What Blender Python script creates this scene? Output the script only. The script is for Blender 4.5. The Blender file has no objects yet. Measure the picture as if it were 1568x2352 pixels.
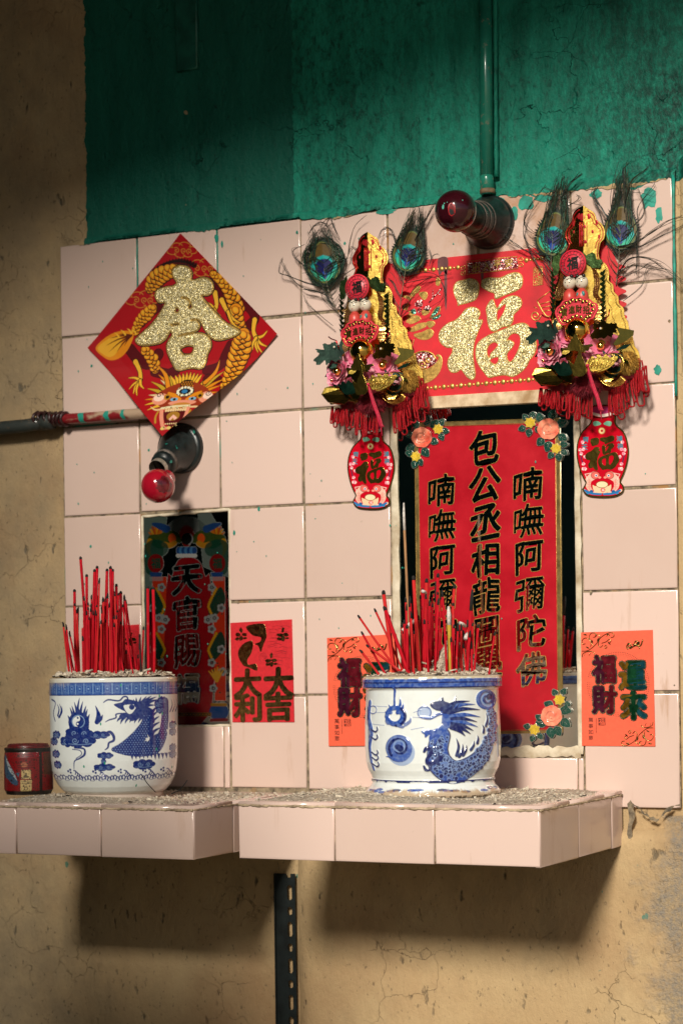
import bpy, bmesh, math, random
import numpy as np
from mathutils import Matrix, Vector
R = random.Random(7)
NR = np.random.default_rng(5)
sc = bpy.context.scene
COL = sc.collection

# ------------------------------------------------------------------ camera
CAMX, CAMD, CAMZ, YAW, ROLL, FPX, SHY = 1.933, 2.9431, 0.1897, 0.4503, -0.0134, 4791.86, 361.27
_c, _s = math.cos(YAW), math.sin(YAW)
cam = bpy.data.cameras.new("camera")
camo = bpy.data.objects.new("camera", cam)
COL.objects.link(camo)
r0, u0, b0 = Vector((_c, _s, 0)), Vector((0, 0, 1)), Vector((_s, -_c, 0))
cr, sr = math.cos(ROLL), math.sin(ROLL)
rt, up = r0 * cr + u0 * sr, u0 * cr - r0 * sr
camo.matrix_world = Matrix(((rt.x, up.x, b0.x, CAMX), (rt.y, up.y, b0.y, -CAMD), (rt.z, up.z, b0.z, CAMZ), (0, 0, 0, 1)))
cam.sensor_fit = 'VERTICAL'
cam.sensor_height = 36.0
cam.lens = FPX / 2352 * 36.0
cam.shift_y = SHY / 2352
cam.clip_start = 0.05
cam.clip_end = 300
cam.dof.use_dof = True
cam.dof.focus_distance = 2.98
cam.dof.aperture_fstop = 6.3
sc.camera = camo

# ------------------------------------------------------------------ sky and sun
SUN_DIR = Vector((0.056, -0.35, 0.180)).normalized()
w = bpy.data.worlds.new("World")
sc.world = w
w.use_nodes = True
wn = w.node_tree
bg = wn.nodes['Background']
sky = wn.nodes.new('ShaderNodeTexSky')
sky.sky_type = 'NISHITA'
sky.sun_disc = False
sky.sun_elevation = math.asin(SUN_DIR.z)
sky.sun_rotation = math.atan2(SUN_DIR.x, SUN_DIR.y)
wn.links.new(sky.outputs[0], bg.inputs[0])
bg.inputs[1].default_value = 0.05
sl = bpy.data.lights.new("sun", 'SUN')
sl.energy = 4.3
sl.angle = math.radians(9.5)
sl.color = (1.0, 0.925, 0.81)
so = bpy.data.objects.new("sun", sl)
COL.objects.link(so)
so.rotation_euler = SUN_DIR.to_track_quat('Z', 'Y').to_euler()
sc.view_settings.view_transform = 'Standard'
sc.view_settings.look = 'None'
sc.view_settings.gamma = 1
sc.view_settings.exposure = 0.0
sc.cycles.max_bounces = 8
sc.cycles.use_denoising = True

# ------------------------------------------------------------------ measuring: a point of the photograph (1568 x 2352) -> a point of the place
def ray(u, v):
    x, y = u - 784, v - 1176 - SHY
    x, y = x * cr + y * sr, -x * sr + y * cr
    a, b = x / FPX, -y / FPX
    return a * _c - _s, a * _s + _c, b
def onY(u, v, Y=0.0):
    d = ray(u, v)
    t = (Y + CAMD) / d[1]
    return (CAMX + t * d[0], Y, CAMZ + t * d[2])
def XZ(u, v, Y=0.0):
    p = onY(u, v, Y)
    return (p[0], p[2])
K = 1568 / 2731
CROP = {1: (300, 900, 1.7422), 2: (1100, 750, 2.24), 3: (2000, 650, 2.145), 4: (1550, 950, 2.24), 5: (1500, 1550, 1.5678),
        6: (500, 2000, 2.24), 7: (150, 2500, 2.24), 8: (1250, 2250, 1.96), 9: (2050, 1250, 2.3025), 10: (1200, 1350, 2.6133),
        11: (0, 1550, 1.6505), 12: (2250, 2450, 3.26), 13: (1550, 600, 2.4123), 14: (1250, 1000, 3.136), 15: (200, 2200, 3.136),
        16: (0, 2850, 5.88), 17: (550, 1250, 3.92)}
def D(c, x, y):
    a, b, s = CROP[c]
    return ((a + x / s) * K, (b + y / s) * K)
def CW(c, pts, Y=0.0):
    return [XZ(*D(c, x, y), Y) for x, y in pts]

# ------------------------------------------------------------------ object helpers
def tag(o, label=None, cat=None, group=None, kind=None):
    if label: o['label'] = label
    if cat: o['category'] = cat
    if group: o['group'] = group
    if kind: o['kind'] = kind
    return o
def link(name, me, mat=None, parent=None):
    o = bpy.data.objects.new(name, me)
    COL.objects.link(o)
    if mat is not None and me is not None:
        if len(me.materials) == 0:
            for m in (mat if isinstance(mat, (list, tuple)) else [mat]): me.materials.append(m)
    if parent is not None:
        o.parent = parent
        o.matrix_parent_inverse = Matrix.Translation(-Vector(parent.location)) if parent.parent is None else Matrix.Identity(4)
    return o
def empty(name, loc, label, cat, group=None):
    o = bpy.data.objects.new(name, None)
    o.location = loc
    o.empty_display_size = 0.02
    COL.objects.link(o)
    return tag(o, label, cat, group)
class MB:
    def __init__(s): s.v, s.f, s.m, s.sm = [], [], [], []
    def add(s, v, f, m=0, smooth=True):
        n = len(s.v)
        s.v += [tuple(p) for p in v]
        s.f += [[i + n for i in q] for q in f]
        s.m += [m] * len(f)
        s.sm += [smooth] * len(f)
        return s
    def mesh(s, name):
        me = bpy.data.meshes.new(name)
        me.from_pydata(s.v, [], s.f)
        me.polygons.foreach_set('material_index', s.m)
        me.polygons.foreach_set('use_smooth', s.sm)
        me.update()
        return me
    def build(s, name, mat, parent=None): return link(name, s.mesh(name), mat, parent)
    def box(s, x0, x1, y0, y1, z0, z1, m=0):
        v = [(x, y, z) for x in (x0, x1) for y in (y0, y1) for z in (z0, z1)]
        return s.add(v, [[0, 1, 3, 2], [4, 6, 7, 5], [0, 4, 5, 1], [2, 3, 7, 6], [0, 2, 6, 4], [1, 5, 7, 3]], m, False)
    def tube(s, pts, r, n=5, m=0, cap=True):
        pts = [Vector(p) for p in pts]
        k = len(pts)
        rs = list(r) if isinstance(r, (list, tuple)) else [r] * k
        T = (pts[1] - pts[0]).normalized()
        a = T.orthogonal().normalized()
        V = []
        for i in range(k):
            t = (pts[min(i + 1, k - 1)] - pts[max(i - 1, 0)])
            t = t.normalized() if t.length > 1e-9 else T
            a = (a - t * a.dot(t))
            a = a.normalized() if a.length > 1e-6 else t.orthogonal().normalized()
            b = t.cross(a)
            for j in range(n):
                q = 2 * math.pi * j / n
                V.append(pts[i] + (a * math.cos(q) + b * math.sin(q)) * rs[i])
        F = [[i * n + j, i * n + (j + 1) % n, (i + 1) * n + (j + 1) % n, (i + 1) * n + j] for i in range(k - 1) for j in range(n)]
        if cap: F += [list(range(n))[::-1], [(k - 1) * n + j for j in range(n)]]
        return s.add(V, F, m)
    def lathe(s, prof, c, axis=(0, 0, 1), n=48, m=0, wob=None):
        ax = Vector(axis).normalized()
        a = ax.orthogonal().normalized() if abs(ax.z) < .999 else Vector((1, 0, 0))
        b = ax.cross(a)
        c = Vector(c)
        V = []
        for (r, h) in prof:
            for j in range(n):
                q = 2 * math.pi * j / n
                rr = r if wob is None else r + wob(q, h)
                V.append(c + ax * h + (a * math.cos(q) + b * math.sin(q)) * rr)
        F = [[i * n + j, i * n + (j + 1) % n, (i + 1) * n + (j + 1) % n, (i + 1) * n + j] for i in range(len(prof) - 1) for j in range(n)]
        return s.add(V, F, m)
    def ball(s, c, r, n=16, m=0, sc_=(1, 1, 1)):
        k = n // 2
        V, F = [], []
        for i in range(k + 1):
            t = math.pi * i / k
            for j in range(n):
                q = 2 * math.pi * j / n
                V.append((c[0] + r * sc_[0] * math.sin(t) * math.cos(q), c[1] + r * sc_[1] * math.sin(t) * math.sin(q), c[2] + r * sc_[2] * math.cos(t)))
        for i in range(k):
            for j in range(n): F.append([i * n + j, (i + 1) * n + j, (i + 1) * n + (j + 1) % n, i * n + (j + 1) % n])
        return s.add(V, F, m)
def bez(pts, n=8, closed=False):
    """smooth line through the points"""
    P = [np.array(p, float) for p in pts]
    k = len(P)
    out = []
    for i in range(k if closed else k - 1):
        g = (lambda j: P[j % k]) if closed else (lambda j: P[min(max(j, 0), k - 1)])
        p0, p1, p2, p3 = g(i - 1), g(i), g(i + 1), g(i + 2)
        for q in range(n):
            t = q / n
            out.append(tuple(.5 * ((2 * p1) + (p2 - p0) * t + (2 * p0 - 5 * p1 + 4 * p2 - p3) * t * t + (3 * p1 - p0 - 3 * p2 + p3) * t ** 3)))
    if not closed: out.append(tuple(P[-1]))
    return out
def plate_mesh(loops, Y, th=.0005, bev=0.0, off=0.0, name='plate'):
    """loops of (X,Z) filled (even-odd) as a raised flat piece whose front faces -Y at depth Y"""
    cu = bpy.data.curves.new(name, 'CURVE')
    cu.dimensions = '2D'
    cu.fill_mode = 'BOTH'
    cu.extrude = max(th / 2 - bev, 1e-5)
    cu.bevel_depth = bev
    cu.bevel_resolution = 1
    cu.offset = off
    for lp in loops:
        sp = cu.splines.new('POLY')
        sp.points.add(len(lp) - 1)
        for q, (x, z) in enumerate(lp): sp.points[q].co = (x, z, 0, 1)
        sp.use_cyclic_u = True
    o = bpy.data.objects.new(name, cu)
    me = bpy.data.meshes.new_from_object(o)
    bpy.data.objects.remove(o)
    bpy.data.curves.remove(cu)
    co = np.empty(len(me.vertices) * 3)
    me.vertices.foreach_get('co', co)
    co = co.reshape(-1, 3)
    co = np.stack([co[:, 0], Y + th / 2 - co[:, 2], co[:, 1]], 1)
    me.vertices.foreach_set('co', co.ravel())
    me.update()
    return me
def plate(name, loops, Y, mat, parent=None, th=.0005, bev=0.0, off=0.0):
    return link(name, plate_mesh(loops, Y, th, bev, off, name), mat, parent)
def mesh_xyz(me):
    co = np.empty(len(me.vertices) * 3)
    me.vertices.foreach_get('co', co)
    return co.reshape(-1, 3)
def set_xyz(me, co):
    me.vertices.foreach_set('co', np.asarray(co, float).ravel())
    me.update()
def joined(meshes, name):
    b = MB()
    for me in meshes:
        b.add(mesh_xyz(me).tolist(), [list(p.vertices) for p in me.polygons], 0, False)
        bpy.data.meshes.remove(me)
    return b.mesh(name)
_glyph = {}
def glyph(ch):
    """triangles of a character in a unit box around its own middle"""
    if ch in _glyph: return _glyph[ch]
    cu = bpy.data.curves.new('t', 'FONT')
    cu.body = ch
    cu.resolution_u = 3
    o = bpy.data.objects.new('t', cu)
    me = bpy.data.meshes.new_from_object(o)
    v = mesh_xyz(me)[:, :2]
    f = [list(p.vertices) for p in me.polygons]
    bpy.data.objects.remove(o)
    bpy.data.curves.remove(cu)
    bpy.data.meshes.remove(me)
    lo, hi = v.min(0), v.max(0)
    v = (v - (lo + hi) / 2) / (hi - lo)
    _glyph[ch] = (v, f)
    return v, f
def shifts(bold):
    """brush thickness: copies of a character pushed a little to every side, thicker along the strokes that lean"""
    if bold <= 0: return [(0, 0)]
    o = [(0, 0)] + [(bold * math.cos(q) * 1.1, bold * math.sin(q) * .95) for q in np.arange(0, 6.2, math.pi / 4)]
    if bold > .045: o += [(bold * .5 * math.cos(q), bold * .5 * math.sin(q)) for q in np.arange(.4, 6.6, math.pi / 2)]
    return o
def brushed(v, brush):
    x, z = v[:, 0].copy(), v[:, 1].copy()
    if brush:
        x = x + brush * np.sin(v[:, 1] * 5 + v[:, 0] * 3) * .5
        z = z + brush * (np.sin(v[:, 0] * 4.5 + 1) * .5 - (v[:, 0] ** 2) * .6)
    return x, z
def text_add(b, ch, cx, cz, wx, hz, Y, bold=.02, slope=.0, th=.0004, m=0, brush=0.0):
    """a character of width wx, height hz centred on (cx, cz), facing -Y"""
    v, f = glyph(ch)
    x0, z0 = brushed(v, brush)
    for k, (dx, dz) in enumerate(shifts(bold)):
        x, z = (x0 * (1 - 2 * bold) + dx) * wx, (z0 * (1 - 2 * bold) + dz) * hz
        b.add([(cx + a, Y + k * 6e-6, cz + c + slope * a) for a, c in zip(x, z)], f, m, False)

# ------------------------------------------------------------------ painted surfaces: a drawing kept as colours on a fine grid
class Cv:
    def __init__(s, w, h, x0, y0, x1, y1, bg=(1, 1, 1), a=1.0):
        s.w, s.h = w, h
        s.x0, s.y0, s.sx, s.sy = x0, y0, (w - 1) / (x1 - x0), (h - 1) / (y1 - y0)
        s.c = np.empty((h, w, 4))
        s.c[..., :3] = bg
        s.c[..., 3] = a
    def px(s, pts): return np.array([((x - s.x0) * s.sx, (y - s.y0) * s.sy) for x, y in pts])
    def _put(s, m, ix, iy, col, alpha, fa):
        sub = s.c[iy[0]:iy[1], ix[0]:ix[1]]
        m = (m * alpha)[..., None]
        sub[..., :3] = sub[..., :3] * (1 - m) + np.array(col) * m
        if fa is not None: sub[..., 3:] = sub[..., 3:] * (1 - m) + fa * m
    def _box(s, P, pad):
        lo, hi = P.min(0) - pad, P.max(0) + pad
        ix = (int(max(0, lo[0])), int(min(s.w, hi[0] + 2)))
        iy = (int(max(0, lo[1])), int(min(s.h, hi[1] + 2)))
        if ix[1] <= ix[0] or iy[1] <= iy[0]: return None
        gx, gy = np.meshgrid(np.arange(*ix), np.arange(*iy))
        return ix, iy, gx.astype(float), gy.astype(float)
    def poly(s, pts, col, alpha=1.0, fa=None, smooth=0):
        if smooth: pts = bez(pts, smooth, True)
        P = s.px(pts)
        g = s._box(P, 1)
        if g is None: return s
        ix, iy, gx, gy = g
        m = np.zeros(gx.shape)
        offs = ((-.25, -.25), (.25, -.25), (-.25, .25), (.25, .25))
        for ox, oy in offs:
            ins = np.zeros(gx.shape, bool)
            X, Y = gx + ox, gy + oy
            for i in range(len(P)):
                (xa, ya), (xb, yb) = P[i - 1], P[i]
                if ya == yb: continue
                c = ((ya > Y) != (yb > Y)) & (X < (xb - xa) * (Y - ya) / (yb - ya) + xa)
                ins ^= c
            m += ins * .25
        s._put(m, ix, iy, col, alpha, fa)
        return s
    def line(s, pts, wd, col, alpha=1.0, smooth=0, fa=None, soft=.6):
        """a stroke; wd a width or widths along it, in drawing units"""
        if smooth: pts = bez(pts, smooth)
        P = s.px(pts)
        k = len(P)
        ws = np.interp(np.linspace(0, 1, k), np.linspace(0, 1, len(wd)), wd) if isinstance(wd, (list, tuple)) else np.full(k, wd)
        ws = ws * abs(s.sx) / 2
        g = s._box(P, ws.max() + 2)
        if g is None: return s
        ix, iy, gx, gy = g
        m = np.zeros(gx.shape)
        for i in range(k - 1):
            a, b = P[i], P[i + 1]
            d = b - a
            L = max(d @ d, 1e-9)
            t = np.clip(((gx - a[0]) * d[0] + (gy - a[1]) * d[1]) / L, 0, 1)
            dist = np.hypot(gx - a[0] - t * d[0], gy - a[1] - t * d[1])
            rw = ws[i] + (ws[i + 1] - ws[i]) * t
            m = np.maximum(m, np.clip((rw - dist) / (2 * soft) + .5, 0, 1) * np.clip(rw * 1.6, 0, 1))
        s._put(m, ix, iy, col, alpha, fa)
        return s
    def disc(s, x, y, rx, col, ry=None, alpha=1.0, fa=None, rot=0):
        ry = rx if ry is None else ry
        q = np.linspace(0, 2 * math.pi, 28, endpoint=False)
        c, n = math.cos(rot), math.sin(rot)
        return s.poly([(x + rx * math.cos(t) * c - ry * math.sin(t) * n, y + rx * math.cos(t) * n + ry * math.sin(t) * c) for t in q], col, alpha, fa)
    def ring(s, x, y, rx, wd, col, ry=None, alpha=1.0, a0=0, a1=6.2832):
        ry = rx if ry is None else ry
        return s.line([(x + rx * math.cos(t), y + ry * math.sin(t)) for t in np.linspace(a0, a1, 24)], wd, col, alpha)
    def text(s, ch, x, y, w_, h_, col, bold=.02, slope=0.0, alpha=1.0, fa=None, brush=0.0):
        v, f = glyph(ch)
        x0, z0 = brushed(v, brush)
        M = None
        for dx, dz in shifts(bold):
            vx, vz = x0 * (1 - 2 * bold) + dx, z0 * (1 - 2 * bold) + dz
            P = s.px(list(zip(x + vx * w_, y - vz * h_ - slope * vx * w_)))
            if M is None:
                g = s._box(P, 6)
                if g is None: return s
                ix, iy, gx, gy = g
                M = np.zeros(gx.shape)
            m = np.zeros(gx.shape)
            for ox, oy in ((-.25, -.25), (.25, -.25), (-.25, .25), (.25, .25)):
                ins = np.zeros(gx.shape, bool)
                for q in f:
                    for k in range(1, len(q) - 1):
                        a, b, c = P[q[0]], P[q[k]], P[q[k + 1]]
                        lo, hi = np.minimum(np.minimum(a, b), c), np.maximum(np.maximum(a, b), c)
                        jx0, jx1 = max(0, int(lo[0] - ix[0] - 1)), int(hi[0] - ix[0] + 2)
                        jy0, jy1 = max(0, int(lo[1] - iy[0] - 1)), int(hi[1] - iy[0] + 2)
                        xs, ys = gx[jy0:jy1, jx0:jx1] + ox, gy[jy0:jy1, jx0:jx1] + oy
                        if xs.size == 0: continue
                        d1 = (b[0] - a[0]) * (ys - a[1]) - (b[1] - a[1]) * (xs - a[0])
                        d2 = (c[0] - b[0]) * (ys - b[1]) - (c[1] - b[1]) * (xs - b[0])
                        d3 = (a[0] - c[0]) * (ys - c[1]) - (a[1] - c[1]) * (xs - c[0])
                        ins[jy0:jy1, jx0:jx1] |= ((d1 >= 0) & (d2 >= 0) & (d3 >= 0)) | ((d1 <= 0) & (d2 <= 0) & (d3 <= 0))
                m += ins * .25
            M = np.maximum(M, m)
        s._put(M, ix, iy, col, alpha, fa)
        return s
    def mesh(s, name, pos, keep=None):
        """grid mesh; pos(gx, gy) with gx, gy in drawing units gives arrays X, Y, Z"""
        gx, gy = np.meshgrid(np.arange(s.w) / s.sx + s.x0, np.arange(s.h) / s.sy + s.y0)
        X, Y, Z = pos(gx, gy)
        co = np.stack([X + 0 * gx, Y + 0 * gx, Z + 0 * gx], -1).reshape(-1, 3)
        i = np.arange((s.h - 1) * (s.w - 1))
        a = (i // (s.w - 1)) * s.w + i % (s.w - 1)
        q = np.stack([a, a + s.w, a + s.w + 1, a + 1], 1)
        me = bpy.data.meshes.new(name)
        if keep is not None:
            kp = keep(gx, gy).ravel()[q].all(1)
            q = q[kp]
            me.clear_geometry()
            used = np.unique(q)
            remap = np.zeros(len(co), int)
            remap[used] = np.arange(len(used))
            q, co = remap[q], co[used]
            cols = s.c.reshape(-1, 4)[used]
        else: cols = s.c.reshape(-1, 4)
        me.vertices.add(len(co))
        me.vertices.foreach_set('co', co.ravel())
        me.loops.add(q.size)
        me.loops.foreach_set('vertex_index', q.ravel().astype(np.int32))
        me.polygons.add(len(q))
        me.polygons.foreach_set('loop_start', np.arange(0, q.size, 4, dtype=np.int32))
        me.polygons.foreach_set('use_smooth', np.ones(len(q), bool))
        at = me.color_attributes.new('paint', 'FLOAT_COLOR', 'POINT')
        at.data.foreach_set('color', cols.astype(np.float32).ravel())
        me.update(calc_edges=True)
        return me

# ------------------------------------------------------------------ materials
MATS = {}
def srgb(*c):
    return tuple(((x / 255) / 12.92 if x / 255 <= .04045 else ((x / 255 + .055) / 1.055) ** 2.4) for x in c)
class NT:
    def __init__(s, name):
        s.m = bpy.data.materials.new(name)
        s.m.use_nodes = True
        s.t = s.m.node_tree
        s.b = s.t.nodes['Principled BSDF']
        s.co = s.t.nodes.new('ShaderNodeTexCoord').outputs['Object']
    def n(s, typ, **kw):
        o = s.t.nodes.new('ShaderNode' + typ)
        for k, v in kw.items():
            if k.startswith('i_'): s.set(o.inputs[k[2:].replace('_', ' ')], v)
            else: setattr(o, k, v)
        return o
    def set(s, inp, v):
        if hasattr(v, 'is_output'): s.t.links.new(v, inp)
        else:
            if isinstance(v, (tuple, list)) and len(v) == 3 and inp.type == 'RGBA': v = (*v, 1)
            inp.default_value = v
    def map(s, scale=(1, 1, 1), loc=(0, 0, 0), rot=(0, 0, 0), src=None):
        o = s.n('Mapping')
        s.set(o.inputs[0], src or s.co)
        o.inputs['Scale'].default_value = scale
        o.inputs['Location'].default_value = loc
        o.inputs['Rotation'].default_value = rot
        return o.outputs[0]
    def noise(s, scale, detail=4, rough=.55, vec=None, dist=0):
        o = s.n('TexNoise')
        s.set(o.inputs['Vector'], vec or s.co)
        o.inputs['Scale'].default_value = scale
        o.inputs['Detail'].default_value = detail
        o.inputs['Roughness'].default_value = rough
        o.inputs['Distortion'].default_value = dist
        return o.outputs['Fac']
    def vor(s, scale, vec=None, feature='F1', out='Distance', rnd=1.0):
        o = s.n('TexVoronoi', feature=feature)
        s.set(o.inputs['Vector'], vec or s.co)
        o.inputs['Scale'].default_value = scale
        if 'Randomness' in o.inputs: o.inputs['Randomness'].default_value = rnd
        return o.outputs[out]
    def ramp(s, fac, a, b, ca=0.0, cb=1.0):
        o = s.n('MapRange')
        s.set(o.inputs['Value'], fac)
        for k, v in zip(('From Min', 'From Max', 'To Min', 'To Max'), (a, b, ca, cb)): o.inputs[k].default_value = v
        return o.outputs[0]
    def math(s, op, a, b=0.0):
        o = s.n('Math', operation=op)
        s.set(o.inputs[0], a)
        s.set(o.inputs[1], b)
        return o.outputs[0]
    def mix(s, fac, a, b, typ='MIX'):
        o = s.n('Mix', data_type='RGBA', blend_type=typ)
        s.set(o.inputs[0], fac)
        s.set(o.inputs[6], a)
        s.set(o.inputs[7], b)
        return o.outputs[2]
    def sep(s, vec=None):
        o = s.n('SeparateXYZ')
        s.set(o.inputs[0], vec or s.co)
        return o.outputs
    def bump(s, h, strength=.3, dist=.002, nrm=None):
        o = s.n('Bump')
        s.set(o.inputs['Height'], h)
        o.inputs['Strength'].default_value = strength
        o.inputs['Distance'].default_value = dist
        if nrm is not None: s.set(o.inputs['Normal'], nrm)
        return o.outputs[0]
    def out(s, base=None, rough=None, metal=None, normal=None, **kw):
        if base is not None: s.set(s.b.inputs['Base Color'], base)
        if rough is not None: s.set(s.b.inputs['Roughness'], rough)
        if metal is not None: s.set(s.b.inputs['Metallic'], metal)
        if normal is not None: s.set(s.b.inputs['Normal'], normal)
        for k, v in kw.items(): s.set(s.b.inputs[k.replace('_', ' ')], v)
        return s.m
def simple(name, base, rough=.5, metal=0.0, var=.15, nscale=60, bump=.0, coat=0.0, spec=.5, b2=None):
    """colour that varies a little over the surface, with slight unevenness"""
    t = NT(name)
    f = t.noise(nscale, 5, .6)
    dark = tuple(c * (1 - var * 1.4) for c in base) if b2 is None else b2
    lite = tuple(min(1, c * (1 + var)) for c in base)
    col = t.mix(t.ramp(f, .3, .7), dark, lite)
    nr = t.bump(t.noise(nscale * 3, 3), bump, .001) if bump else None
    return t.out(col, t.ramp(f, .2, .8, max(0, rough - .08), min(1, rough + .08)), metal, nr, Coat_Weight=coat, Specular_IOR_Level=spec)
def glitter(name, a, b, scale=900, dark=.25):
    t = NT(name)
    v = t.n('TexVoronoi')
    t.set(v.inputs['Vector'], t.co)
    v.inputs['Scale'].default_value = scale
    hv = t.sep(v.outputs['Color'])
    col = t.mix(t.ramp(hv[0], .0, 1), tuple(c * dark for c in b), b)
    col = t.mix(t.ramp(hv[2], .74, .80), col, a)
    nm = t.n('VectorMath', operation='MULTIPLY_ADD')
    t.set(nm.inputs[0], v.outputs['Color'])
    nm.inputs[1].default_value = (.8, .8, .8)
    nm.inputs[2].default_value = (-.4, -.4, -.4)
    ad = t.n('VectorMath', operation='ADD')
    g = t.n('NewGeometry')
    t.set(ad.inputs[0], nm.outputs[0])
    t.set(ad.inputs[1], g.outputs['Normal'])
    nn = t.n('VectorMath', operation='NORMALIZE')
    t.set(nn.inputs[0], ad.outputs[0])
    return t.out(col, .38, .45, nn.outputs[0])
def painted(name, rough=.4, bump=.0, coat=0.0, nscale=120, var=.12, dirt=None, metal_from_alpha=False, spec=.5):
    t = NT(name)
    at = t.n('Attribute', attribute_name='paint')
    f = t.noise(nscale, 4)
    col = t.mix(t.ramp(f, .35, .75, 0, var), at.outputs['Color'], dirt or (.05, .03, .02))
    m = t.math('SUBTRACT', 1.0, at.outputs['Alpha']) if metal_from_alpha else 0.0
    rg = t.ramp(m, 0, 1, rough, .03) if metal_from_alpha else rough
    nr = t.bump(t.noise(nscale * 4, 3), bump, .0008) if bump else None
    return t.out(col, rg, m, nr, Coat_Weight=coat, Specular_IOR_Level=spec)
# ------------------------------------------------------------------ the wall
def wall_material():
    t = NT('old painted plaster')
    x, y, z = t.sep()
    wob = t.ramp(t.noise(45, 5, .65), .3, .7, -.004, .004)
    wob2 = t.ramp(t.noise(120, 4, .6), .3, .7, -.003, .003)
    # tan
    n1 = t.noise(3.2, 6, .6)
    n2 = t.noise(26, 7, .68, t.map((1.2, 1, .8)))
    tan = t.mix(t.ramp(n1, .3, .7), (.45, .305, .155), (.54, .40, .22))
    tan = t.mix(t.ramp(n2, .35, .8, 0, .35), tan, (.33, .22, .12))
    pit = t.ramp(t.noise(42, 3, .5, t.map((1.25, 1, .62), (3, 0, 1))), .26, .33, 1, 0)
    tan = t.mix(t.math('MULTIPLY', pit, .8), tan, (.05, .055, .045))
    grime = t.ramp(t.noise(7, 7, .7, t.map((1.3, 1, .7), (9, 0, 3))), .52, .72)
    tan = t.mix(t.math('MULTIPLY', grime, .35), tan, (.16, .14, .09))
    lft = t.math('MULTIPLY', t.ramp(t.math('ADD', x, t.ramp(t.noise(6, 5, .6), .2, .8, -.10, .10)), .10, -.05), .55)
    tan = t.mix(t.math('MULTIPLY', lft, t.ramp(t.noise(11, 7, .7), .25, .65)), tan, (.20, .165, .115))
    stn = t.math('MULTIPLY', t.ramp(t.noise(2.6, 6, .62, t.map((1, 1, 1), (7, 2, 1))), .50, .66), .6)
    tan = t.mix(stn, tan, (.34, .20, .10))
    spk = t.ramp(t.noise(150, 3, .6, t.map((1, 1, .6), (2, 0, 9))), .30, .36, 1, 0)
    tan = t.mix(t.math('MULTIPLY', spk, .55), tan, (.09, .07, .045))
    # greens
    st = t.noise(16, 7, .65, t.map((1.5, 1, .28), (1, 0, 2)))
    sp = t.noise(120, 7, .78, t.map((1, 1, .6)))
    blot = t.noise(4.5, 5, .6, t.map((1, 1, .8), (4, 0, 7)))
    g2 = t.mix(t.ramp(st, .32, .68), (.008, .15, .098), (.020, .33, .225))
    g2 = t.mix(t.ramp(sp, .60, .78, 0, .4), g2, (.11, .42, .32))
    dk = t.math('MULTIPLY', t.ramp(sp, .53, .36), t.ramp(blot, .30, .58))
    right = t.ramp(x, .72, 1.05)
    dk = t.math('MAXIMUM', dk, t.math('MULTIPLY', t.ramp(sp, .66, .44), t.math('MULTIPLY', right, t.ramp(blot, .26, .50))))
    g2 = t.mix(t.math('MULTIPLY', dk, .93), g2, (.004, .032, .024))
    g1 = t.mix(t.ramp(st, .3, .7), (.006, .095, .066), (.012, .15, .105))
    g1 = t.mix(t.math('MULTIPLY', t.ramp(sp, .42, .30), .8), g1, (.004, .02, .016))
    g1 = t.mix(t.ramp(sp, .70, .82, 0, .3), g1, (.08, .3, .22))
    edge2 = t.math('GREATER_THAN', t.math('ADD', x, wob2), .436)
    gr = t.mix(edge2, g1, g2)
    # dark hard lines: cracks
    wv = t.n('VectorMath', operation='ADD')
    nz = t.n('TexNoise')
    t.set(nz.inputs['Vector'], t.co)
    nz.inputs['Scale'].default_value = 14
    nz.inputs['Detail'].default_value = 5
    sc3 = t.n('VectorMath', operation='SCALE')
    t.set(sc3.inputs[0], nz.outputs['Color'])
    sc3.inputs['Scale'].default_value = .11
    t.set(wv.inputs[0], t.co)
    t.set(wv.inputs[1], sc3.outputs[0])
    cr1 = t.vor(11, t.map((1, 1, 1.3), (.31, 0, .17), src=wv.outputs[0]), 'DISTANCE_TO_EDGE')
    crack = t.math('MULTIPLY', t.ramp(cr1, .006, .001), t.ramp(t.noise(5, 3, .5, t.map((1, 1, 1), (2, 0, 5))), .52, .60))
    gr = t.mix(t.math('MULTIPLY', crack, .85), gr, (.004, .02, .015))
    # chips through the green to the tan below
    chip = t.ramp(t.noise(26, 2, .4, t.map((1, 1, 1), (5, 3, 8))), .765, .775)
    gr = t.mix(chip, gr, (.42, .32, .18))
    ing = t.math('MULTIPLY', t.math('GREATER_THAN', t.math('ADD', x, wob), .049),
                 t.math('GREATER_THAN', t.math('ADD', z, wob), .895))
    spots = t.math('MULTIPLY', t.ramp(t.noise(33, 3, .5, t.map((1, 1, .8), (8, 2, 2))), .735, .75), .8)
    tan = t.mix(spots, tan, (.03, .2, .15))
    tan = t.mix(t.math('MULTIPLY', crack, .3), tan, (.10, .07, .04))
    # rough grey lower right corner where the skin has worn away
    wear = t.math('MULTIPLY', t.ramp(t.math('ADD', x, t.ramp(t.noise(9, 5, .65), .2, .8, -.09, .09)), 1.005, 1.05), t.math('LESS_THAN', z, -.03))
    tan = t.mix(t.math('MULTIPLY', wear, t.ramp(t.noise(140, 4, .7), .38, .62, .25, .9)), tan, (.27, .24, .20))
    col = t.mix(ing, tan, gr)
    vs = t.noise(60, 5, .7, t.map((1.6, 1, .3)))
    h = t.math('ADD', t.math('MULTIPLY', t.ramp(vs, .3, .5), .06), t.math('MULTIPLY', n2, .8))
    h = t.math('ADD', h, t.math('MULTIPLY', t.noise(150, 5, .7, t.map((1, 1, .6))), .45))
    h = t.math('SUBTRACT', h, t.math('MULTIPLY', pit, .5))
    h = t.math('SUBTRACT', h, t.math('MULTIPLY', crack, .9))
    h = t.math('ADD', h, t.math('MULTIPLY', t.math('MULTIPLY', wear, t.noise(230, 4, .7)), 1.2))
    rg = t.mix(ing, (.85, .85, .85), t.ramp(sp, .3, .7, .32, .62))
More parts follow.
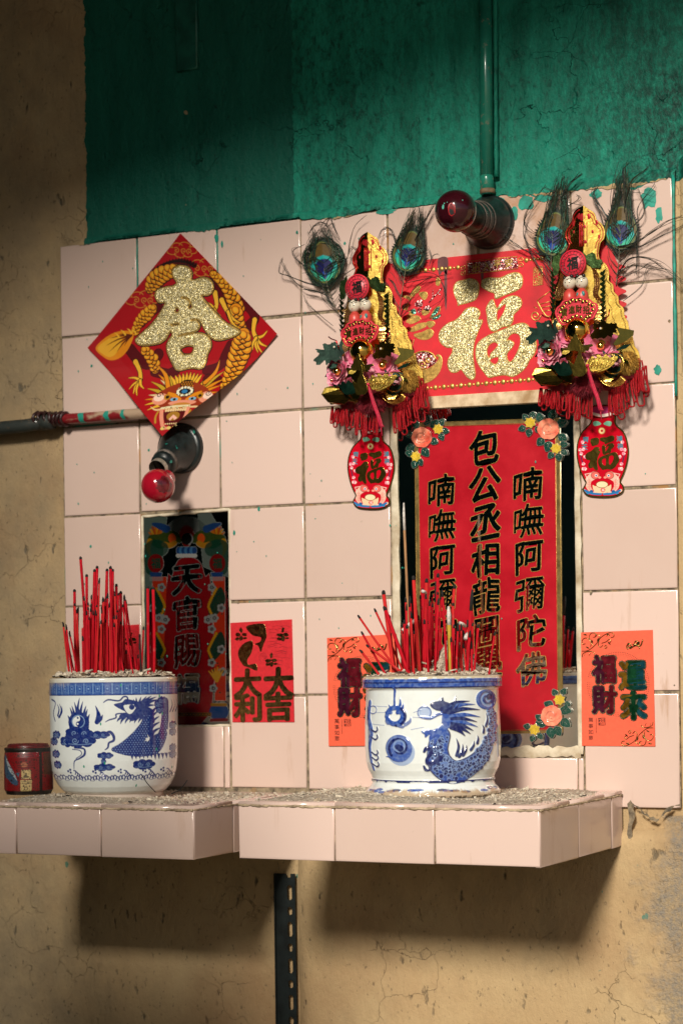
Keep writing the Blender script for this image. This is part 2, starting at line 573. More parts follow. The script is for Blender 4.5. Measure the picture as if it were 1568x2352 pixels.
    return t.out(col, rg, 0.0, t.bump(h, .75, .006), Specular_IOR_Level=t.ramp(ing, 0, 1, .25, .16))
M_wall = wall_material()
def rough_sheet(x0, x1, z0, z1, Y, nx, nz, amp, seed, jag=(0, 0, 0, 0), th=.02):
    """uneven plaster sheet facing -Y; jag = raggedness of left, right, bottom, top edge"""
    rg = np.random.default_rng(seed)
    gx, gz = np.meshgrid(np.linspace(0, 1, nx), np.linspace(0, 1, nz))
    def fr(n, o):
        t = np.linspace(0, 1, n)
        return sum(rg.normal() / k ** .7 * np.sin(2 * math.pi * k * t + rg.uniform(0, 6)) for k in range(1, o))
    lx = x0 + jag[0] * fr(nz, 26)[:, None] * np.ones((1, nx))
    rx = x1 + jag[1] * fr(nz, 26)[:, None]
    bz = z0 + jag[2] * fr(nx, 40)[None, :]
    tz = z1 + jag[3] * fr(nx, 40)[None, :]
    X = lx + (rx - lx) * gx
    Z = bz + (tz - bz) * gz
    bumpy = sum(rg.normal() / k * np.sin(X * rg.uniform(4, 9) * k + Z * rg.uniform(-6, 6) * k + rg.uniform(0, 6)) for k in range(1, 9))
    Yg = Y + amp * bumpy
    e = np.minimum(np.minimum(gx * (nx - 1), (1 - gx) * (nx - 1)), np.minimum(gz * (nz - 1), (1 - gz) * (nz - 1)))
    Yg = np.where(e < .5, Y + th, np.where(e < 1.5, Yg + th * .25, Yg))
    V = np.stack([X, Yg, Z], -1).reshape(-1, 3).tolist()
    F = [[j * nx + i, j * nx + i + 1, (j + 1) * nx + i + 1, (j + 1) * nx + i] for j in range(nz - 1) for i in range(nx - 1)]
    return V, F
b = MB()
b.add(*rough_sheet(-1.4, 3.4, -1.3, 2.75, .004, 240, 200, .0007, 3, th=.0))
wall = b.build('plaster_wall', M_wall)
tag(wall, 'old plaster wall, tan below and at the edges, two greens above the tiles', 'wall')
b = MB()
b.add(*rough_sheet(.427, 3.3, -1.28, -.05, -.012, 220, 170, .0009, 11, (.0011, 0, 0, .002), .016))
b.build('raised_plaster', M_wall, wall)
b = MB()
b.add(*rough_sheet(1.062, 1.6, -.045, .93, -.007, 60, 120, .0008, 12, (.0012, 0, .004, .004), .012))
b.build('plaster_edge', M_wall, wall)
# plaster conduit bracket cover in the dark upper left
pz = [XZ(405, -20), XZ(452, -20), XZ(453, 155), XZ(411, 163)]
plate('painted_over_strip', [pz], -.004, simple('dark green paint', (.008, .11, .078), .45, var=.3, nscale=40, bump=.2), wall, .008, .002)

# broken skin beside the right end of the shelf
b = MB()
for lp, Y in (([(1452, 1846), (1470, 1856), (1486, 1872), (1503, 1880), (1520, 1868), (1540, 1850), (1557, 1847), (1557, 1851), (1540, 1856), (1522, 1874), (1503, 1887), (1484, 1879), (1468, 1862)], -.0150), ([(1441, 1846), (1452, 1843), (1455, 1870), (1449, 1905), (1443, 1935), (1440, 1900)], -.0150)):
    add = plate_mesh([[(lambda q: (q[0] + R.uniform(-.0022, .0022), q[1] + R.uniform(-.0022, .0022)))(XZ(*p, Y)) for p in bez(lp, 3, True)]], Y + .0026, .0004)
    b.add(mesh_xyz(add).tolist(), [list(p.vertices) for p in add.polygons], 0, False)
b.build('broken_skin', simple('exposed dark mortar', (.20, .155, .10), .95, var=.6, nscale=120, bump=.8, b2=(.05, .04, .028)), wall)
# slotted steel angle beside the raised plaster
def slotted():
    x0, x1, zt, zb = .3925, .4265, -.133, -.62
    loops = [[(x0, zb), (x1, zb), (x1, zt), (x1 - .008, zt), (x1 - .008, zt - .006), (x1 - .016, zt - .006), (x1 - .016, zt), (x0, zt)]]
    z = zt - .03
    k = 0
    while z > zb + .02:
        h = .020 if k % 2 == 0 else .006
        loops.append([(x1 - .0100 + .0042 * math.cos(q), z + (h if math.sin(q) > 0 else -h) * .38 + .0042 * math.sin(q)) for q in np.linspace(0, 2 * math.pi, 16, endpoint=False)])
        z -= .029
        k += 1
    a = plate_mesh(loops, -.006, .0022)
    l2 = [[(x0 - .0022, zb), (x0, zb), (x0, zt), (x0 - .0022, zt)]]
    c = plate_mesh(l2, -.0095, .006)
    return joined([a, c], 'slotted_angle')
sa = link('slotted_angle', slotted(), simple('old dark steel', (.006, .011, .011), .6, .3, .4, 50, .2))
tag(sa, 'dark slotted steel angle standing upright beside the ragged plaster edge under the shelves', 'steel angle')

# ------------------------------------------------------------------ tiles
def tile_material():
    t = NT('pink glazed tile')
    g = t.n('Attribute', attribute_name='tint')
    n = t.noise(9, 5, .6)
    col = t.mix(g.outputs['Fac'], (.60, .445, .378), (.73, .548, .478))
    col = t.mix(t.ramp(n, .35, .7, 0, .25), col, (.68, .53, .46))
    drip = t.math('MULTIPLY', t.ramp(t.noise(20, 6, .65, t.map((2.2, 1, .28))), .60, .74), t.ramp(t.noise(3, 3), .48, .62))
    col = t.mix(t.math('MULTIPLY', drip, .65), col, (.40, .22, .11))
    sm = t.ramp(t.noise(70, 5, .7), .70, .76)
    col = t.mix(t.math('MULTIPLY', sm, .35), col, (.35, .25, .16))
    # rust-stained grime round the upper lamp
    x, y, z = t.sep()
    dx = t.math('ABSOLUTE', t.math('SUBTRACT', x, .80))
    gr = t.math('MULTIPLY', t.ramp(dx, .17, .02), t.ramp(t.math('ABSOLUTE', t.math('SUBTRACT', z, .86)), .12, .02))
    gr = t.math('MULTIPLY', gr, t.ramp(t.noise(24, 6, .7), .36, .60))
    col = t.mix(t.math('MULTIPLY', gr, .7), col, (.42, .20, .08))
    return t.out(col, t.ramp(t.noise(30, 4), .3, .7, .10, .22), 0, t.bump(t.noise(14, 3), .06, .003), Specular_IOR_Level=.5)
def grout_material():
    t = NT('dirty grout')
    n = t.noise(60, 6, .7)
    col = t.mix(t.ramp(n, .35, .62), (.060, .045, .030), (.36, .28, .18))
    col = t.mix(t.ramp(t.noise(16, 3), .60, .66), col, (.32, .17, .06))
    col = t.mix(t.math('MULTIPLY', t.ramp(t.noise(7, 3, .5, t.map((1, 1, 1), (3, 1, 2))), .60, .64), .9), col, (.02, .20, .14))
    return t.out(col, .9, 0, t.bump(n, .6, .003))
M_tile, M_grout = tile_material(), grout_material()
def add_tile(b, tints, x0, x1, z0, z1, Y, th=.007, bev=.0016, rnd=None, frame=None):
    """a rounded glazed tile facing -Y (or along another frame: function (a, depth, c) -> point)"""
    rnd = rnd or R
    fr = frame or (lambda a, d, c: (a, d, c))
    tl, tr = rnd.uniform(-.0005, .0005), rnd.uniform(-.0005, .0005)
    lv = [(0.0, th), (0.0, bev * .7), (bev * .45, bev * .2), (bev, 0.0), (bev * 2.2, -.00012)]
    V = []
    for ins, d in lv:
        for (cx, cz) in ((x0 + ins, z0 + ins), (x1 - ins, z0 + ins), (x1 - ins, z1 - ins), (x0 + ins, z1 - ins)):
            dd = Y + d + (tl * ((cx - x0) / max(x1 - x0, 1e-4) - .5) * 2 + tr * ((cz - z0) / max(z1 - z0, 1e-4) - .5) * 2)
            V.append(fr(cx, dd, cz))
    F = []
    for k in range(len(lv) - 1):
        for j in range(4): F.append([k * 4 + j, k * 4 + (j + 1) % 4, (k + 1) * 4 + (j + 1) % 4, (k + 1) * 4 + j])
    n = (len(lv) - 1) * 4
    F.append([n, n + 1, n + 2, n + 3])
    b.add(V, F, 0, True)
    tints += [rnd.random()] * len(V)
def tiles_obj(name, b, tints, parent):
    me = b.mesh(name)
    at = me.attributes.new('tint', 'FLOAT', 'POINT')
    at.data.foreach_set('value', tints)
    o = link(name, me, M_tile, parent)
    return o
T = .15
# openings in the tiling, in wall metres
LP = (XZ(330, 1400)[0], XZ(527, 1400)[0], XZ(420, 1664)[1], XZ(430, 1179)[1])
RP = (XZ(903, 1400)[0], XZ(1338, 1400)[0], XZ(1240, 1737)[1], XZ(1100, 912)[1])
def subtract(rects, o):
    out = []
    for (a, c, e, f) in rects:
        if o[0] >= c or o[1] <= a or o[2] >= f or o[3] <= e: out.append((a, c, e, f)); continue
        if o[0] > a: out.append((a, o[0], e, f))
        if o[1] < c: out.append((o[1], c, e, f))
        m0, m1 = max(a, o[0]), min(c, o[1])
        if o[2] > e: out.append((m0, m1, e, o[2]))
        if o[3] < f: out.append((m0, m1, o[3], f))
    return out
tp = empty('tile_panel', (.5, 0, 0), 'panel of square pink glazed tiles with dirty joints behind the two incense pots', 'tiling')
b, tints = MB(), []
for i in range(7):
    for j in range(6):
        z0 = j * T - (.02 if (j == 0 and i == 6) else 0)
        z1 = (j + 1) * T if j < 5 else .903
        if j == 5 and i in (3, 4): z1 = .900
        for (a, c, e, f) in subtract(subtract([(i * T + (0 if i < 6 else -.002), (i + 1) * T + (.006 if i == 6 else 0), z0, z1)], LP), RP):
            if c - a < .007 or f - e < .007: continue
            g = R.uniform(.0010, .0026)
            g2 = R.uniform(.0010, .0026)
            add_tile(b, tints, a + g, c - g2, e + R.uniform(.0014, .0032), f - R.uniform(.0010, .0028), -.004)
tiles_obj('tiles', b, tints, tp)
gb = []
for (a, c, e, f) in subtract(subtract([(0, 7 * T + .005, -.018, .9)], LP), RP): gb.append([(a, e), (c, e), (c, f), (a, f)])
link('grout', joined([plate_mesh([q], -.0014, .005) for q in gb], 'grout'), M_grout, tp)
# teal paint splashes and drips on the glaze
sp = MB()
def blob(b, x, z, r, Y, el=1.0, n=9):
    q = [(x + r * R.uniform(.7, 1.2) * math.cos(t), Y, z + el * r * R.uniform(.7, 1.2) * math.sin(t)) for t in np.linspace(0, 2 * math.pi, n, endpoint=False)]
    b.add([(x, Y - .0004, z)] + q, [[0, 1 + (k + 1) % n, 1 + k] for k in range(n)])
for k in range(90):
    x, z = R.uniform(.01, .62) if k < 62 else R.uniform(.02, 1.04), R.uniform(.2, .88)
    r = R.choice((.0006, .0008, .001, .0012, .0022))
    blob(sp, x, z, r, -.0048, R.uniform(1, 2.2))
M_teal = simple('splashed teal paint', (.012, .26, .19), .45, var=.3)
for (x, z, r, e) in ((.3, .886, .0035, 2.2), (.31, .875, .002, 2.5), (.445, .88, .002, 1.5), (1.03, .62, .006, 1.3), (.94, .885, .010, .7), (1.02, .872, .012, 1.4), (1.035, .845, .006, 2), (1.0, .893, .012, .6),
                     (.83, .885, .013, .9), (.86, .893, .02, .5), (.81, .872, .007, 1.6), (.79, .886, .009, 1.2), (.72, .899, .02, .3), (.60, .897, .016, .3)): blob(sp, x, z, r, -.0050, e, 15)
for i in (1, 2, 3):
    x = i * T
    if i < 3: sp.tube([(x + R.uniform(-.0004, .0004), -.0026, z) for z in np.linspace(.80 + .01 * i, .9, 8)], [.0012 + .0004 * R.random() for _ in range(8)], 5)
sp.tube([(1.0565, -.004, z) for z in np.linspace(.58, .9, 14)], [.002 + .0016 * R.random() for _ in range(14)], 5)
sp.build('paint_splashes', M_teal, tp)['kind'] = 'stuff'
ch = MB()
for _ in range(46):
    i, j = R.randrange(8), R.randrange(1, 7)
    if R.random() < .5: x, z = i * T + R.choice((-.0016, .0016)), j * T + R.uniform(-.07, .07)
    else: x, z = i * T + R.uniform(-.07, .07), j * T + R.choice((-.0018, .0018))
    if not (.004 < x < 1.05 and z < .893): continue
    if LP[0] - .01 < x < LP[1] + .01 and z < LP[3] + .01 or RP[0] - .01 < x < RP[1] + .01 and z < RP[3] + .01: continue
    blob(ch, x, z, R.uniform(.0012, .0026), -.0046, R.uniform(.6, 1.8), 8)
ch.build('chips', M_grout, tp)['kind'] = 'stuff'
# the ragged lower lip of the green paint over the tile tops
lip = MB()
xs = np.linspace(.04, 1.06, 220)
top, bot = [], []
for x in xs:
    d = .004 * math.sin(x * 40) * math.sin(x * 13 + 1) + R.uniform(-.0018, .0018) + (.006 if x > .8 else 0) - (.004 if x < .45 else 0)
    top.append((x, -.001, .912)); bot.append((x, -.0058, .9 - .001 - d))
mid = [(x, -.0062, .903) for x in xs]
V = top + mid + bot
n = len(xs)
lip.add(V, [[k + 1, k, n + k, n + k + 1] for k in range(n - 1)] + [[n + k + 1, n + k, 2 * n + k, 2 * n + k + 1] for k in range(n - 1)])
lip.build('paint_lip', M_wall, tp)

# ------------------------------------------------------------------ tiled shelves
def ash_material():
    t = NT('incense ash')
    n = t.noise(160, 6, .75)
    v = t.vor(260)
    col = t.mix(t.ramp(n, .35, .66), (.38, .30, .21), (.72, .63, .51))
    col = t.mix(t.ramp(v, .5, .8, 0, .5), col, (.12, .09, .07))
    return t.out(col, .95, 0, t.bump(t.math('ADD', n, v), .9, .003))
M_ash = ash_material()
M_bits = [simple('pale ash crumbs', (.60, .53, .42), .95, var=.4, nscale=200, bump=.4), simple('brown ash crumbs', (.44, .35, .25), .95, var=.5, nscale=200, bump=.4),
          simple('charred crumbs', (.035, .03, .027), .9, var=.4, nscale=200, bump=.3)]
def crumbs(b, n, pos, smin=.0003, smax=.0015, rnd=R):
    for _ in range(n):
        x, y, z = pos()
        s_ = rnd.uniform(smin, smax) * (1 if rnd.random() < .93 else 2.6)
        a = rnd.uniform(0, math.pi)
        m = rnd.choices((0, 1, 2), (7, 2.2, .55))[0]
        e = (rnd.uniform(.8, 2.6) * s_, rnd.uniform(.4, .8) * s_, rnd.uniform(.3, .7) * s_)
        ti = rnd.uniform(-.6, .6)
        V = []
        for dx in (-1, 1):
            for dy in (-1, 1):
                for dz in (-1, 1):
                    p = (dx * e[0] * rnd.uniform(.6, 1.1), dy * e[1] * rnd.uniform(.6, 1.1), dz * e[2] * rnd.uniform(.6, 1.1))
                    p = (p[0] * math.cos(ti) - p[2] * math.sin(ti), p[1], p[0] * math.sin(ti) + p[2] * math.cos(ti))
                    V.append((x + p[0] * math.cos(a) - p[1] * math.sin(a), y + p[0] * math.sin(a) + p[1] * math.cos(a), z + p[2]))
        b.add(V, [[0, 1, 3, 2], [4, 6, 7, 5], [0, 4, 5, 1], [2, 3, 7, 6], [0, 2, 6, 4], [1, 5, 7, 3]], m, False)
def shelf(name, label, x0, x1, dep, zt, zb, seams, sideseams, left_side=False):
    t = empty(name, ((x0 + x1) / 2, 0, zb), label, 'shelf')
    b, tints = MB(), []
    tk = .007
    xs = [x0] + seams + [x1]
    for a, c in zip(xs[:-1], xs[1:]):
        if c - a > .01: add_tile(b, tints, a + .0010, c - .0012, zb + R.uniform(-.0004, .0008), zt - .006, -dep)
    ys = [-dep + .0005] + sideseams + [-.003]
    fr = lambda a, d, c: (x1 + .0 - d, a, c)
    for a, c in zip(ys[:-1], ys[1:]):
        if c - a > .01: add_tile(b, tints, a + .0010, c - .0010, zb + R.uniform(-.0004, .0008), zt - .006, 0.0, frame=lambda a_, d_, c_: (x1 - d_, a_, c_))
    # top tiles, slightly overhanging
    tx = [x0] + seams + [x1]
    ty = [-dep - .0006, -dep + .118, -dep + .266, -.003]
    for a, c in zip(tx[:-1], tx[1:]):
        for d, e in zip(ty[:-1], ty[1:]):
            if c - a > .01 and e - d > .01: add_tile(b, tints, a + .0008, c - .0008, d + .0008, e - .0008, 0.0, th=.005, frame=lambda a_, d_, c_: (a_, c_, zt - d_))
    tiles_obj('tiles', b, tints, t)
    g = MB()
    g.box(x0 + .003, x1 - .0035, -dep + .0035, -.0015, zb + .004, zt - .003)
    g.build('grout', M_grout, t)
    lp = MB()
    xs = np.linspace(x0 + .001, x1 - .001, 120)
    lp.tube([(x, -dep - .0002 + R.uniform(-.0003, .0003), zt - .0062 + R.uniform(-.0006, .0006)) for x in xs], [R.uniform(.0010, .0024) for _ in xs], 6)
    ys = np.linspace(-dep + .001, -.004, 90)
    lp.tube([(x1 - .0003 + R.uniform(-.0003, .0003), y, zt - .0062 + R.uniform(-.0006, .0006)) for y in ys], [R.uniform(.0009, .0020) for _ in ys], 6)
    lp.build('mortar_lip', simple('cream mortar', (.48, .38, .25), .9, var=.3, nscale=70, bump=.5, b2=(.16, .11, .065)), t)
    s_ = MB()
    s_.box(x0 + .008, x1 - .008, -dep + .008, -.0016, zb + .0012, zb + .0036)
    s_.build('underside', simple('rough cement', (.22, .18, .13), .95, var=.4, nscale=40, bump=.5), t)
    return t
XL0, XL1, DL, ZL = .062, XZ(445, 1900, -.33)[0], .33, -.0045
XR0, XR1, DR, ZR = XZ(547, 1900, -.35)[0], XZ(1240, 1900, -.35)[0], .35, .0055
shl = shelf('tiled_shelf', 'pink tiled shelf further from the camera, carrying the straight-sided pot and the red tin', XL0, XL1, DL, ZL, ZL - .0775,
            [XZ(38, 1900, -.33)[0], XZ(232, 1900, -.33)[0]], [-DL + .118, -.10])
shr = shelf('tiled_shelf', 'pink tiled shelf jutting out in front, carrying the waisted pot', XR0, XR1, DR, ZR, ZR - .0815,
            [XZ(768, 1900, -.35)[0], XZ(997, 1900, -.35)[0]], [-.20, -.055])
def litter(x0, x1, dep, zt, n, hump, seed, name, label):
    rg = random.Random(seed)
    nx, ny = 110, 70
    ph = [(rg.uniform(8, 60), rg.uniform(8, 60), rg.uniform(0, 6), rg.uniform(.3, 1)) for _ in range(14)]
    def hh(x, y):
        s_ = sum(a * math.sin(p * x + q * y + o) for p, q, o, a in ph) / 6
        e = min(x - x0, x1 - x, -y, y + dep)
        return max(-.002, (.0012 + .0030 * s_ + hump(x, y))) * min(1, max(0, (e - .012) / .03)) - .0012
    V, F = [], []
    for j in range(ny):
        for i in range(nx):
            x, y = x0 + .002 + (x1 - x0 - .004) * i / (nx - 1), -.006 - (dep - .010) * j / (ny - 1)
            V.append((x, y, zt + hh(x, y) + rg.uniform(-.0004, .0006)))
    for j in range(ny - 1):
        for i in range(nx - 1): F.append([j * nx + i, (j + 1) * nx + i, (j + 1) * nx + i + 1, j * nx + i + 1])
    b = MB()
    b.add(V, F, 3)
    def pos():
        x, y = rg.uniform(x0 + .004, x1 - .004), -rg.triangular(.004, dep - .004, dep * .55)
        return x, y, zt + max(0.0002, hh(x, y)) + .0003
    crumbs(b, n, pos, rnd=rg)
    o = b.build(name, M_bits + [M_ash], None)
    tag(o, label, 'ash', kind='stuff')
    return o
litter(XL0, XL1, DL, ZL, 2000, lambda x, y: .007 * math.exp(-((x - .16) / .09) ** 2) * (1 if y < -.2 else .5), 4, 'ash_litter', 'grey ash and crumbs scattered over the shelf with the tin')
litter(XR0, XR1, DR, ZR, 2700, lambda x, y: .003 * math.exp(-((x - .70) / .14) ** 2) + .002, 5, 'ash_litter', 'pale ash and charred crumbs scattered over the shelf with the waisted pot')

# ------------------------------------------------------------------ what stands around the camera: alley ground, roof, far buildings, added light blockers
def setting(name, v, f, mat, kind=True, label=None, cat=None):
    b = MB()
    b.add(v, f, 0, False)
    o = b.build(name, mat)
    if kind: o['kind'] = 'structure'
    else: tag(o, label, cat)
    return o
M_ground = simple('alley concrete', (.27, .215, .145), .9, var=.4, nscale=3, bump=.3)
setting('ground', [(-80, -80, -1.25), (80, -80, -1.25), (80, 80, -1.25), (-80, 80, -1.25)], [[0, 1, 2, 3]], M_ground)
M_far = simple('dark green shutters', (.010, .050, .040), .6, var=.5, nscale=2, bump=.2)
def block(x0, x1, y0, y1, z1, name, label, cat):
    b = MB()
    b.box(x0, x1, y0, y1, -1.25, z1)
    return tag(b.build(name, M_far), label, cat)
block(-9, 1.35, -11.6, -10.2, 9, 'alley_building', 'tall dark green building across the alley, out of the picture', 'building')
block(-4.5, -2.8, -10.1, -.3, 6, 'alley_building', 'dark green building closing the left end of the alley, out of the picture', 'building')
block(-2.7, .62, -4.9, -4.55, 6.0, 'shade_wall', 'tall dark wall standing opposite the left shelf, unseen, added to dim the left side', 'wall')  # added unseen wall; dims the sun on the left side
block(.34, .82, -2.35, -2.25, .96, 'shade_post', 'low dark pier standing opposite the left shelf, unseen, added to deepen its shadow', 'occluder')  # added unseen post; shapes the dark wedge below the left shelf
block(-2.7, .50, -1.15, -1.0, -.24, 'bounce_blocker', 'low dark bench in front of the left shelf, unseen, added to cut bounce light', 'blocker')  # added unseen slab; keeps ground bounce off the wall under the left shelf
ay = lambda x: -(1.56 - .50 * (x - 1.30))  # unseen awning, its front edge slanted so shade reaches lower on the left
V = [(x, y, z) for z in (1.86, 1.92) for x, y in ((-2.6, ay(-2.6)), (4.4, ay(4.4)), (4.4, .02), (-2.6, .02))]
b = MB()
b.add(V, [[3, 2, 1, 0], [4, 5, 6, 7], [0, 1, 5, 4], [1, 2, 6, 5], [2, 3, 7, 6], [3, 0, 4, 7]], 0, False)
tag(b.build('awning', simple('awning sheet', (.03, .04, .035), .8, var=.3, nscale=4)), 'dark awning overhead shading the top of the wall', 'awning')
# ------------------------------------------------------------------ incense pots
BLU, BLU2, BLU3 = srgb(16, 40, 112), srgb(38, 78, 150), srgb(120, 150, 190)
WHT = srgb(222, 228, 226)
def pot_frame(Dl, Dr, ybase, Y, zt):
    """centre, radius and the direction to the camera for a pot between two image columns at depth Y"""
    um = (Dl + Dr) / 2
    p = onY(um, ybase, Y)
    c = Vector((p[0], Y, zt))
    d = Vector((CAMX, -CAMD)) - Vector((c.x, c.y))
    dep = d.length * math.cos(math.atan((um - 784) / FPX))
    return c, (Dr - Dl) / 2 / FPX * dep, math.atan2(d.y, d.x)
class PotCv(Cv):
    """drawing on the unrolled pot, given in crop pixels across the front"""
    def __init__(s, xc, Rp, y0, y1, w, h, bg):
        s.xc, s.Rp = xc, Rp
        Cv.__init__(s, w, h, -math.pi * Rp, y0, math.pi * Rp, y1, bg)
    def px(s, pts):
        return Cv.px(s, [(s.Rp * math.asin(max(-1, min(1, (x - s.xc) / s.Rp))) if abs(x - s.xc) < s.Rp * 1.0 else (x - s.xc), y) for x, y in pts])
    def doubled(s):
        q = s.w // 4
        f = s.c[:, q:q * 3].copy()
        f2 = np.roll(f, q, 1)
        s.c[:, :q] = f2[:, :q] * 0 + f[:, q:2 * q]
        s.c[:, q * 3:q * 4] = f[:, :q]
        s.c[:, -1] = s.c[:, 0]
def body_mesh(cv, name, c, Rm, face, prof, y0, y1, mpp, relief=0.0):
    py, pr = [p[0] for p in prof], [p[1] for p in prof]
    def pos(gx, gy):
        th = face + gx / cv.Rp
        lum = cv.c[..., :3].mean(-1)
        m = np.clip((.55 - lum) * 2.2, 0, 1)
        if relief:
            for _ in range(3): m = (m + np.roll(m, 1, 0) + np.roll(m, -1, 0) + np.roll(m, 1, 1) + np.roll(m, -1, 1)) / 5
        r = Rm * np.interp(gy, py, pr) + relief * m
        return c.x + r * np.cos(th), c.y + r * np.sin(th), c.z + (y1 - gy) * mpp
    return cv.mesh(name, pos)
def taper(cv, a, b, w0, col, bend=.15, alpha=1.0, w1=0):
    mx, my = (a[0] + b[0]) / 2, (a[1] + b[1]) / 2
    dx, dy = b[0] - a[0], b[1] - a[1]
    cv.line([a, (mx - dy * bend, my + dx * bend), b], [w0, w0 * .75, w1], col, alpha, 6)
def swirl(cv, x, y, r, wd, col, turns=1.6, a0=0, sgn=1, alpha=1.0, sq=1.0):
    cv.line([(x + r * (1 - t * .85) * math.cos(a0 + sgn * t * turns * 6.28), y + sq * r * (1 - t * .85) * math.sin(a0 + sgn * t * turns * 6.28)) for t in np.linspace(0, 1, 26)], wd, col, alpha)
def dots(cv, x0, x1, y0, y1, st, r, col, thr=.25):
    row = 0
    y = y0
    while y < y1:
        x = x0 + (st / 2 if row % 2 else 0)
        while x < x1:
            p = cv.px([(x, y)])[0]
            i, j = int(round(p[0])), int(round(p[1]))
            if 0 <= i < cv.w and 0 <= j < cv.h and cv.c[j, i, :3].mean() < thr: cv.disc(x, y, r, col)
            x += st
        y += st * .8
        row += 1
def cloud(cv, x, y, rx, ry, col=BLU, hi=BLU3):
    for k in range(7):
        q = k / 7 * 6.28
        cv.disc(x + rx * .72 * math.cos(q), y + ry * .6 * math.sin(q), rx * .36, col, ry * .55)
    cv.disc(x, y, rx * .7, col, ry * .7)
    swirl(cv, x - rx * .35, y, ry * .55, ry * .13, hi, 1.4)
    swirl(cv, x + rx * .4, y + ry * .1, ry * .45, ry * .12, hi, 1.3, 3)
    cv.line([(x - rx * .8, y + ry * .5), (x, y + ry * .62), (x + rx * .8, y + ry * .45)], ry * .1, hi, smooth=4)
def wash(cv, amt, blur):
    """uneven cobalt: thinner where the brush ran dry"""
    n = NR.random((cv.h, cv.w))
    for _ in range(blur):
        n = (n + np.roll(n, 1, 0) + np.roll(n, -1, 0) + np.roll(n, 1, 1) + np.roll(n, -1, 1)) / 5
    n = np.clip((n - n.mean()) / n.std() * .5 + .35, 0, 1)
    blue = np.clip((cv.c[..., 2] - cv.c[..., 0]) * 4, 0, 1)
    a = (amt * n * blue)[..., None]
    cv.c[..., :3] = cv.c[..., :3] * (1 - a) + np.array(srgb(150, 176, 214)) * a
def paint_left():
    cv = PotCv(696, 572, 455, 1515, 960, 290, WHT)
    F = [(150 + i * 1092 / 60) for i in range(61)]
    cv.poly([(126, 492), (1266, 492), (1266, 604), (126, 604)], BLU2)
    cv.c[:, :, :3] = np.where((np.linspace(455, 1515, 290)[:, None, None] > 492) & (np.linspace(455, 1515, 290)[:, None, None] < 604), np.array(BLU2), cv.c[:, :, :3])
    lite = srgb(130, 165, 205)
    for th in np.arange(-1.5, 1.55, .148):
        x = 696 + 572 * math.sin(th)
        cv.line([(x, 505), (x, 592)], 8, lite, .85)
        xm = 696 + 572 * math.sin(th + .074)
        dx = 572 * .03 * math.cos(th)
        cv.line([(xm - dx, 525), (xm + dx, 525), (xm + dx, 572), (xm - dx, 572), (xm - dx, 525)], 4, lite, .7)
        cv.disc(xm, 548, 8 * max(.3, math.cos(th)), lite)
        cv.line([(xm - dx * 2, 515), (xm + dx * 2, 515)], 4, lite, .5)
        cv.line([(xm - dx * 2, 582), (xm + dx * 2, 582)], 4, lite, .5)
    yy = np.linspace(455, 1515, 290)
    for (a, b) in ((492, 498), (599, 606)): cv.c[(yy > a) & (yy < b), :, :3] = BLU
    # dragon
    cv.line([(700, 1080), (800, 1086), (920, 1082), (1050, 1060), (1115, 980), (1142, 860), (1150, 680)], [40, 95, 135, 145, 120, 110, 95], BLU, 1, 6)
    cv.line([(990, 770), (990, 860), (940, 940), (855, 1010), (760, 1062), (690, 1078)], [105, 135, 140, 115, 80, 40], BLU, 1, 6)
    dots(cv, 670, 1190, 790, 1150, 24, 4.0, srgb(120, 155, 205), .2)
    for k, (x, y) in enumerate([(1040, 790), (1060, 830), (1060, 880), (1040, 930), (1010, 980), (1180, 1000), (1180, 940)]):
        cv.poly([(x - 25, y - 22), (x + 30, y - 30), (x - 10, y + 28)], WHT)
    for (a, b) in (((985, 1010), (1010, 940)), ((985, 1000), (1040, 950)), ((975, 990), (1035, 985))): taper(cv, a, b, 12, WHT)
    for a, e in (((1020, 1000), (1100, 900)), ((1010, 960), (1095, 850)), ((1015, 920), (1090, 800)), ((1030, 1030), (1110, 950)), ((1020, 880), (1085, 750)), ((1035, 840), (1090, 700))): taper(cv, a, e, 44, BLU, -.2, 1, 6)
    for x in range(830, 1180, 34): cv.poly([(x, 1120), (x + 34, 1125), (x + 22, 1165 + (x * 7) % 20)], BLU)
    cv.poly([(695, 690), (730, 675), (770, 668), (800, 640), (870, 655), (940, 680), (975, 730), (955, 790), (900, 815), (850, 835), (800, 800), (740, 800), (760, 765), (800, 755), (745, 725)], BLU, smooth=3)
    cv.poly([(780, 700), (830, 690), (900, 690), (880, 730), (845, 770), (810, 760)], WHT, smooth=3)
    cv.disc(852, 712, 24, BLU)
    for b in ((1105, 650), (1075, 625), (1030, 615), (985, 618), (935, 622), (890, 625), (865, 640), (1060, 700), (1050, 750), (1030, 790)): taper(cv, (930, 735), b, 40, BLU, -.12)
    for b in ((720, 840), (750, 862), (790, 858), (830, 850), (870, 858), (905, 855), (940, 840)): taper(cv, (b[0] + 40, 800), b, 26, BLU, .1)
    cv.line([(608, 668), (650, 645), (740, 655), (780, 622), (812, 625), (822, 665)], [8, 14, 14, 14, 14, 10], BLU, 1, 5)
    cv.line([(622, 838), (655, 820), (712, 803), (716, 772), (770, 765)], [6, 12, 14, 14, 10], BLU, 1, 5)
    for b in ((1105, 740), (1090, 690), (1120, 660)): cloud(cv, b[0], b[1], 40, 34)
    for x in (1190, 1215, 1240): taper(cv, (x, 760), (x + 8, 640), 16, BLU)
    for y in (880, 940, 1080, 1140): cloud(cv, 1215, y, 34, 34)
    # flaming pearl
    for (x, y) in ((402, 618), (352, 655), (430, 650), (313, 705), (458, 690), (292, 775), (488, 765), (378, 680), (330, 690), (470, 720)): taper(cv, (390 + (x - 390) * .7, 880), (x, y), 46, BLU, .08 if x < 400 else -.08)
    cv.disc(390, 840, 92, BLU)
    cv.disc(386, 832, 58, BLU3)
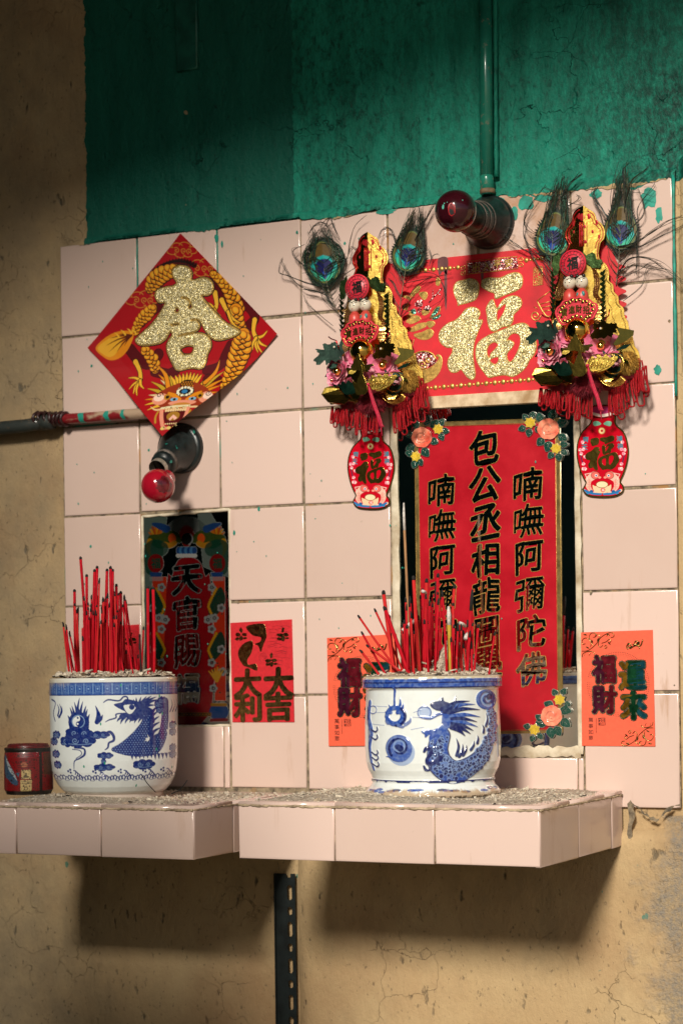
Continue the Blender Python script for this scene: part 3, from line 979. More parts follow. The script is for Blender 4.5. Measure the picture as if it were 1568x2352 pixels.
    cv.disc(386, 832, 50, BLU)
    cv.poly([(386, 782), (350, 800), (336, 832), (350, 868), (386, 882), (365, 860), (372, 835), (398, 825), (400, 795)], WHT, smooth=3)
    cv.disc(382, 800, 9, BLU)
    cv.disc(380, 853, 9, WHT)
    for (x, y, dx) in ((215, 795, 25), (222, 790, -5), (205, 780, -8)): taper(cv, (x, y), (x + dx, 665 + abs(dx)), 24, BLU)
    for (x, y) in ((535, 690), (570, 745), (600, 772)): taper(cv, (548, 838), (x, y), 40, BLU, .12)
    cloud(cv, 390, 935, 118, 52)
    cloud(cv, 300, 1005, 75, 48)
    cloud(cv, 400, 1000, 130, 55)
    cloud(cv, 565, 950, 90, 32)
    cv.line([(620, 935), (660, 925), (690, 960), (690, 1000), (650, 1020), (640, 1060), (615, 1080)], [14, 26, 26, 22, 18, 16, 8], BLU, 1, 5)
    cv.line([(350, 1060), (430, 1070), (435, 1120), (390, 1155), (345, 1180), (335, 1250)], [18, 16, 22, 14, 12, 6], BLU, 1, 6)
    cv.line([(330, 1075), (395, 1085), (408, 1120), (360, 1155)], 9, BLU, .9, 6)
    cloud(cv, 615, 1130, 68, 28)
    cloud(cv, 605, 1232, 92, 30)
    cloud(cv, 600, 1180, 22, 24)
    cloud(cv, 955, 1215, 96, 42)
    for x, y in ((180, 1120), (190, 1215), (190, 950), (165, 1010)): cloud(cv, x, y, 34, 34)
    cv.line([(150, 640), (185, 670), (165, 760), (180, 830)], 14, BLU, 1, 4)
    for x in range(150, 1250, 26):
        y = 1325 + 8 * math.sin(x * .08)
        cv.line([(x - 16, y + 14), (x - 4, y - 14), (x + 12, y - 10), (x + 20, y + 12)], 11, BLU, .95, 4)
        cv.line([(x - 10, y + 18), (x + 14, y + 20)], 6, BLU, .8)
    for x in (330, 555, 780, 1000, 1165):
        cv.disc(x - 30, 1255, 10, BLU)
        cv.disc(x - 50, 1268, 10, BLU)
        cv.disc(x - 28, 1280, 10, BLU)
        for k in range(4): cv.line([(x + k * 16, 1262 + k * 12), (x + 22 + k * 14, 1268 + k * 14), (x + 10 + k * 16, 1296 + k * 10)], 10, BLU, 1, 3)
    for (x, y) in ((1095, 620), (1120, 775), (1065, 1085), (1215, 1255), (580, 855), (760, 520), (425, 1225), (905, 1400), (610, 1195)): cv.disc(x, y, 7, srgb(40, 150, 120), 13)
    wash(cv, .12, 5)
    cv.doubled()
    # dust under the rim
    m = np.clip((505 + 60 * np.abs(np.sin(np.arange(960) * .05)) * NR.random(960) - yy[:, None]) / 40, 0, 1) * .8
    xs = np.linspace(-math.pi, math.pi, 960)
    m = m * np.clip(np.abs(xs) * 1.2 - .55, .08, 1)[None, :]
    m = np.maximum(m, (np.clip((480 - yy) / 10, 0, 1))[:, None] * .35)
    cv.c[..., :3] = cv.c[..., :3] * (1 - m[..., None]) + np.array(srgb(205, 190, 160)) * m[..., None]
    fm = np.clip((yy - 1450) / 30, 0, 1)[:, None, None] * .55
    cv.c[..., :3] = cv.c[..., :3] * (1 - fm) + np.array(srgb(190, 150, 120)) * fm
    return cv
M_glaze = painted('glazed blue and white porcelain', .11, .0, .5, 90, .07, (.22, .17, .11))
M_clay = simple('unglazed inside', (.35, .30, .24), .9, var=.3, bump=.3)
def ash_top(name, c, Rr, zr, hump, seed, parent, n_bits):
    n_bits = int(n_bits * .6)
    rg = random.Random(seed)
    n, k = 64, 26
    ph = [(rg.uniform(40, 260), rg.uniform(40, 260), rg.uniform(0, 6)) for _ in range(12)]
    def hh(x, y):
        s_ = sum(math.sin(p * x + q * y + o) for p, q, o in ph) / 12
        r = math.hypot(x, y)
        return hump(x, y) + .0035 * s_ + (-.002 if r > Rr * .96 else 0)
    V, F = [(c.x, c.y, zr + hh(0, 0))], []
    for i in range(1, k + 1):
        r = Rr * i / k
        for j in range(n):
            q = 2 * math.pi * j / n
            x, y = r * math.cos(q), r * math.sin(q)
            V.append((c.x + x, c.y + y, zr + hh(x, y) + rg.uniform(-.0006, .0008)))
    for j in range(n): F.append([0, 1 + j, 1 + (j + 1) % n])
    for i in range(k - 1):
        for j in range(n): F.append([1 + i * n + j, 1 + (i + 1) * n + j, 1 + (i + 1) * n + (j + 1) % n, 1 + i * n + (j + 1) % n])
    b = MB()
    b.add(V, F, 3)
    def pos():
        r, q = Rr * math.sqrt(rg.random()), rg.uniform(0, 6.28)
        x, y = r * math.cos(q), r * math.sin(q)
        return c.x + x, c.y + y, zr + hh(x, y) + .0008
    crumbs(b, n_bits, pos, .0004, .0017, rg)
    # curled stubs of burnt incense
    for _ in range(34):
        x, y, z = pos()
        q, L = rg.uniform(0, 6.28), rg.uniform(.006, .018)
        dz = rg.uniform(-.1, .5)
        b.tube([(x, y, z), (x + L * .5 * math.cos(q), y + L * .5 * math.sin(q), z + L * .5 * dz + .001), (x + L * math.cos(q + .5), y + L * math.sin(q + .5), z + L * dz)], rg.uniform(.0010, .0018), 6, rg.choice((0, 0, 1)))
    o = b.build(name, M_bits + [M_ash], parent)
    return (lambda x, y: zr + hh(x - c.x, y - c.y))
YL, YR = -.175, -.185
cL, RL, fL = pot_frame(118, 411, 1820, YL, ZL + .002)
cR, RRt, fR = pot_frame(837, 1153, 1812, YR, ZR + .003)
pl = empty('incense_pot', tuple(cL), 'straight-sided white porcelain incense pot with fine blue dragon and patterned rim band', 'incense pot')
cvL = paint_left()
mppL = RL / 572
profL = [(455, .985), (462, .995), (470, 1.0), (600, 1.0), (1000, .997), (1180, .990), (1280, .97), (1350, .935), (1410, .88), (1450, .82), (1475, .765), (1482, .75), (1515, .75)]
me = body_mesh(cvL, 'body', cL, RL, fL, profL, 455, 1515, mppL)
link('body', me, M_glaze, pl)
zrL = cL.z + (1515 - 455) * mppL
b = MB()
b.lathe([(RL * .985, zrL), (RL * .96, zrL + .0006), (RL * .935, zrL - .002), (RL * .93, zrL - .03)], (cL.x, cL.y, 0))
b.build('inner_wall', M_clay, pl)
ashL = ash_top('ash', cL, RL * .955, zrL - .001, lambda x, y: .004 + .006 * math.exp(-((x - .03) ** 2 + y * y) / .003) + .004 * math.exp(-((x + .05) ** 2) / .0008), 3, pl, 1500)
def paint_right():
    cv = PotCv(948, 542, 875, 1805, 960, 280, srgb(226, 232, 230))
    yy = np.linspace(875, 1805, 280)
    W_ = srgb(226, 232, 230)
    MID, DRK, LT = srgb(40, 76, 160), srgb(12, 26, 92), srgb(130, 158, 206)
    for (a, b, c_) in ((893, 918, MID), (916, 928, DRK), (928, 956, MID), (954, 968, DRK)): cv.c[(yy > a) & (yy < b), :, :3] = c_
    cv.line([(655, 965), (650, 1040), (652, 1110)], [26, 18, 26], MID, 1, 4)
    for (x, y, w_) in ((600, 1085, 16), (692, 1025, 22), (722, 1075, 20), (590, 1130, 22)): taper(cv, (655 + (x - 655) * .55, 1150), (x, y), w_ + 12, MID, .1)
    cv.ring(655, 1175, 62, 42, MID)
    cv.ring(668, 1180, 70, 22, DRK, a0=-1, a1=1.6)
    for (a, b) in (((585, 1180), (575, 1140)), ((590, 1215), (620, 1240)), ((740, 1240), (780, 1180)), ((690, 1250), (740, 1250))): taper(cv, a, b, 34, MID, .2, .8)
    cv.disc(700, 1455, 108, LT, 104, .75)
    cv.disc(685, 1425, 104, MID, 106, .9)
    swirl(cv, 690, 1420, 84, 26, DRK, 1.4, 2.4)
    cv.ring(690, 1405, 42, 16, LT, alpha=.8)
    cv.disc(700, 1425, 26, DRK)
    taper(cv, (640, 1510), (575, 1490), 24, MID)
    # dragon body
    P = [(1010, 1330), (985, 1440), (1010, 1550), (1110, 1610), (1230, 1580), (1330, 1490), (1400, 1350), (1415, 1200), (1385, 1090)]
    wdt = [130, 140, 180, 175, 165, 140, 95, 66, 50]
    cv.line(P, [q + 22 for q in wdt], DRK, .95, 8)
    cv.line(P, wdt, MID, .95, 8)
    cv.line([(p[0] - 8, p[1] - 16) for p in P], [q * .4 for q in wdt], LT, .35, 8)
    rg = random.Random(2)
    pp = bez(P, 9)
    for k, (x, y) in enumerate(pp):
        wq = np.interp(k / len(pp), np.linspace(0, 1, len(wdt)), wdt)
        for _ in range(4 if k % 2 else 3):
            q = rg.uniform(-.42, .42) * wq
            a = (pp[min(k + 1, len(pp) - 1)][0] - pp[max(k - 1, 0)][0], pp[min(k + 1, len(pp) - 1)][1] - pp[max(k - 1, 0)][1])
            L = math.hypot(*a) or 1
            cx, cy = x - a[1] / L * q, y + a[0] / L * q
            r = rg.uniform(8, 17)
            cv.disc(cx, cy, r + 6, LT, alpha=.55)
            cv.disc(cx, cy, r, DRK)
    for (a, b) in (((1130, 1480), (1125, 1345)), ((1150, 1490), (1175, 1390)), ((1180, 1480), (1205, 1400)), ((1240, 1440), (1265, 1370)), ((1290, 1390), (1290, 1330)), ((1340, 1310), (1330, 1250)), ((1360, 1260), (1365, 1160))): taper(cv, a, b, 30, DRK, .12)
    cv.disc(1375, 1060, 84, MID, 78)
    cv.disc(1390, 1040, 60, DRK, 54, .6)
    swirl(cv, 1378, 1052, 58, 20, LT, 1.3, 1)
    cv.disc(1398, 1038, 24, DRK)
    # head and mane
    for (x, y) in ((1250, 1068), (1292, 1095), (1330, 1138), (1330, 1195), (1300, 1232), (1305, 1272), (1268, 1300), (1245, 1325), (1200, 1340)): taper(cv, (1060 + (y - 1200) * .25, 1190 + (y - 1190) * .5), (x, y), 46, MID if (x + y) % 2 else DRK, -.08)
    for (x, y) in ((1135, 1020), (1160, 1080), (1110, 1090)): taper(cv, (1040, 1150), (x, y), 34, DRK, .18)
    cv.poly([(930, 1090), (960, 1070), (1000, 1062), (1030, 1035), (1040, 1065), (1085, 1085), (1070, 1130), (1000, 1140), (950, 1120)], DRK, .95, smooth=3)
    cv.disc(890, 1150, 50, LT, 44, .7)
    cv.ring(885, 1150, 52, 8, MID, 46)
    cv.line([(860, 1190), (930, 1195), (1000, 1165), (1045, 1170)], [10, 26, 22, 14], MID, .9, 5)
    cv.line([(1050, 1190), (1045, 1250), (990, 1290), (900, 1305), (868, 1295)], [60, 70, 46, 34, 16], MID, .95, 6)
    cv.line([(1020, 1240), (970, 1270), (900, 1280)], 14, WHT, .9, 4)
    for (a, b) in (((960, 1310), (920, 1375)), ((1000, 1310), (960, 1400)), ((920, 1300), (890, 1345))): taper(cv, a, b, 40, MID, .1)
    for pts in ([(800, 1150), (860, 1130)], [(795, 1185), (860, 1190)], [(780, 1280), (880, 1262)], [(500, 1150), (580, 1150)], [(480, 1100), (590, 1105)], [(470, 1240), (570, 1248)]): cv.line(pts, 5, MID, .7)
    cv.line([(880, 1450), (900, 1425), (935, 1440), (920, 1480), (900, 1510), (910, 1540), (960, 1530), (1000, 1500)], [20, 34, 30, 26, 26, 34, 40, 50], DRK, 1, 5)
    cv.line([(875, 1560), (890, 1590), (925, 1585), (930, 1555)], [16, 26, 22, 10], DRK, 1, 5)
    # the other dragon going round the left side
    cv.line([(450, 1080), (445, 1200), (470, 1300), (455, 1420), (465, 1590)], [60, 70, 60, 50, 40], MID, 1, 6)
    cv.line([(440, 1120), (448, 1260), (452, 1500)], 26, DRK, .8, 5)
    cv.ring(478, 1130, 30, 8, MID)
    for y in (1280, 1340, 1460, 1500, 1550): cv.line([(470, y), (500, y + 20), (520, y + 4), (515, y - 14)], 16, DRK, 1, 4)
    cv.line([(1440, 1250), (1455, 1380), (1462, 1500)], [40, 50, 30], MID, .7, 5)
    # foot
    m = (yy > 1672) & (yy < 1692)
    cv.c[m, :, :3] = DRK
    for th in np.arange(-1.4, 1.5, .09):
        x = 948 + 542 * math.sin(th)
        if rg.random() < .45: cv.disc(x, 1690, 30 * math.cos(th) + 4, W_, 8, .8)
        if rg.random() < .5: cv.disc(x, 1755 + rg.uniform(-12, 12), 42 * math.cos(th) + 4, MID if rg.random() < .7 else DRK, 10, .9)
    wash(cv, .26, 9)
    cv.doubled()
    def dust(m, col):
        cv.c[..., :3] = cv.c[..., :3] * (1 - m[..., None]) + np.array(col) * m[..., None]
    xx = np.arange(960)
    n1 = np.convolve(NR.random(980), np.ones(9) / 9, 'same')[:960]
    dust(np.clip((892 + 40 * (n1 - .45) - yy[:, None]) / 8, 0, 1) * .9, srgb(196, 182, 150))
    n2 = np.convolve(NR.random(1000), np.ones(25) / 25, 'same')[:960]
    dust(np.clip((yy[:, None] - 1742 - 220 * (n2 - .5)) / 22, 0, 1) * .75, srgb(176, 142, 96))
    dust((np.clip((yy[:, None] - 1785) / 8, 0, 1) * (n1[None] > .5)) * .8, srgb(70, 55, 40))
    return cv
pr_ = empty('incense_pot', tuple(cR), 'waisted white porcelain incense pot with bold brushed blue dragon and swirl', 'incense pot')
cvR = paint_right()
mppR = RRt / 542
profR = [(875, .985), (884, 1.0), (960, .995), (972, .972), (985, .962), (1080, .968), (1250, .985), (1420, .988), (1540, .975), (1600, .945), (1640, .905), (1670, .885), (1700, .882), (1725, .90), (1750, .945), (1772, .972), (1790, .968), (1805, .95)]
link('body', body_mesh(cvR, 'body', cR, RRt, fR, profR, 875, 1805, mppR, .0018), M_glaze, pr_)
zrR = cR.z + (1805 - 875) * mppR
b = MB()
b.lathe([(RRt * .985, zrR), (RRt * .96, zrR + .0012), (RRt * .925, zrR - .002), (RRt * .92, zrR - .03)], (cR.x, cR.y, 0))
b.build('inner_wall', M_clay, pr_)
mpk = onY(1040, 1500, YR + .03)[0] - cR.x
ashR = ash_top('ash', cR, RRt * .95, zrR - .001, lambda x, y: .003 + .042 * math.exp(-((x - mpk) ** 2 + (y - .03) ** 2) / .00062) + .010 * math.exp(-((x - mpk) ** 2 + (y - .03) ** 2) / .003), 8, pr_, 1700)

# ------------------------------------------------------------------ incense sticks
def stick_mat(name, base):
    t = NT(name)
    n = t.noise(500, 4, .6, t.map((1, 1, .12)))
    n2 = t.noise(60, 3)
    oi = t.n('ObjectInfo')
    col = t.mix(t.ramp(n, .35, .7), tuple(c * .6 for c in base), base)
    col = t.mix(t.math('MULTIPLY', oi.outputs['Random'], .35), col, (base[0] * .55, base[1] * .35, base[2] * .5))
    col = t.mix(t.ramp(n2, .66, .72, 0, .2), col, (.5, .2, .18))
    return t.out(col, .75, Specular_IOR_Level=.15)
M_red = stick_mat('dyed red bamboo', (.62, .007, .020))
M_redo = stick_mat('dyed orange red bamboo', (.70, .030, .028))
M_tanst = stick_mat('undyed bamboo', (.50, .30, .13))
M_yel = stick_mat('yellow paper wrap', (.62, .42, .05))
M_char = simple('charred stick end', (.012, .011, .010), .9, var=.5, nscale=300)
M_ashst = simple('ash on a stick end', (.62, .59, .54), .95, var=.3, nscale=300)
SG = {'L': ('incense sticks in the straight-sided pot', 'thin red incense stick with burnt tip, in the crowd in the straight-sided pot'),
      'R': ('incense sticks in the waisted pot', 'thin red incense stick with burnt tip, in the crowd in the waisted pot')}
def stick(which, top, base, r, dy=0.0, mat=None, label=None, tip=.006, tipmat=None, lean=None):
    Y0, c, ash = (YL, cL, ashL) if which == 'L' else (YR, cR, ashR)
    Rl = (RL if which == 'L' else RRt) * .86
    p0, p1 = Vector(onY(*base, Y0 + dy)), Vector(onY(*top, Y0 + dy))
    o = Vector((p0.x - c.x, p0.y - c.y))
    if o.length > Rl:
        yy = max(-.9 * Rl, min(.9 * Rl, o.y)) * .4
        p0, p1 = Vector(onY(*base, Y0 + yy)), Vector(onY(*top, Y0 + yy))
    d = (p1 - p0).normalized()
    zb = min(p0.z, ash(p0.x, p0.y)) - .014
    p0 = p0 - d * max(0, (p0.z - zb) / max(d.z, .3))
    lean = R.uniform(-.05, .05) if lean is None else lean
    p1 = p1 + Vector((0, lean * (p1.z - p0.z), 0))
    L = (p1 - p0).length
    d = (p1 - p0) / L
    b = MB()
    w_ = d.orthogonal().normalized() * R.uniform(-.0012, .0012)
    pts = [p0 + d * (L - tip) * t + w_ * math.sin(t * 3.1) for t in np.linspace(0, 1, 6)]
    b.tube(pts, r, 6)
    o = b.build('incense_stick', mat or (M_red if R.random() < .7 else M_redo))
    g, l = SG[which]
    tag(o, label or l, 'incense stick', g)
    t = MB()
    q = p1 + Vector((R.uniform(-.001, .001), 0, 0))
    t.tube([pts[-1] - d * .0003, pts[-1] + d * tip * .6, q], [r * 1.06, r * 1.02, r * .55], 6)
    t.build('burnt_tip', tipmat or M_char, o)
    return o
def S15(x, y): return D(15, x, y)
def S8(x, y): return D(8, x, y)
thick = [((392, 85), (470, 1490), 'tallest incense stick in the straight-sided pot, thick red with white-flecked tip', .02),
         ((293, 492), (330, 1450), 'thick red incense stick with a dark tip near the left edge of the straight-sided pot', .01),
         ((492, 305), (455, 1480), 'thick red incense stick just right of the tallest one in the straight-sided pot', .03),
         ((545, 240), (540, 1500), 'thick red stick with a frayed charred tip, left of the middle of the straight-sided pot', -.02),
         ((583, 198), (575, 1500), 'thick red stick beside the frayed one in the straight-sided pot', .01),
         ((702, 232), (690, 1520), 'thick red stick with a pale worn tip in the middle of the straight-sided pot', -.01),
         ((778, 205), (790, 1520), 'thick red stick with a spiky, hairy tip, middle of the straight-sided pot', -.03),
         ((755, 235), (762, 1520), 'thick red stick close behind the spiky-tipped one', .02),
         ((830, 425), (830, 1520), 'thick red stick right of the middle in the straight-sided pot, shorter than the spiky-tipped one', .03),
         ((893, 515), (880, 1520), 'thick red stick with ragged grey tip, right end of the dense straight-sided-pot crowd', .01),
         ((1200, 450), (1235, 1520), 'lone thick red incense stick with white-flecked tip before the glass picture', -.02),
         ((1285, 530), (1285, 1530), 'shorter of the two touching red sticks at the right edge of the straight-sided pot', .0),
         ((1322, 462), (1308, 1520), 'taller of the two touching red sticks at the right edge of the straight-sided pot', -.01)]
for a, c, l, dy in thick: stick('L', S15(*a), S15(*c), .0023, dy, M_red, l, .004)
thin = [((173, 905), (238, 1480)), ((188, 930), (270, 1450)), ((187, 1000), (240, 1480)), ((212, 1030), (300, 1470)), ((253, 1015), (330, 1480)), ((338, 715), (345, 1460)), ((355, 730), (375, 1480)), ((412, 1080), (430, 1500)),
        ((320, 665), (352, 1470)), ((330, 915), (350, 1470)), ((440, 580), (450, 1500)), ((495, 560), (530, 1520)), ((555, 720), (548, 1520)), ((597, 750), (600, 1520)), ((610, 350), (585, 1500)), ((635, 575), (640, 1520)), ((655, 600), (650, 1520)), ((685, 590), (690, 1520)), ((714, 575), (710, 1520)),
        ((740, 540), (735, 1520)), ((757, 530), (770, 1520)), ((780, 455), (750, 1520)), ((805, 510), (800, 1520)), ((820, 550), (860, 1520)), ((862, 540), (850, 1520)), ((728, 315), (720, 1520)), ((920, 690), (1040, 1500)), ((950, 560), (1030, 1510)), ((968, 625), (1090, 1500)), ((843, 1000), (925, 1520)), ((963, 1250), (975, 1510)), ((1045, 1340), (1047, 1520)),
        ((1185, 960), (1150, 1500)), ((1142, 1060), (1150, 1490)), ((1115, 1310), (1105, 1500)), ((1125, 1180), (1130, 1500)), ((905, 560), (945, 1520))]
for a, c in thin: stick('L', S15(*a), S15(*c), R.uniform(.0012, .0016), R.uniform(-.04, .045), tip=R.uniform(.003, .010))
for k in range(44):
    x = R.uniform(425, 905)
    stick('L', S15(x + R.uniform(-25, 25), R.uniform(640, 930)), S15(x, 1510), R.uniform(.0011, .0016), R.uniform(-.05, .045), tip=R.uniform(.003, .008))
stick('L', S15(1140, 1060), S15(1152, 1500), .0014, -.03, M_char, 'short blackened burnt incense stick beside the glass picture in the straight-sided pot', .003)
stick('R', (926, 1155), S8(755, 690), .0020, .035, M_tanst, 'tall undyed tan incense stick with a long white ash end in the waisted pot', .040, M_ashst, 0)
big = [((790, 105), (838, 840), .0033, 'thick straight dark-tipped red stick, tallest red one at the left middle of the waisted pot', -.02), ((553, 218), (635, 845), .0034, 'thick red stick leaning left with a grey tip, front left of the waisted pot', -.03),
       ((560, 345), (745, 845), .0033, 'thick red stick crossing the leaning grey-tipped one, front left of the waisted pot', -.045), ((893, 125), (880, 840), .0031, 'thick red stick with a square dark tip in the middle of the waisted pot', .01),
       ((982, 85), (958, 840), .0028, 'tallest thick red stick in the middle of the waisted pot, in front of the lettering', .0), ((967, 148), (975, 840), .0030, 'thick stick with a long black burnt end in the middle of the waisted pot', .02),
       ((1112, 172), (1062, 850), .0028, 'red stick beside the yellow one, leaning right, in the waisted pot', -.02), ((1250, 212), (1212, 835), .0031, 'thick red stick with a long dark tip at the right of the waisted pot', -.01),
       ((1300, 480), (1266, 840), .0020, 'pale pinkish leaning stick at the right side of the waisted pot', -.04), ((1428, 540), (1386, 850), .0018, 'short lone red stick at the far right edge of the waisted pot', -.02),
       ((353, 412), (610, 765), .0020, 'long thin red stick leaning furthest left over the orange envelope', -.03), ((483, 360), (690, 820), .0020, 'thin red stick leaning left, above the furthest-leaning one', .0),
       ((380, 540), (552, 840), .0020, 'thin red stick leaning left, second lowest over the orange envelope', -.04), ((418, 645), (622, 805), .0022, 'red stick lying lowest and flattest over the orange envelope', -.05), ((372, 685), (492, 845), .0022, 'short red stick leaning left at the rim of the waisted pot', -.04)]
for a, c, r, l, dy in big:
    stick('R', S8(*a), S8(*c), r * .84, dy, M_red if R.random() < .6 else M_redo, l, .030 if 'long black' in l or 'long dark' in l else .006, None, 0)
yb = stick('R', S8(1066, 345), S8(1070, 545), .0032, -.03, M_yel, 'stick wrapped in yellow paper with a white ash end in the waisted pot', .026, M_ashst, 0)
thinR = [((605, 550), (650, 840)), ((598, 410), (640, 840)), ((720, 450), (725, 840)), ((745, 560), (760, 840)), ((766, 262), (790, 840)), ((812, 172), (830, 840)), ((848, 200), (868, 840)), ((875, 245), (905, 840)), ((940, 245), (945, 840)), ((990, 230), (960, 840)), ((1000, 262), (975, 830)), ((1025, 215), (1045, 770)), ((1095, 315), (1100, 850)), ((1105, 450), (1085, 850)),
         ((1140, 480), (1130, 800)), ((1160, 520), (1165, 830)), ((1185, 530), (1190, 830)), ((1215, 450), (1215, 840)), ((845, 255), (855, 840)), ((910, 290), (930, 840)), ((870, 445), (880, 840)), ((640, 600), (660, 840)), ((700, 470), (700, 840)), ((1240, 620), (1250, 840)), ((1125, 530), (1125, 740))]
for a, c in thinR: stick('R', S8(*a), S8(*c), R.uniform(.0013, .0019), R.uniform(-.045, .05), tip=R.uniform(.004, .012))
for k in range(50):
    x = R.uniform(690, 960) if k < 26 else R.uniform(1080, 1240)
    stick('R', S8(x + R.uniform(-25, 25), R.uniform(240, 560) if k < 26 else R.uniform(470, 640)), S8(x, 835), R.uniform(.0012, .0018), R.uniform(-.05, .055), tip=R.uniform(.003, .012))
# burnt coils and a loose twig
b = MB()
for (x0, y0, x1, y1, r) in ((705, 535, 800, 455, .0028), (1150, 475, 1195, 500, .0026), (860, 225, 890, 245, .0024), (1195, 600, 1215, 560, .003)):
    p, q = Vector(onY(*S8(x0, y0), YR - .005)), Vector(onY(*S8(x1, y1), YR + .01))
    b.tube([p, (p + q) / 2 + Vector((0, 0, .001)), q], r, 7)
tag(b.build('ash_curl', M_ashst), 'curled white stubs of burnt-out incense caught among the sticks of the waisted pot', 'ash', kind='stuff')
def twig(pts, Y, label):
    b = MB()
    b.tube([onY(*D(7, x, y), Y) for x, y in pts], .0007, 5)
    tag(b.build('twig', M_char), label, 'twig')
twig([(935, 1345), (985, 1420), (1060, 1500)], YL - .098, 'thin dark twig leaning against the foot of the straight-sided pot')
twig([(1200, 1512), (1270, 1485), (1310, 1440), (1345, 1390)], YL - .06, 'crooked dark twig lying on the shelf right of the straight-sided pot')

# ------------------------------------------------------------------ the rusty tin
def tin():
    Y = -.225
    cv = PotCv(660, 560, 700, 1850, 330, 150, srgb(120, 8, 16))
    yy = np.linspace(700, 1850, 150)
    BK = srgb(14, 14, 12)
    rg = random.Random(4)
    cv.poly([(905, 880), (970, 880), (970, 1790), (905, 1790)], BK)
    cv.poly([(120, 930), (200, 1100), (330, 1330), (415, 1550), (400, 1620), (300, 1600), (180, 1480), (125, 1400)], srgb(45, 75, 100), smooth=3)
    cv.poly([(150, 1000), (250, 1200), (340, 1360), (395, 1520), (300, 1400), (200, 1250)], srgb(150, 160, 165), smooth=3)
    cv.disc(270, 1520, 22, BK)
    cv.poly([(360, 1350), (460, 1330), (430, 1440)], srgb(50, 90, 110))
    cv.disc(560, 1160, 80, srgb(190, 120, 80), 60, .6)
    for y in range(930, 1240, 48):
        x = 420
        while x < 770:
            l = rg.uniform(15, 50)
            cv.line([(x, y), (x + l, y)], 16, BK, .85)
            x += l + rg.uniform(10, 22)
    be = srgb(190, 165, 110)
    cv.poly([(498, 1275), (708, 1275), (706, 1482), (496, 1482)], be)
    cv.poly([(545, 1410), (655, 1410), (655, 1455), (545, 1455)], BK, .8)
    cv.poly([(580, 1340), (620, 1340), (620, 1410), (580, 1410)], BK, .8)
    cv.poly([(472, 1505), (728, 1505), (722, 1780), (470, 1780)], be)
    for y in (1545, 1590): cv.line([(500, y), (705, y)], 22, BK, .7)
    cv.ring(595, 1700, 36, 22, BK, alpha=.8)
    for x in (800, 850): cv.line([(x, 1000), (x, 1750)], 10, BK, .5)
    cv.poly([(1000, 900), (1200, 900), (1200, 1400), (1000, 1400)], srgb(60, 50, 25), .7)
    cv.c[yy > 1760, :, :3] = srgb(10, 14, 13)
    cv.c[(yy > 780) & (yy < 880), :, :3] = srgb(18, 22, 18)
    cv.c[yy < 775, :, :3] = srgb(90, 12, 18)
    n = NR.random((150, 330))
    for _ in range(2): n = (n + np.roll(n, 1, 0) + np.roll(n, 1, 1) + np.roll(n, -1, 0) + np.roll(n, -1, 1)) / 5
    m = (n > .60)[..., None]
    cv.c[..., :3] = np.where(m, np.array(srgb(40, 25, 18)), cv.c[..., :3])
    c, r, f = pot_frame(11, 123, 1817, Y, ZL + .0065)
    prof = [(700, .80), (735, .85), (775, .86), (780, .97), (835, .975), (870, .95), (900, .965), (1000, .99), (1650, 1.0), (1745, .995), (1790, .94), (1850, .90)]
    mpp = r / 560
    t = empty('tin_can', tuple(c), 'battered red tin with a fish on it standing upside down left of the straight-sided pot', 'tin can')
    link('body', body_mesh(cv, 'body', c, r, f, prof, 700, 1850, mpp), painted('rusty printed tin', .38, .25, .2, 150, .35, (.05, .02, .012)), t)
    b = MB()
    zt = c.z + 1150 * mpp
    b.lathe([(r * .80, zt), (r * .76, zt - .0015), (.0005, zt - .001)], (c.x, c.y, 0), n=40)
    b.build('lid', simple('rusty tin end', (.12, .02, .02), .5, .3, .5, 120, .3), t)
tin()
# ------------------------------------------------------------------ flat things on the wall
M_redpaper = simple('red paper', (.56, .008, .016), .55, var=.12, nscale=220, bump=.12)
M_redsilk = simple('red cloth-faced card', (.62, .008, .018), .6, var=.18, nscale=18, bump=.0)
M_gold = simple('gold foil', (.78, .50, .12), .24, 1.0, .25, 160, .25)
M_golddk = simple('old gold foil', (.50, .32, .07), .28, 1.0, .35, 160, .3)
M_goldpaint = simple('raised gold paint', (.70, .45, .12), .38, .75, .25, 240, .25)
M_glit = glitter('gold glitter', (.95, .86, .55), (.60, .48, .19), 1150, .45)
M_glitred = glitter('red glitter', (.95, .70, .65), (.30, .02, .03), 700, .3)
M_glitgrn = glitter('green glitter', (.3, .8, .6), (.01, .10, .06), 700, .3)
M_ink = simple('black ink', (.012, .010, .010), .4, var=.2)
M_silver = simple('silver line', (.72, .70, .62), .25, .9, .2, 200)
def homog(src, dst):
    A = []
    for (x, y), (u, v) in zip(src, dst):
        A.append([x, y, 1, 0, 0, 0, -u * x, -u * y, -u])
        A.append([0, 0, 0, x, y, 1, -v * x, -v * y, -v])
    h = np.linalg.svd(np.array(A, float))[2][-1].reshape(3, 3)
    return lambda x, y: ((h[0, 0] * x + h[0, 1] * y + h[0, 2]) / (h[2, 0] * x + h[2, 1] * y + h[2, 2]), (h[1, 0] * x + h[1, 1] * y + h[1, 2]) / (h[2, 0] * x + h[2, 1] * y + h[2, 2]))
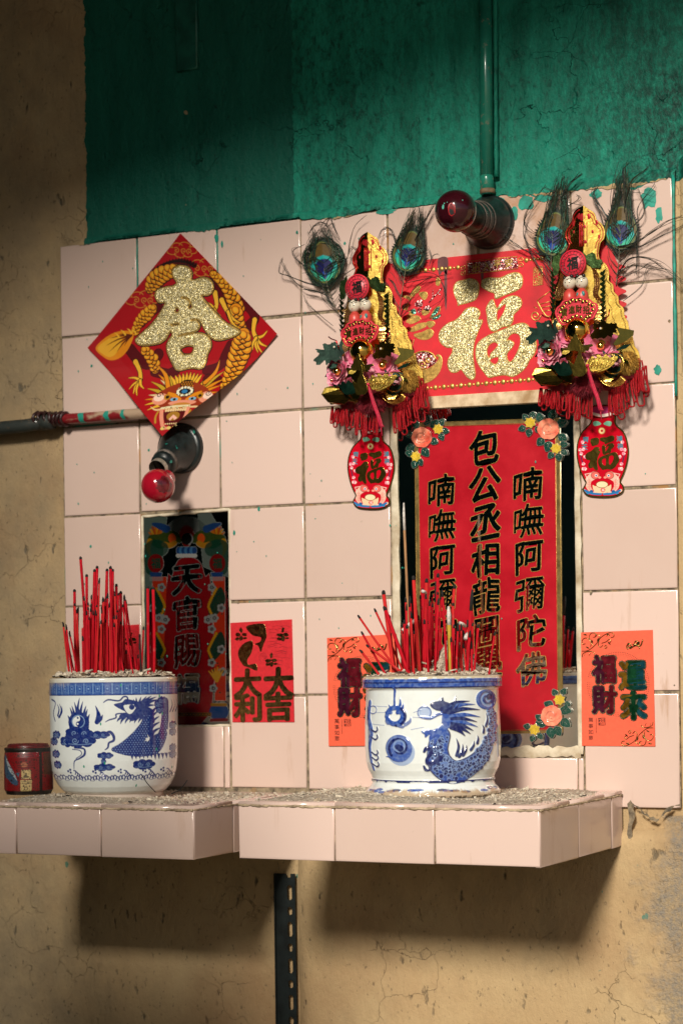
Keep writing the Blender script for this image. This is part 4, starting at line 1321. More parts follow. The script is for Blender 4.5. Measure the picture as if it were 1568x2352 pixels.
class Sheet:
    """flat piece with corners TL, TR, BR, BL (in crop pixels of crop c) at depth Y; place it elsewhere with quad (photograph pixels)"""
    def __init__(s, c, corners, Y, quad=None):
        s.c, s.Y = c, Y
        s.f = homog(corners, [(0, 0), (1, 0), (1, 1), (0, 1)])
        q = quad or [D(c, *p) for p in corners]
        s.q = [XZ(*p, Y) for p in q]
    def uv(s, pts): return [s.f(x, y) for x, y in pts]
    def P(s, u, v):
        a, b, c, d = s.q
        return tuple(a[i] * (1 - u) * (1 - v) + b[i] * u * (1 - v) + c[i] * u * v + d[i] * (1 - u) * v for i in (0, 1))
    def W(s, pts): return [s.P(*s.f(x, y)) for x, y in pts]
    def scale(s):
        a, b = s.W([(0, 0), (100, 0)])
        return math.hypot(a[0] - b[0], a[1] - b[1]) / 100
    def outline(s, m=0.0): return [s.P(u, v) for u, v in ((m, m), (1 - m, m), (1 - m, 1 - m), (m, 1 - m))]
def strokes(b, sh, lines, r, Y, m=0, n=5, smooth=6, flat=.5):
    """raised lines drawn on a sheet"""
    for ln in lines:
        pts = sh.W(bez(ln, smooth) if smooth and len(ln) > 2 else ln)
        k = len(pts)
        rs = [r * (1 if 0 < i < k - 1 else .6) for i in range(k)]
        b.tube([(x, Y, z) for x, z in pts], rs, n, m)
def spiral(x, y, r, turns=1.4, a0=0.0, sgn=1, n=14):
    return [(x + r * (1 - .8 * t) * math.cos(a0 + sgn * 6.28 * turns * t), y + r * (1 - .8 * t) * math.sin(a0 + sgn * 6.28 * turns * t)) for t in np.linspace(0, 1, n)]
def shapes(sh, loops, Y, th=.0006, bev=.0, off=0.0, sm=5, name='s'):
    return plate_mesh([sh.W(bez(l, sm, True) if sm else l) for l in loops], Y, th, bev, off, name)
def add_mesh(b, me, m=0, smooth=False):
    b.add(mesh_xyz(me).tolist(), [list(p.vertices) for p in me.polygons], m, smooth)
    bpy.data.meshes.remove(me)
def bead(b, sh, x, y, r, Y, m=0):
    (cx, cz), = sh.W([(x, y)])
    b.ball((cx, Y, cz), r * sh.scale(), 10, m, (1, .45, 1))

# ---- the diamond
def diamond():
    TL, TR, BR, BL = (748, 62), (1420, 762), (655, 1475), (102, 860)
    f = homog([TL, TR, BR, BL], [(0, 0), (1000, 0), (1000, 1000), (0, 1000)])
    class DC(Cv):
        def px(s, pts): return Cv.px(s, [f(x, y) for x, y in pts])
    RED, DR = srgb(172, 8, 22), srgb(88, 4, 14)
    cv = DC(430, 430, 0, 0, 1000, 1000, RED)
    BK, OR, YE, CR, GO = srgb(28, 8, 6), srgb(226, 138, 24), srgb(238, 180, 50), srgb(240, 205, 150), srgb(205, 140, 50)
    PK, BL_ = srgb(235, 150, 120), srgb(45, 120, 170)
    def cloudline(x, y, s_, rot=0):
        for dx, dy, r in ((-70, 10, 34), (-30, -20, 36), (20, -28, 38), (65, -5, 34), (30, 22, 30), (-20, 26, 34)):
            cv.ring(x + dx * s_, y + dy * s_, r * s_, 5, GO, r * .7 * s_, .9, 0, 6.28)
        cv.disc(x, y, 68 * s_, RED, 30 * s_)
        for dx in (-40, 8, 46): swirl(cv, x + dx * s_, y + 4, 20 * s_, 5, GO, 1.3, dx)
    cloudline(750, 185, 1.1)
    cloudline(895, 305, 1.25)
    cloudline(455, 545, 1.1)
    # spines: dark red glitter behind the coils
    for pts, w_ in (([(560, 340), (640, 290), (740, 268), (830, 290)], 26), ([(960, 400), (1010, 470), (1050, 560), (1075, 640)], 60), ([(1170, 530), (1240, 600), (1250, 660), (1180, 720), (1150, 760)], 60), ([(360, 870), (410, 930), (480, 960), (540, 900)], 70), ([(440, 700), (470, 660), (560, 590)], 50),
                    ([(520, 1010), (600, 1030), (650, 1010)], 70), ([(870, 1010), (960, 980), (1010, 900), (1050, 840)], 60), ([(880, 1070), (960, 1090)], 60)):
        cv.line(pts, w_ + 10, BK, .9, 5)
        cv.line(pts, w_, DR, 1, 5)
    rg = random.Random(3)
    for q in np.linspace(0, 1, 15):
        x, y = 520 + 300 * q, 345 - 80 * math.sin(q * 2.4) - 10
        taper(cv, (x, y + 14), (x + 26, y - 20), 16, BK, .3)
    def scales(P, wd, n=10):
        cv.line(P, [w_ + 12 for w_ in wd], BK, 1, 8)
        cv.line(P, wd, OR, 1, 8)
        pp = bez(P, n)
        for k in range(len(pp) - 1, -1, -2):
            x, y = pp[k]
            a = (pp[min(k + 1, len(pp) - 1)][0] - pp[max(k - 1, 0)][0], pp[min(k + 1, len(pp) - 1)][1] - pp[max(k - 1, 0)][1])
            L = math.hypot(*a) or 1
            w_ = np.interp(k / len(pp), np.linspace(0, 1, len(wd)), wd)
            for o in ((-.30, .30) if (k // 2) % 2 else (0,)):
                cx, cy = x - a[1] / L * o * w_, y + a[0] / L * o * w_
                cv.disc(cx, cy, w_ * .36, srgb(60, 20, 6))
                cv.disc(cx - 1, cy - 3, w_ * .30, OR)
                cv.disc(cx - 2, cy - 5, w_ * .20, YE, alpha=.8)
    scales([(690, 330), (610, 360), (545, 410), (500, 480)], [70, 90, 95, 40])
    scales([(960, 345), (1040, 410), (1095, 500), (1120, 590)], [40, 75, 95, 105])
    scales([(1110, 600), (1115, 690), (1130, 760)], [90, 90, 100])
    scales([(1150, 770), (1130, 850), (1085, 950), (1055, 1050), (1005, 1150)], [90, 125, 120, 105, 30])
    scales([(520, 600), (470, 650), (420, 700), (395, 760)], [50, 70, 50, 40])
    scales([(450, 870), (500, 930), (520, 1000)], [50, 70, 50])
    # tail
    cv.poly([(148, 862), (195, 805), (260, 765), (330, 750), (385, 770), (350, 860), (300, 915), (240, 935), (190, 912)], OR, smooth=4)
    cv.poly([(160, 862), (205, 815), (265, 785), (310, 800), (280, 880), (235, 915), (195, 900)], YE, .8, smooth=4)
    for e in ((200, 850), (230, 800), (280, 775), (220, 890), (270, 890), (320, 850)): taper(cv, (370, 780), e, 12, srgb(90, 30, 10), .05)
    for e in ((260, 762), (300, 745), (340, 735), (370, 740)): taper(cv, (e[0] + 30, e[1] + 30), e, 14, YE, .1)
    # claws
    def claw(pts, toes):
        cv.line(pts, [44, 34, 40], BK, 1, 6)
        cv.line(pts, [34, 24, 30], YE, 1, 6)
        for t_ in toes:
            taper(cv, pts[-1], t_, 30, BK, .12, 1, 8)
            taper(cv, pts[-1], t_, 20, YE, .12, 1, 4)
    claw([(1250, 665), (1230, 740), (1245, 790)], [(1340, 742), (1325, 850), (1285, 895), (1250, 890), (1210, 870)])
    claw([(390, 945), (420, 1010), (430, 1070)], [(355, 1050), (375, 1130), (410, 1165), (435, 1180), (465, 1130)])
    claw([(965, 480), (970, 560), (950, 600)], [(900, 550), (930, 640), (990, 640)])
    claw([(1010, 530), (1035, 590), (1050, 610)], [(1090, 650), (1140, 690), (1120, 730)])
    # head
    fan = [(500, 1080), (485, 1130), (505, 1180), (490, 1215), (500, 1255), (525, 1295), (540, 1030), (560, 1070), (590, 1060), (995, 1020), (1000, 1080), (985, 1130), (975, 1180), (965, 1220), (950, 1255), (930, 1290), (940, 1040), (905, 1050), (880, 1080), (560, 1000), (620, 1040)]
    for (x, y) in fan:
        o = (745 + (x - 745) * .45, 1230 + (y - 1230) * .35)
        taper(cv, o, (x, y), 46, BK, .06 if x < 745 else -.06)
        taper(cv, o, (x, y), 32, [YE, srgb(200, 160, 40), CR, OR][rg.randrange(4)], .06 if x < 745 else -.06)
    for a, e in (((620, 1120), (525, 965)), ((870, 1100), (960, 935))):
        taper(cv, a, e, 44, BK, .1)
        taper(cv, a, e, 32, OR, .1)
    for x in range(655, 860, 26):
        taper(cv, (745 + (x - 745) * .7, 1090), (x, 1010 + abs(x - 750) * .25), 34, BK, 0)
        taper(cv, (745 + (x - 745) * .7, 1090), (x, 1016 + abs(x - 750) * .25), 24, YE if x % 52 else OR, 0)
    cv.poly([(560, 1180), (620, 1130), (690, 1100), (745, 1090), (810, 1100), (870, 1130), (920, 1180), (900, 1250), (830, 1290), (745, 1300), (640, 1290), (580, 1250)], srgb(150, 50, 20), smooth=4)
    cv.disc(745, 1108, 46, BK, 34)
    for i in range(-2, 3):
        for j in range(-1, 2): cv.disc(745 + i * 17 + (j % 2) * 8, 1108 + j * 15, 5, OR)
    for sx in (-1, 1):
        cv.disc(745 + sx * 155, 1215, 50, PK, 44)
        cv.disc(745 + sx * 165, 1205, 34, srgb(250, 215, 195), 26)
        swirl(cv, 745 + sx * 165, 1185, 22, 6, BK, 1.2, 0, sx)
        cv.disc(745 + sx * 110, 1200, 24, srgb(190, 130, 30))
        cv.disc(745 + sx * 110, 1202, 12, BK)
        cv.line([(745 + sx * 25, 1225), (745 + sx * 65, 1195), (745 + sx * 110, 1170)], [26, 34, 14], OR, 1, 5)
        cv.disc(745 + sx * 62, 1222, 26, srgb(120, 180, 210), 13)
        cv.disc(745 + sx * 60, 1222, 10, BK)
        cv.line([(745 + sx * 20, 1290), (745 + sx * 90, 1285), (745 + sx * 160, 1295), (745 + sx * 200, 1270)], [8, 16, 14, 4], CR, .9, 5)
    cv.disc(745, 1250, 95, PK, 20)
    cv.disc(740, 1268, 62, srgb(200, 130, 50), 20)
    cv.disc(745, 1165, 62, BK, 40)
    for q in np.linspace(0.3, 5.9, 13): cv.disc(742 + 48 * math.cos(q + 1.57), 1163 + 30 * math.sin(q + 1.57), 9, srgb(245, 240, 210))
    cv.disc(740, 1163, 20, BL_, 15)
    # mouth
    cv.poly([(640, 1310), (800, 1300), (790, 1390), (740, 1425), (680, 1410), (650, 1370)], srgb(90, 6, 12), smooth=3)
    cv.line([(620, 1300), (632, 1360), (655, 1420), (690, 1425)], [26, 28, 24, 14], PK, 1, 6)
    cv.line([(795, 1290), (790, 1350), (770, 1405), (740, 1420)], [26, 28, 24, 14], PK, 1, 6)
    cv.disc(705, 1345, 44, srgb(170, 120, 40), 32)
    cv.poly([(680, 1365), (705, 1335), (735, 1360), (720, 1375), (705, 1358), (690, 1378)], srgb(250, 190, 170))
    for x in range(650, 790, 16): cv.disc(x, 1300 + abs(x - 720) * .05, 8, CR, 11)
    for x in range(665, 760, 14): cv.disc(x, 1398, 5, CR)
    cv.line([(615, 1285), (690, 1275), (800, 1275)], 16, srgb(235, 225, 180), .9, 4)
    for sx, x in ((-1, 600), (1, 815)): cv.line([(x, 1310), (x - 8, 1345), (x - 2, 1385)], 14, srgb(190, 140, 40), 1, 4)
    for x in (650, 690, 725, 760): cv.disc(x, 1425 + (x - 690) * -.05, 14, srgb(230, 200, 110), 10)
    cv.c[..., :3] *= .86
    q = [XZ(*D(1, *p), -.0045) for p in (TL, TR, BR, BL)]
    a, b_, d_ = np.array(q[0]), np.array(q[1]), np.array(q[3])
    tip_u, tip_v = .0, 0
    def place(s_, t_):
        # lower tip is held off the wall by the lamp: the paper curls forward there
        X = a[0] + s_ * (b_ - a)[0] + t_ * (d_ - a)[0]
        Z = a[1] + s_ * (b_ - a)[1] + t_ * (d_ - a)[1]
        k = np.clip(((s_ + t_) / 2 - .60) / .40, 0, 1)
        k = k * k * (3 - 2 * k) * .7 + k * .3
        edge = .0035 * (np.clip(1 - np.minimum(s_, 1 - s_) * 9, 0, 1) + np.clip(1 - np.minimum(t_, 1 - t_) * 9, 0, 1)) * .5
        return X - .004 * k, -.0068 - .048 * k - edge, Z + .016 * k
    def pos(gx, gy): return place(gx / 1000, gy / 1000)
    root = empty('spring_poster', (float(a[0]), 0, float(a[1])), 'red diamond poster with gold dragon and glitter character, above the left lamp', 'poster')
    link('paper', cv.mesh('paper', pos), painted('printed red paper', .36, .05, .15, 200, .05), root)
    ch = [[(735, 303), (780, 313), (802, 350), (795, 390), (818, 404), (870, 385), (922, 385), (952, 420), (947, 465), (915, 492), (862, 502), (905, 570), (960, 630), (1020, 690), (1112, 740), (1114, 757), (1060, 782), (970, 802), (920, 787), (880, 740), (850, 680), (815, 660), (778, 668), (782, 684), (812, 680), (832, 705), (824, 730), (795, 747), (740, 758), (690, 772), (682, 787), (720, 781), (800, 768), (860, 772), (897, 802), (902, 850), (872, 900), (857, 952), (830, 992), (760, 986), (680, 1002), (648, 975), (620, 920), (605, 860), (620, 812), (648, 775), (634, 742), (612, 768), (590, 800), (540, 827), (440, 837), (403, 815), (420, 790), (500, 720), (560, 650), (612, 560), (565, 555), (545, 520), (560, 480), (620, 460), (670, 450), (700, 420), (680, 380), (674, 340), (700, 312)],
          [(720, 515), (760, 515), (790, 550), (796, 590), (770, 602), (763, 582), (775, 560), (755, 537), (725, 533)], [(666, 620), (680, 585), (700, 595), (700, 620), (680, 632)], [(632, 705), (650, 698), (690, 690), (702, 700), (690, 712), (645, 720)],
          [(690, 860), (740, 838), (785, 845), (787, 875), (760, 905), (710, 905), (692, 885)]]
    def lay(me, h):
        co = mesh_xyz(me)
        o = []
        for x, y, z in co:
            X, Y, Z = place(x, z)
            o.append((X, Y - h - y, Z))
        set_xyz(me, o)
        return me
    fl = [[(u / 1000, v / 1000) for u, v in [f(x, y) for x, y in bez(l, 4, True)]] for l in ch]
    # thin gold outline, red line, then the glitter
    for off, h, th, mat, nm in ((.014, .0004, .0004, M_ink, 'character_outline'), (.009, .0007, .0004, M_goldpaint, 'character_edge'), (.0, .0012, .0006, M_glit, 'glitter_character')):
        ms = []
        for k, q in enumerate(np.arange(0, 6.28, math.pi / 8) if off else (0,)):
            ms.append(lay(plate_mesh([[(x + off * math.cos(q), z + off * math.sin(q)) for x, z in l] for l in fl], 0, th, 0, 0, nm), h - k * 5e-6))
        link(nm, joined(ms, nm), mat, root)
    b = MB()
    for (x, y, r) in ((700, 1140, 10), (715, 1185, 9), (745, 1195, 9), (780, 1180, 9), (790, 1140, 10), (640, 1280, 8), (680, 1285, 9), (720, 1288, 9), (760, 1284, 9), (800, 1278, 8), (660, 1420, 9), (735, 1412, 9)):
        u, v = f(x, y)
        X, Y, Z = place(u / 1000, v / 1000)
        b.ball((X, Y - .0006, Z), .0018, 8, 0, (1, .5, 1))
    b.build('glitter_gems', M_glit, root)
diamond()

# ---- banner with the big character
def banner():
    sh = Sheet(4, [(-39, 240), (1990, 22), (2010, 1333), (-23, 1469)], -.0062, [(880, 607), (1400, 551), (1405, 887), (884, 922)])
    root = empty('new_year_banner', (sh.q[0][0], 0, sh.q[0][1]), 'wide red banner with one big gold glitter character, above the red plaque', 'banner')
    link('card', plate_mesh([sh.outline()], sh.Y, .0016), M_redsilk, root)
    F = [[(590, 440), (620, 400), (680, 385), (730, 372), (780, 385), (806, 430), (800, 510), (770, 560), (700, 585), (640, 600), (625, 606), (620, 570), (590, 500)],
         [(690, 650), (740, 628), (795, 640), (818, 680), (800, 735), (838, 745), (825, 790), (790, 870), (765, 950), (755, 1050), (765, 1150), (775, 1230), (755, 1270), (715, 1255), (680, 1215), (650, 1180), (610, 1205), (560, 1200), (535, 1150), (540, 1090), (570, 1040), (575, 990), (520, 980), (470, 940), (455, 880), (480, 820), (540, 770), (600, 745), (650, 700)],
         [(845, 385), (900, 365), (1000, 365), (1080, 330), (1150, 318), (1190, 345), (1198, 400), (1180, 450), (1120, 485), (1040, 515), (960, 545), (950, 500), (900, 480), (840, 445), (835, 415)],
         [(900, 590), (930, 560), (950, 600), (970, 640), (1000, 600), (1030, 560), (1090, 530), (1150, 530), (1185, 560), (1188, 610), (1160, 650), (1120, 690), (1110, 750), (1080, 790), (1020, 800), (960, 835), (920, 830), (895, 780), (885, 700), (878, 640)],
         [(970, 665), (1000, 630), (1045, 590), (1052, 620), (1030, 680), (985, 745), (968, 740)],
         [(880, 890), (930, 865), (1020, 830), (1120, 790), (1190, 770), (1240, 785), (1280, 840), (1310, 900), (1322, 980), (1300, 1050), (1260, 1100), (1230, 1160), (1170, 1215), (1110, 1245), (1040, 1230), (960, 1240), (900, 1252), (860, 1210), (810, 1140), (785, 1060), (790, 980), (820, 930)],
         [(880, 1010), (900, 960), (950, 935), (985, 960), (960, 1000), (920, 1040), (905, 1080), (885, 1060)], [(905, 1100), (940, 1075), (985, 1070), (985, 1110), (960, 1140), (925, 1130)],
         [(1060, 920), (1090, 870), (1140, 855), (1180, 885), (1182, 950), (1150, 1040), (1100, 1115), (1065, 1100), (1060, 1040), (1100, 990), (1120, 950), (1090, 925)]]
    link('character_edge', shapes(sh, F, sh.Y - .0005, .0008, .0003, .0009), M_goldpaint, root)
    link('glitter_character', shapes(sh, F, sh.Y - .0011, .0008, .0003, -.0003), M_glit, root)
    b = MB()
    for i in range(29):
        t = i / 28
        bead(b, sh, 270 + 1060 * t, 1358 - 88 * t, 21 if i % 2 == 0 else 11, sh.Y - .0003)
    for i in range(11): bead(b, sh, 262 + 36 * i, 300 - 3.0 * i, 19 if i % 2 == 0 else 10, sh.Y - .0003)
    for i in range(8): bead(b, sh, 1235 + 34 * i, 205 - 4 * i, 19 if i % 2 == 0 else 10, sh.Y - .0003)
    b.build('gold_beads', M_goldpaint, root)
    # little sign
    link('sign_ground', shapes(sh, [[(712, 232), (1145, 185), (1158, 268), (720, 318)]], sh.Y - .0004, .0005, 0, .0006, 0), M_glitred, root)
    b = MB()
    strokes(b, sh, [[(702, 215), (1155, 170), (1162, 280), (705, 330), (702, 215)]], .0006, sh.Y - .0004, smooth=0)
    for x, y in ((665, 270), (665, 320), (1190, 200), (1190, 250)): strokes(b, sh, [spiral(x, y, 26, 1.3, x)], .0006, sh.Y - .0004)
    s_ = sh.scale()
    for ch, x, y in (('出', 785, 272), ('入', 880, 258), ('平', 975, 242), ('安', 1078, 228)):
        (cx, cz), = sh.W([(x, y)])
        text_add(b, ch, cx, cz, 62 * s_, 68 * s_, sh.Y - .0012, .03, .1)
    b.build('sign_lettering', M_goldpaint, root)
    b = MB()
    strokes(b, sh, [[(1297, 268), (1378, 258), (1383, 422), (1300, 434), (1297, 268)]], .0006, sh.Y - .0004, smooth=0)
    for ch, x, y in (('納', 1338, 302), ('福', 1340, 388)):
        (cx, cz), = sh.W([(x, y)])
        text_add(b, ch, cx, cz, 66 * s_, 74 * s_, sh.Y - .0008, .0, .1)
    strokes(b, sh, [spiral(1318, 700, 48, 1.5, 0, 1), [(1300, 620), (1335, 640)], [(1330, 568), (1450, 480)], [(1330, 568), (1410, 700), (1470, 700)], [(1350, 600), (1460, 570)], [(1365, 630), (1465, 610)], [(1385, 660), (1465, 650)]], .0010, sh.Y - .0004)
    for i in range(3): strokes(b, sh, [[(0 + 5, 390 + i * 30), (80, 385 + i * 30)]], .0008, sh.Y - .0004, smooth=0)
    strokes(b, sh, [[(5, 385), (80, 380), (82, 450), (5, 455)], [(40, 380), (42, 450)]], .0008, sh.Y - .0004, smooth=0)
    b.build('seal', M_goldpaint, root)
    # ingot and its rice, peony
    link('ingot_heap', shapes(sh, [[(200, 1125), (215, 1075), (260, 1035), (330, 1020), (390, 1040), (425, 1085), (432, 1115), (370, 1160), (280, 1175)]], sh.Y - .0005, .0008, .0003), M_glitred, root)
    b = MB()
    strokes(b, sh, [spiral(310, 1140, 42, 1.5, 0), spiral(360, 1098, 24, 1.4, 1), [(205, 1120), (220, 1072), (270, 1030), (340, 1022), (400, 1045), (430, 1095)]], .0013, sh.Y - .0008)
    add_mesh(b, shapes(sh, [[(180, 1190), (280, 1195), (380, 1165), (440, 1110), (450, 1070), (425, 1062), (450, 1050), (478, 1080), (480, 1140), (450, 1220), (390, 1280), (310, 1312), (240, 1300), (190, 1250)]], sh.Y - .0006, .0018, .0006))
    pet = [[(170, 740), (210, 710), (260, 700), (290, 730), (250, 760), (200, 775), (165, 765)], [(190, 820), (240, 790), (280, 770), (340, 765), (335, 800), (270, 830), (210, 845)], [(230, 870), (300, 850), (370, 820), (405, 850), (390, 890), (345, 915), (280, 910)], [(345, 760), (400, 750), (415, 780), (370, 810)],
           [(235, 470), (265, 435), (290, 450), (260, 500)], [(275, 500), (340, 490), (350, 530), (320, 560)], [(115, 540), (160, 520), (205, 540), (190, 570), (130, 560)], [(110, 680), (140, 620), (180, 590), (170, 650), (130, 710)], [(200, 520), (225, 470), (245, 500), (225, 530)], [(425, 395), (440, 360), (465, 385), (455, 430), (430, 425)], [(160, 690), (190, 660), (230, 690), (180, 720)], [(300, 660), (350, 640), (370, 670), (320, 700)]]
    for l in pet: add_mesh(b, shapes(sh, [l], sh.Y - .0004, .0012, .0004))
    for k in range(9): strokes(b, sh, [[(235 + 16 * k, 870 - 3 * k), (245 + 15 * k, 905 - 6 * k)]], .0004, sh.Y - .0016, smooth=0)
    strokes(b, sh, [[(180, 980), (215, 975), (235, 910)], [(170, 850), (190, 930), (165, 990)], [(370, 730), (420, 640), (465, 620), (450, 690), (375, 725)]], .0008, sh.Y - .0004)
    b.build('gold_peony', M_goldpaint, root)
    b = MB()
    for l in ([(240, 590), (280, 560), (310, 570), (300, 620), (250, 620)], [(310, 640), (350, 610), (385, 630), (360, 660)], [(260, 650), (290, 630), (300, 660), (270, 680)]): add_mesh(b, shapes(sh, [l], sh.Y - .0004, .0007))
    strokes(b, sh, [[(365, 585), (410, 530), (440, 500), (480, 450)], [(400, 540), (400, 470)], [(440, 500), (470, 515)]], .0011, sh.Y - .0005)
    b.build('red_glitter_buds', M_glitred, root)
    b = MB()
    for l in ([(375, 715), (415, 650), (460, 625), (430, 690)], [(390, 735), (430, 700), (475, 690), (440, 730)], [(205, 650), (240, 640), (250, 680), (215, 685)], [(135, 900), (160, 850), (165, 920), (140, 940)]): add_mesh(b, shapes(sh, [l], sh.Y - .0004, .0007))
    b.build('green_glitter_leaves', M_glitgrn, root)
    # sooty drips
    b = MB()
    for (x0, x1, y0, y1) in ((445, 530, 195, 330), (500, 525, 330, 640), (825, 850, 300, 400)):
        add_mesh(b, shapes(sh, [[(x0, y0), (x1, y0 - 10), (x1 - 4, y1), ((x0 + x1) / 2, y1 - 25), (x0 + 8, y1 + 8)]], sh.Y - .0001, .0003))
    b.build('grey_stains', simple('grey dirt', (.14, .05, .05), .8, var=.4), root)
banner()

# ---- mirrors set in the tiling
def mirror_mat():
    t = NT('old mirror glass')
    n = t.noise(26, 6, .7)
    sc_ = t.ramp(t.noise(90, 5, .75, t.map((1, 1, .5))), .70, .74)
    x, y, z = t.sep()
    return t.out(t.mix(t.math('MULTIPLY', sc_, .6), (.74, .78, .74), (.35, .38, .36)), t.ramp(n, .3, .75, .015, .05), 1.0)
M_mirror = mirror_mat()
M_caulk = simple('dirty white filler', (.62, .56, .44), .85, var=.25, nscale=30, bump=.5, b2=(.36, .27, .16))
M_wood = simple('old pale wood strip', (.62, .50, .34), .7, var=.3, nscale=40, bump=.3, b2=(.36, .22, .10))
RPI = (XZ(919, 1400)[0], XZ(1325, 1400)[0], XZ(1240, 1722)[1], XZ(1100, 915)[1])
def rpanel():
    x0, x1, z0, z1 = RPI
    root = empty('altar_mirror', ((x0 + x1) / 2, 0, z0), 'tall mirror panel with a red lettered plaque, set behind the waisted pot', 'mirror')
    b = MB()
    b.box(x0 - .001, x1 + .001, -.0015, .003, z0 - .001, z1 + .001)
    b.build('glass', M_mirror, root)
    b = MB()
    def strip(a, c, e, f, Y, n=26, j=.0012):
        rg = random.Random(int(a * 1e4))
        V, F = [], []
        vert = (f - e) > (c - a)
        for i in range(n + 1):
            t = i / n
            if vert: q = [(a + rg.uniform(-j, j) * .4, e + (f - e) * t), (a + (c - a) * .3, e + (f - e) * t), (c + rg.uniform(-j, j), e + (f - e) * t)]
            else: q = [(a + (c - a) * t, e + rg.uniform(-j, j)), (a + (c - a) * t, e + (f - e) * .6), (a + (c - a) * t, f + rg.uniform(-j, j))]
            for k, p in enumerate(q): V.append((p[0], Y + (.0028 if k != 1 else 0) + rg.uniform(-.0004, .0004), p[1]))
        for i in range(n):
            for k in range(2): F.append([i * 3 + k, i * 3 + k + 1, i * 3 + k + 4, i * 3 + k + 3] if not vert else [i * 3 + k, i * 3 + 3 + k, i * 3 + 4 + k, i * 3 + 1 + k][::-1])
        b.add(V, F)
    strip(RP[0] + .0005, x0 + .001, z0 - .004, z1, -.0062)
    strip(x1 - .001, RP[1] - .0008, z0 - .006, z1, -.0062)
    strip(x0 - .004, x1 + .004, RP[2] - .001, z0 + .004, -.0066, 40, .003)
    b.build('filler_border', M_caulk, root)
    wq = [XZ(*D(5, 262, 80), -.009), XZ(*D(5, 1040, 22), -.009), XZ(*D(5, 1030, 88), -.009), XZ(*D(5, 270, 132), -.009)]
    wq = [(wq[0][0] - .01, wq[0][1] + .004), (wq[1][0] + .05, wq[1][1] + .001), (wq[2][0] + .05, wq[2][1] - .001), (wq[3][0] - .01, wq[3][1])]
    link('wood_strip', plate_mesh([wq], -.0085, .008, .0008), M_wood, root)
    # the plaque
    cs = [(245, 222), (1157, 190), (1175, 2165), (272, 2185)]
    sh = Sheet(5, cs, -.0026)
    link('gold_border', plate_mesh([sh.outline(0), sh.outline(.0)], sh.Y, .0010) if False else plate_mesh([sh.outline()], sh.Y, .0008), simple('dull gold border', (.30, .21, .075), .35, .7, .25, 90), root)
    inn = [sh.P(u, v) for u, v in ((.026, .0135), (.972, .0135), (.972, .9905), (.026, .9905))]
    link('red_ground', plate_mesh([inn], sh.Y - .0004, .0008), simple('red painted glass', (.43, .003, .013), .32, var=.16, nscale=14, coat=.2), root)
    b = MB()
    strokes(b, sh, [[(246, 224), (1156, 192), (1174, 2163), (272, 2184), (246, 224)]], .0004, sh.Y - .0006, smooth=0)
    q = [(270, 250), (1130, 222), (1148, 2143), (297, 2160), (270, 250)]
    strokes(b, sh, [q], .0004, sh.Y - .0010, smooth=0)
    b.build('border_lines', M_goldpaint, root)
    ol, ins = MB(), MB()
    s_ = sh.scale()
    def word(ch, x, y, w_, h_, bold):
        (cx, cz), = sh.W([(x, y)])
        text_add(ol, ch, cx, cz, (w_ + 6) * s_, (h_ + 6) * s_, sh.Y - .0013, bold + .014, .12, brush=.07)
        text_add(ins, ch, cx, cz, w_ * s_, h_ * s_, sh.Y - .0018, bold, .12, brush=.07)
    for ch, y, w_, h_ in (('包', 378, 180, 205), ('公', 613, 190, 205), ('丞', 848, 190, 200), ('相', 1085, 178, 195), ('龍', 1312, 178, 205), ('圖', 1550, 160, 205), ('學', 1760, 178, 200)): word(ch, 692 + (y - 378) * .012, y, w_, h_, .032 if ch in '包公丞相' else .02)
    for ch, y in (('喃', 652), ('嘸', 868), ('阿', 1090), ('彌', 1310), ('陀', 1535), ('佛', 1760)): word(ch, 420 + (y - 652) * .018, y, 168, 182, .02 if ch not in '嘸彌' else .012)
    for ch, y in (('喃', 615), ('嘸', 838), ('阿', 1066), ('彌', 1302), ('陀', 1538), ('佛', 1770)): word(ch, 962 + (y - 615) * .02, y, 178, 186, .02 if ch not in '嘸彌' else .012)
    ol.build('lettering_outline', M_goldpaint, root)
    ins.build('lettering', M_mirror, root)
    # corner flowers in cloisonne style
    ML = [simple('enamel leaf green', (.004, .055, .038), .25, var=.2), M_silver, simple('enamel peach', (.80, .30, .18), .3, var=.3, nscale=70, b2=(.75, .10, .06)), simple('enamel yellow', (.62, .42, .03), .3, var=.2)]
    def leaf(b, x, y, L, wd, a, Y):
        ca, sa = math.cos(a), math.sin(a)
        def T(pts): return [(x + p * ca - q * sa, y + p * sa + q * ca) for p, q in pts]
        o = [(0, 0), (.3 * L, .5 * wd), (.65 * L, .42 * wd), (L, 0), (.65 * L, -.42 * wd), (.3 * L, -.5 * wd)]
        add_mesh(b, shapes(sh, [T(o)], Y, .0006, 0, .0003, 4), 1)
        add_mesh(b, shapes(sh, [T(o)], Y - .0003, .0006, 0, -.0004, 4), 0)
        ln = [[(0, 0), (.9 * L, 0)]] + [[(t * L, 0), ((t + .2) * L, sg * .33 * wd)] for t in (.2, .45) for sg in (-1, 1)]
        strokes(b, sh, [T(l) for l in ln], .00022, Y - .0007, 1, 4, 0)
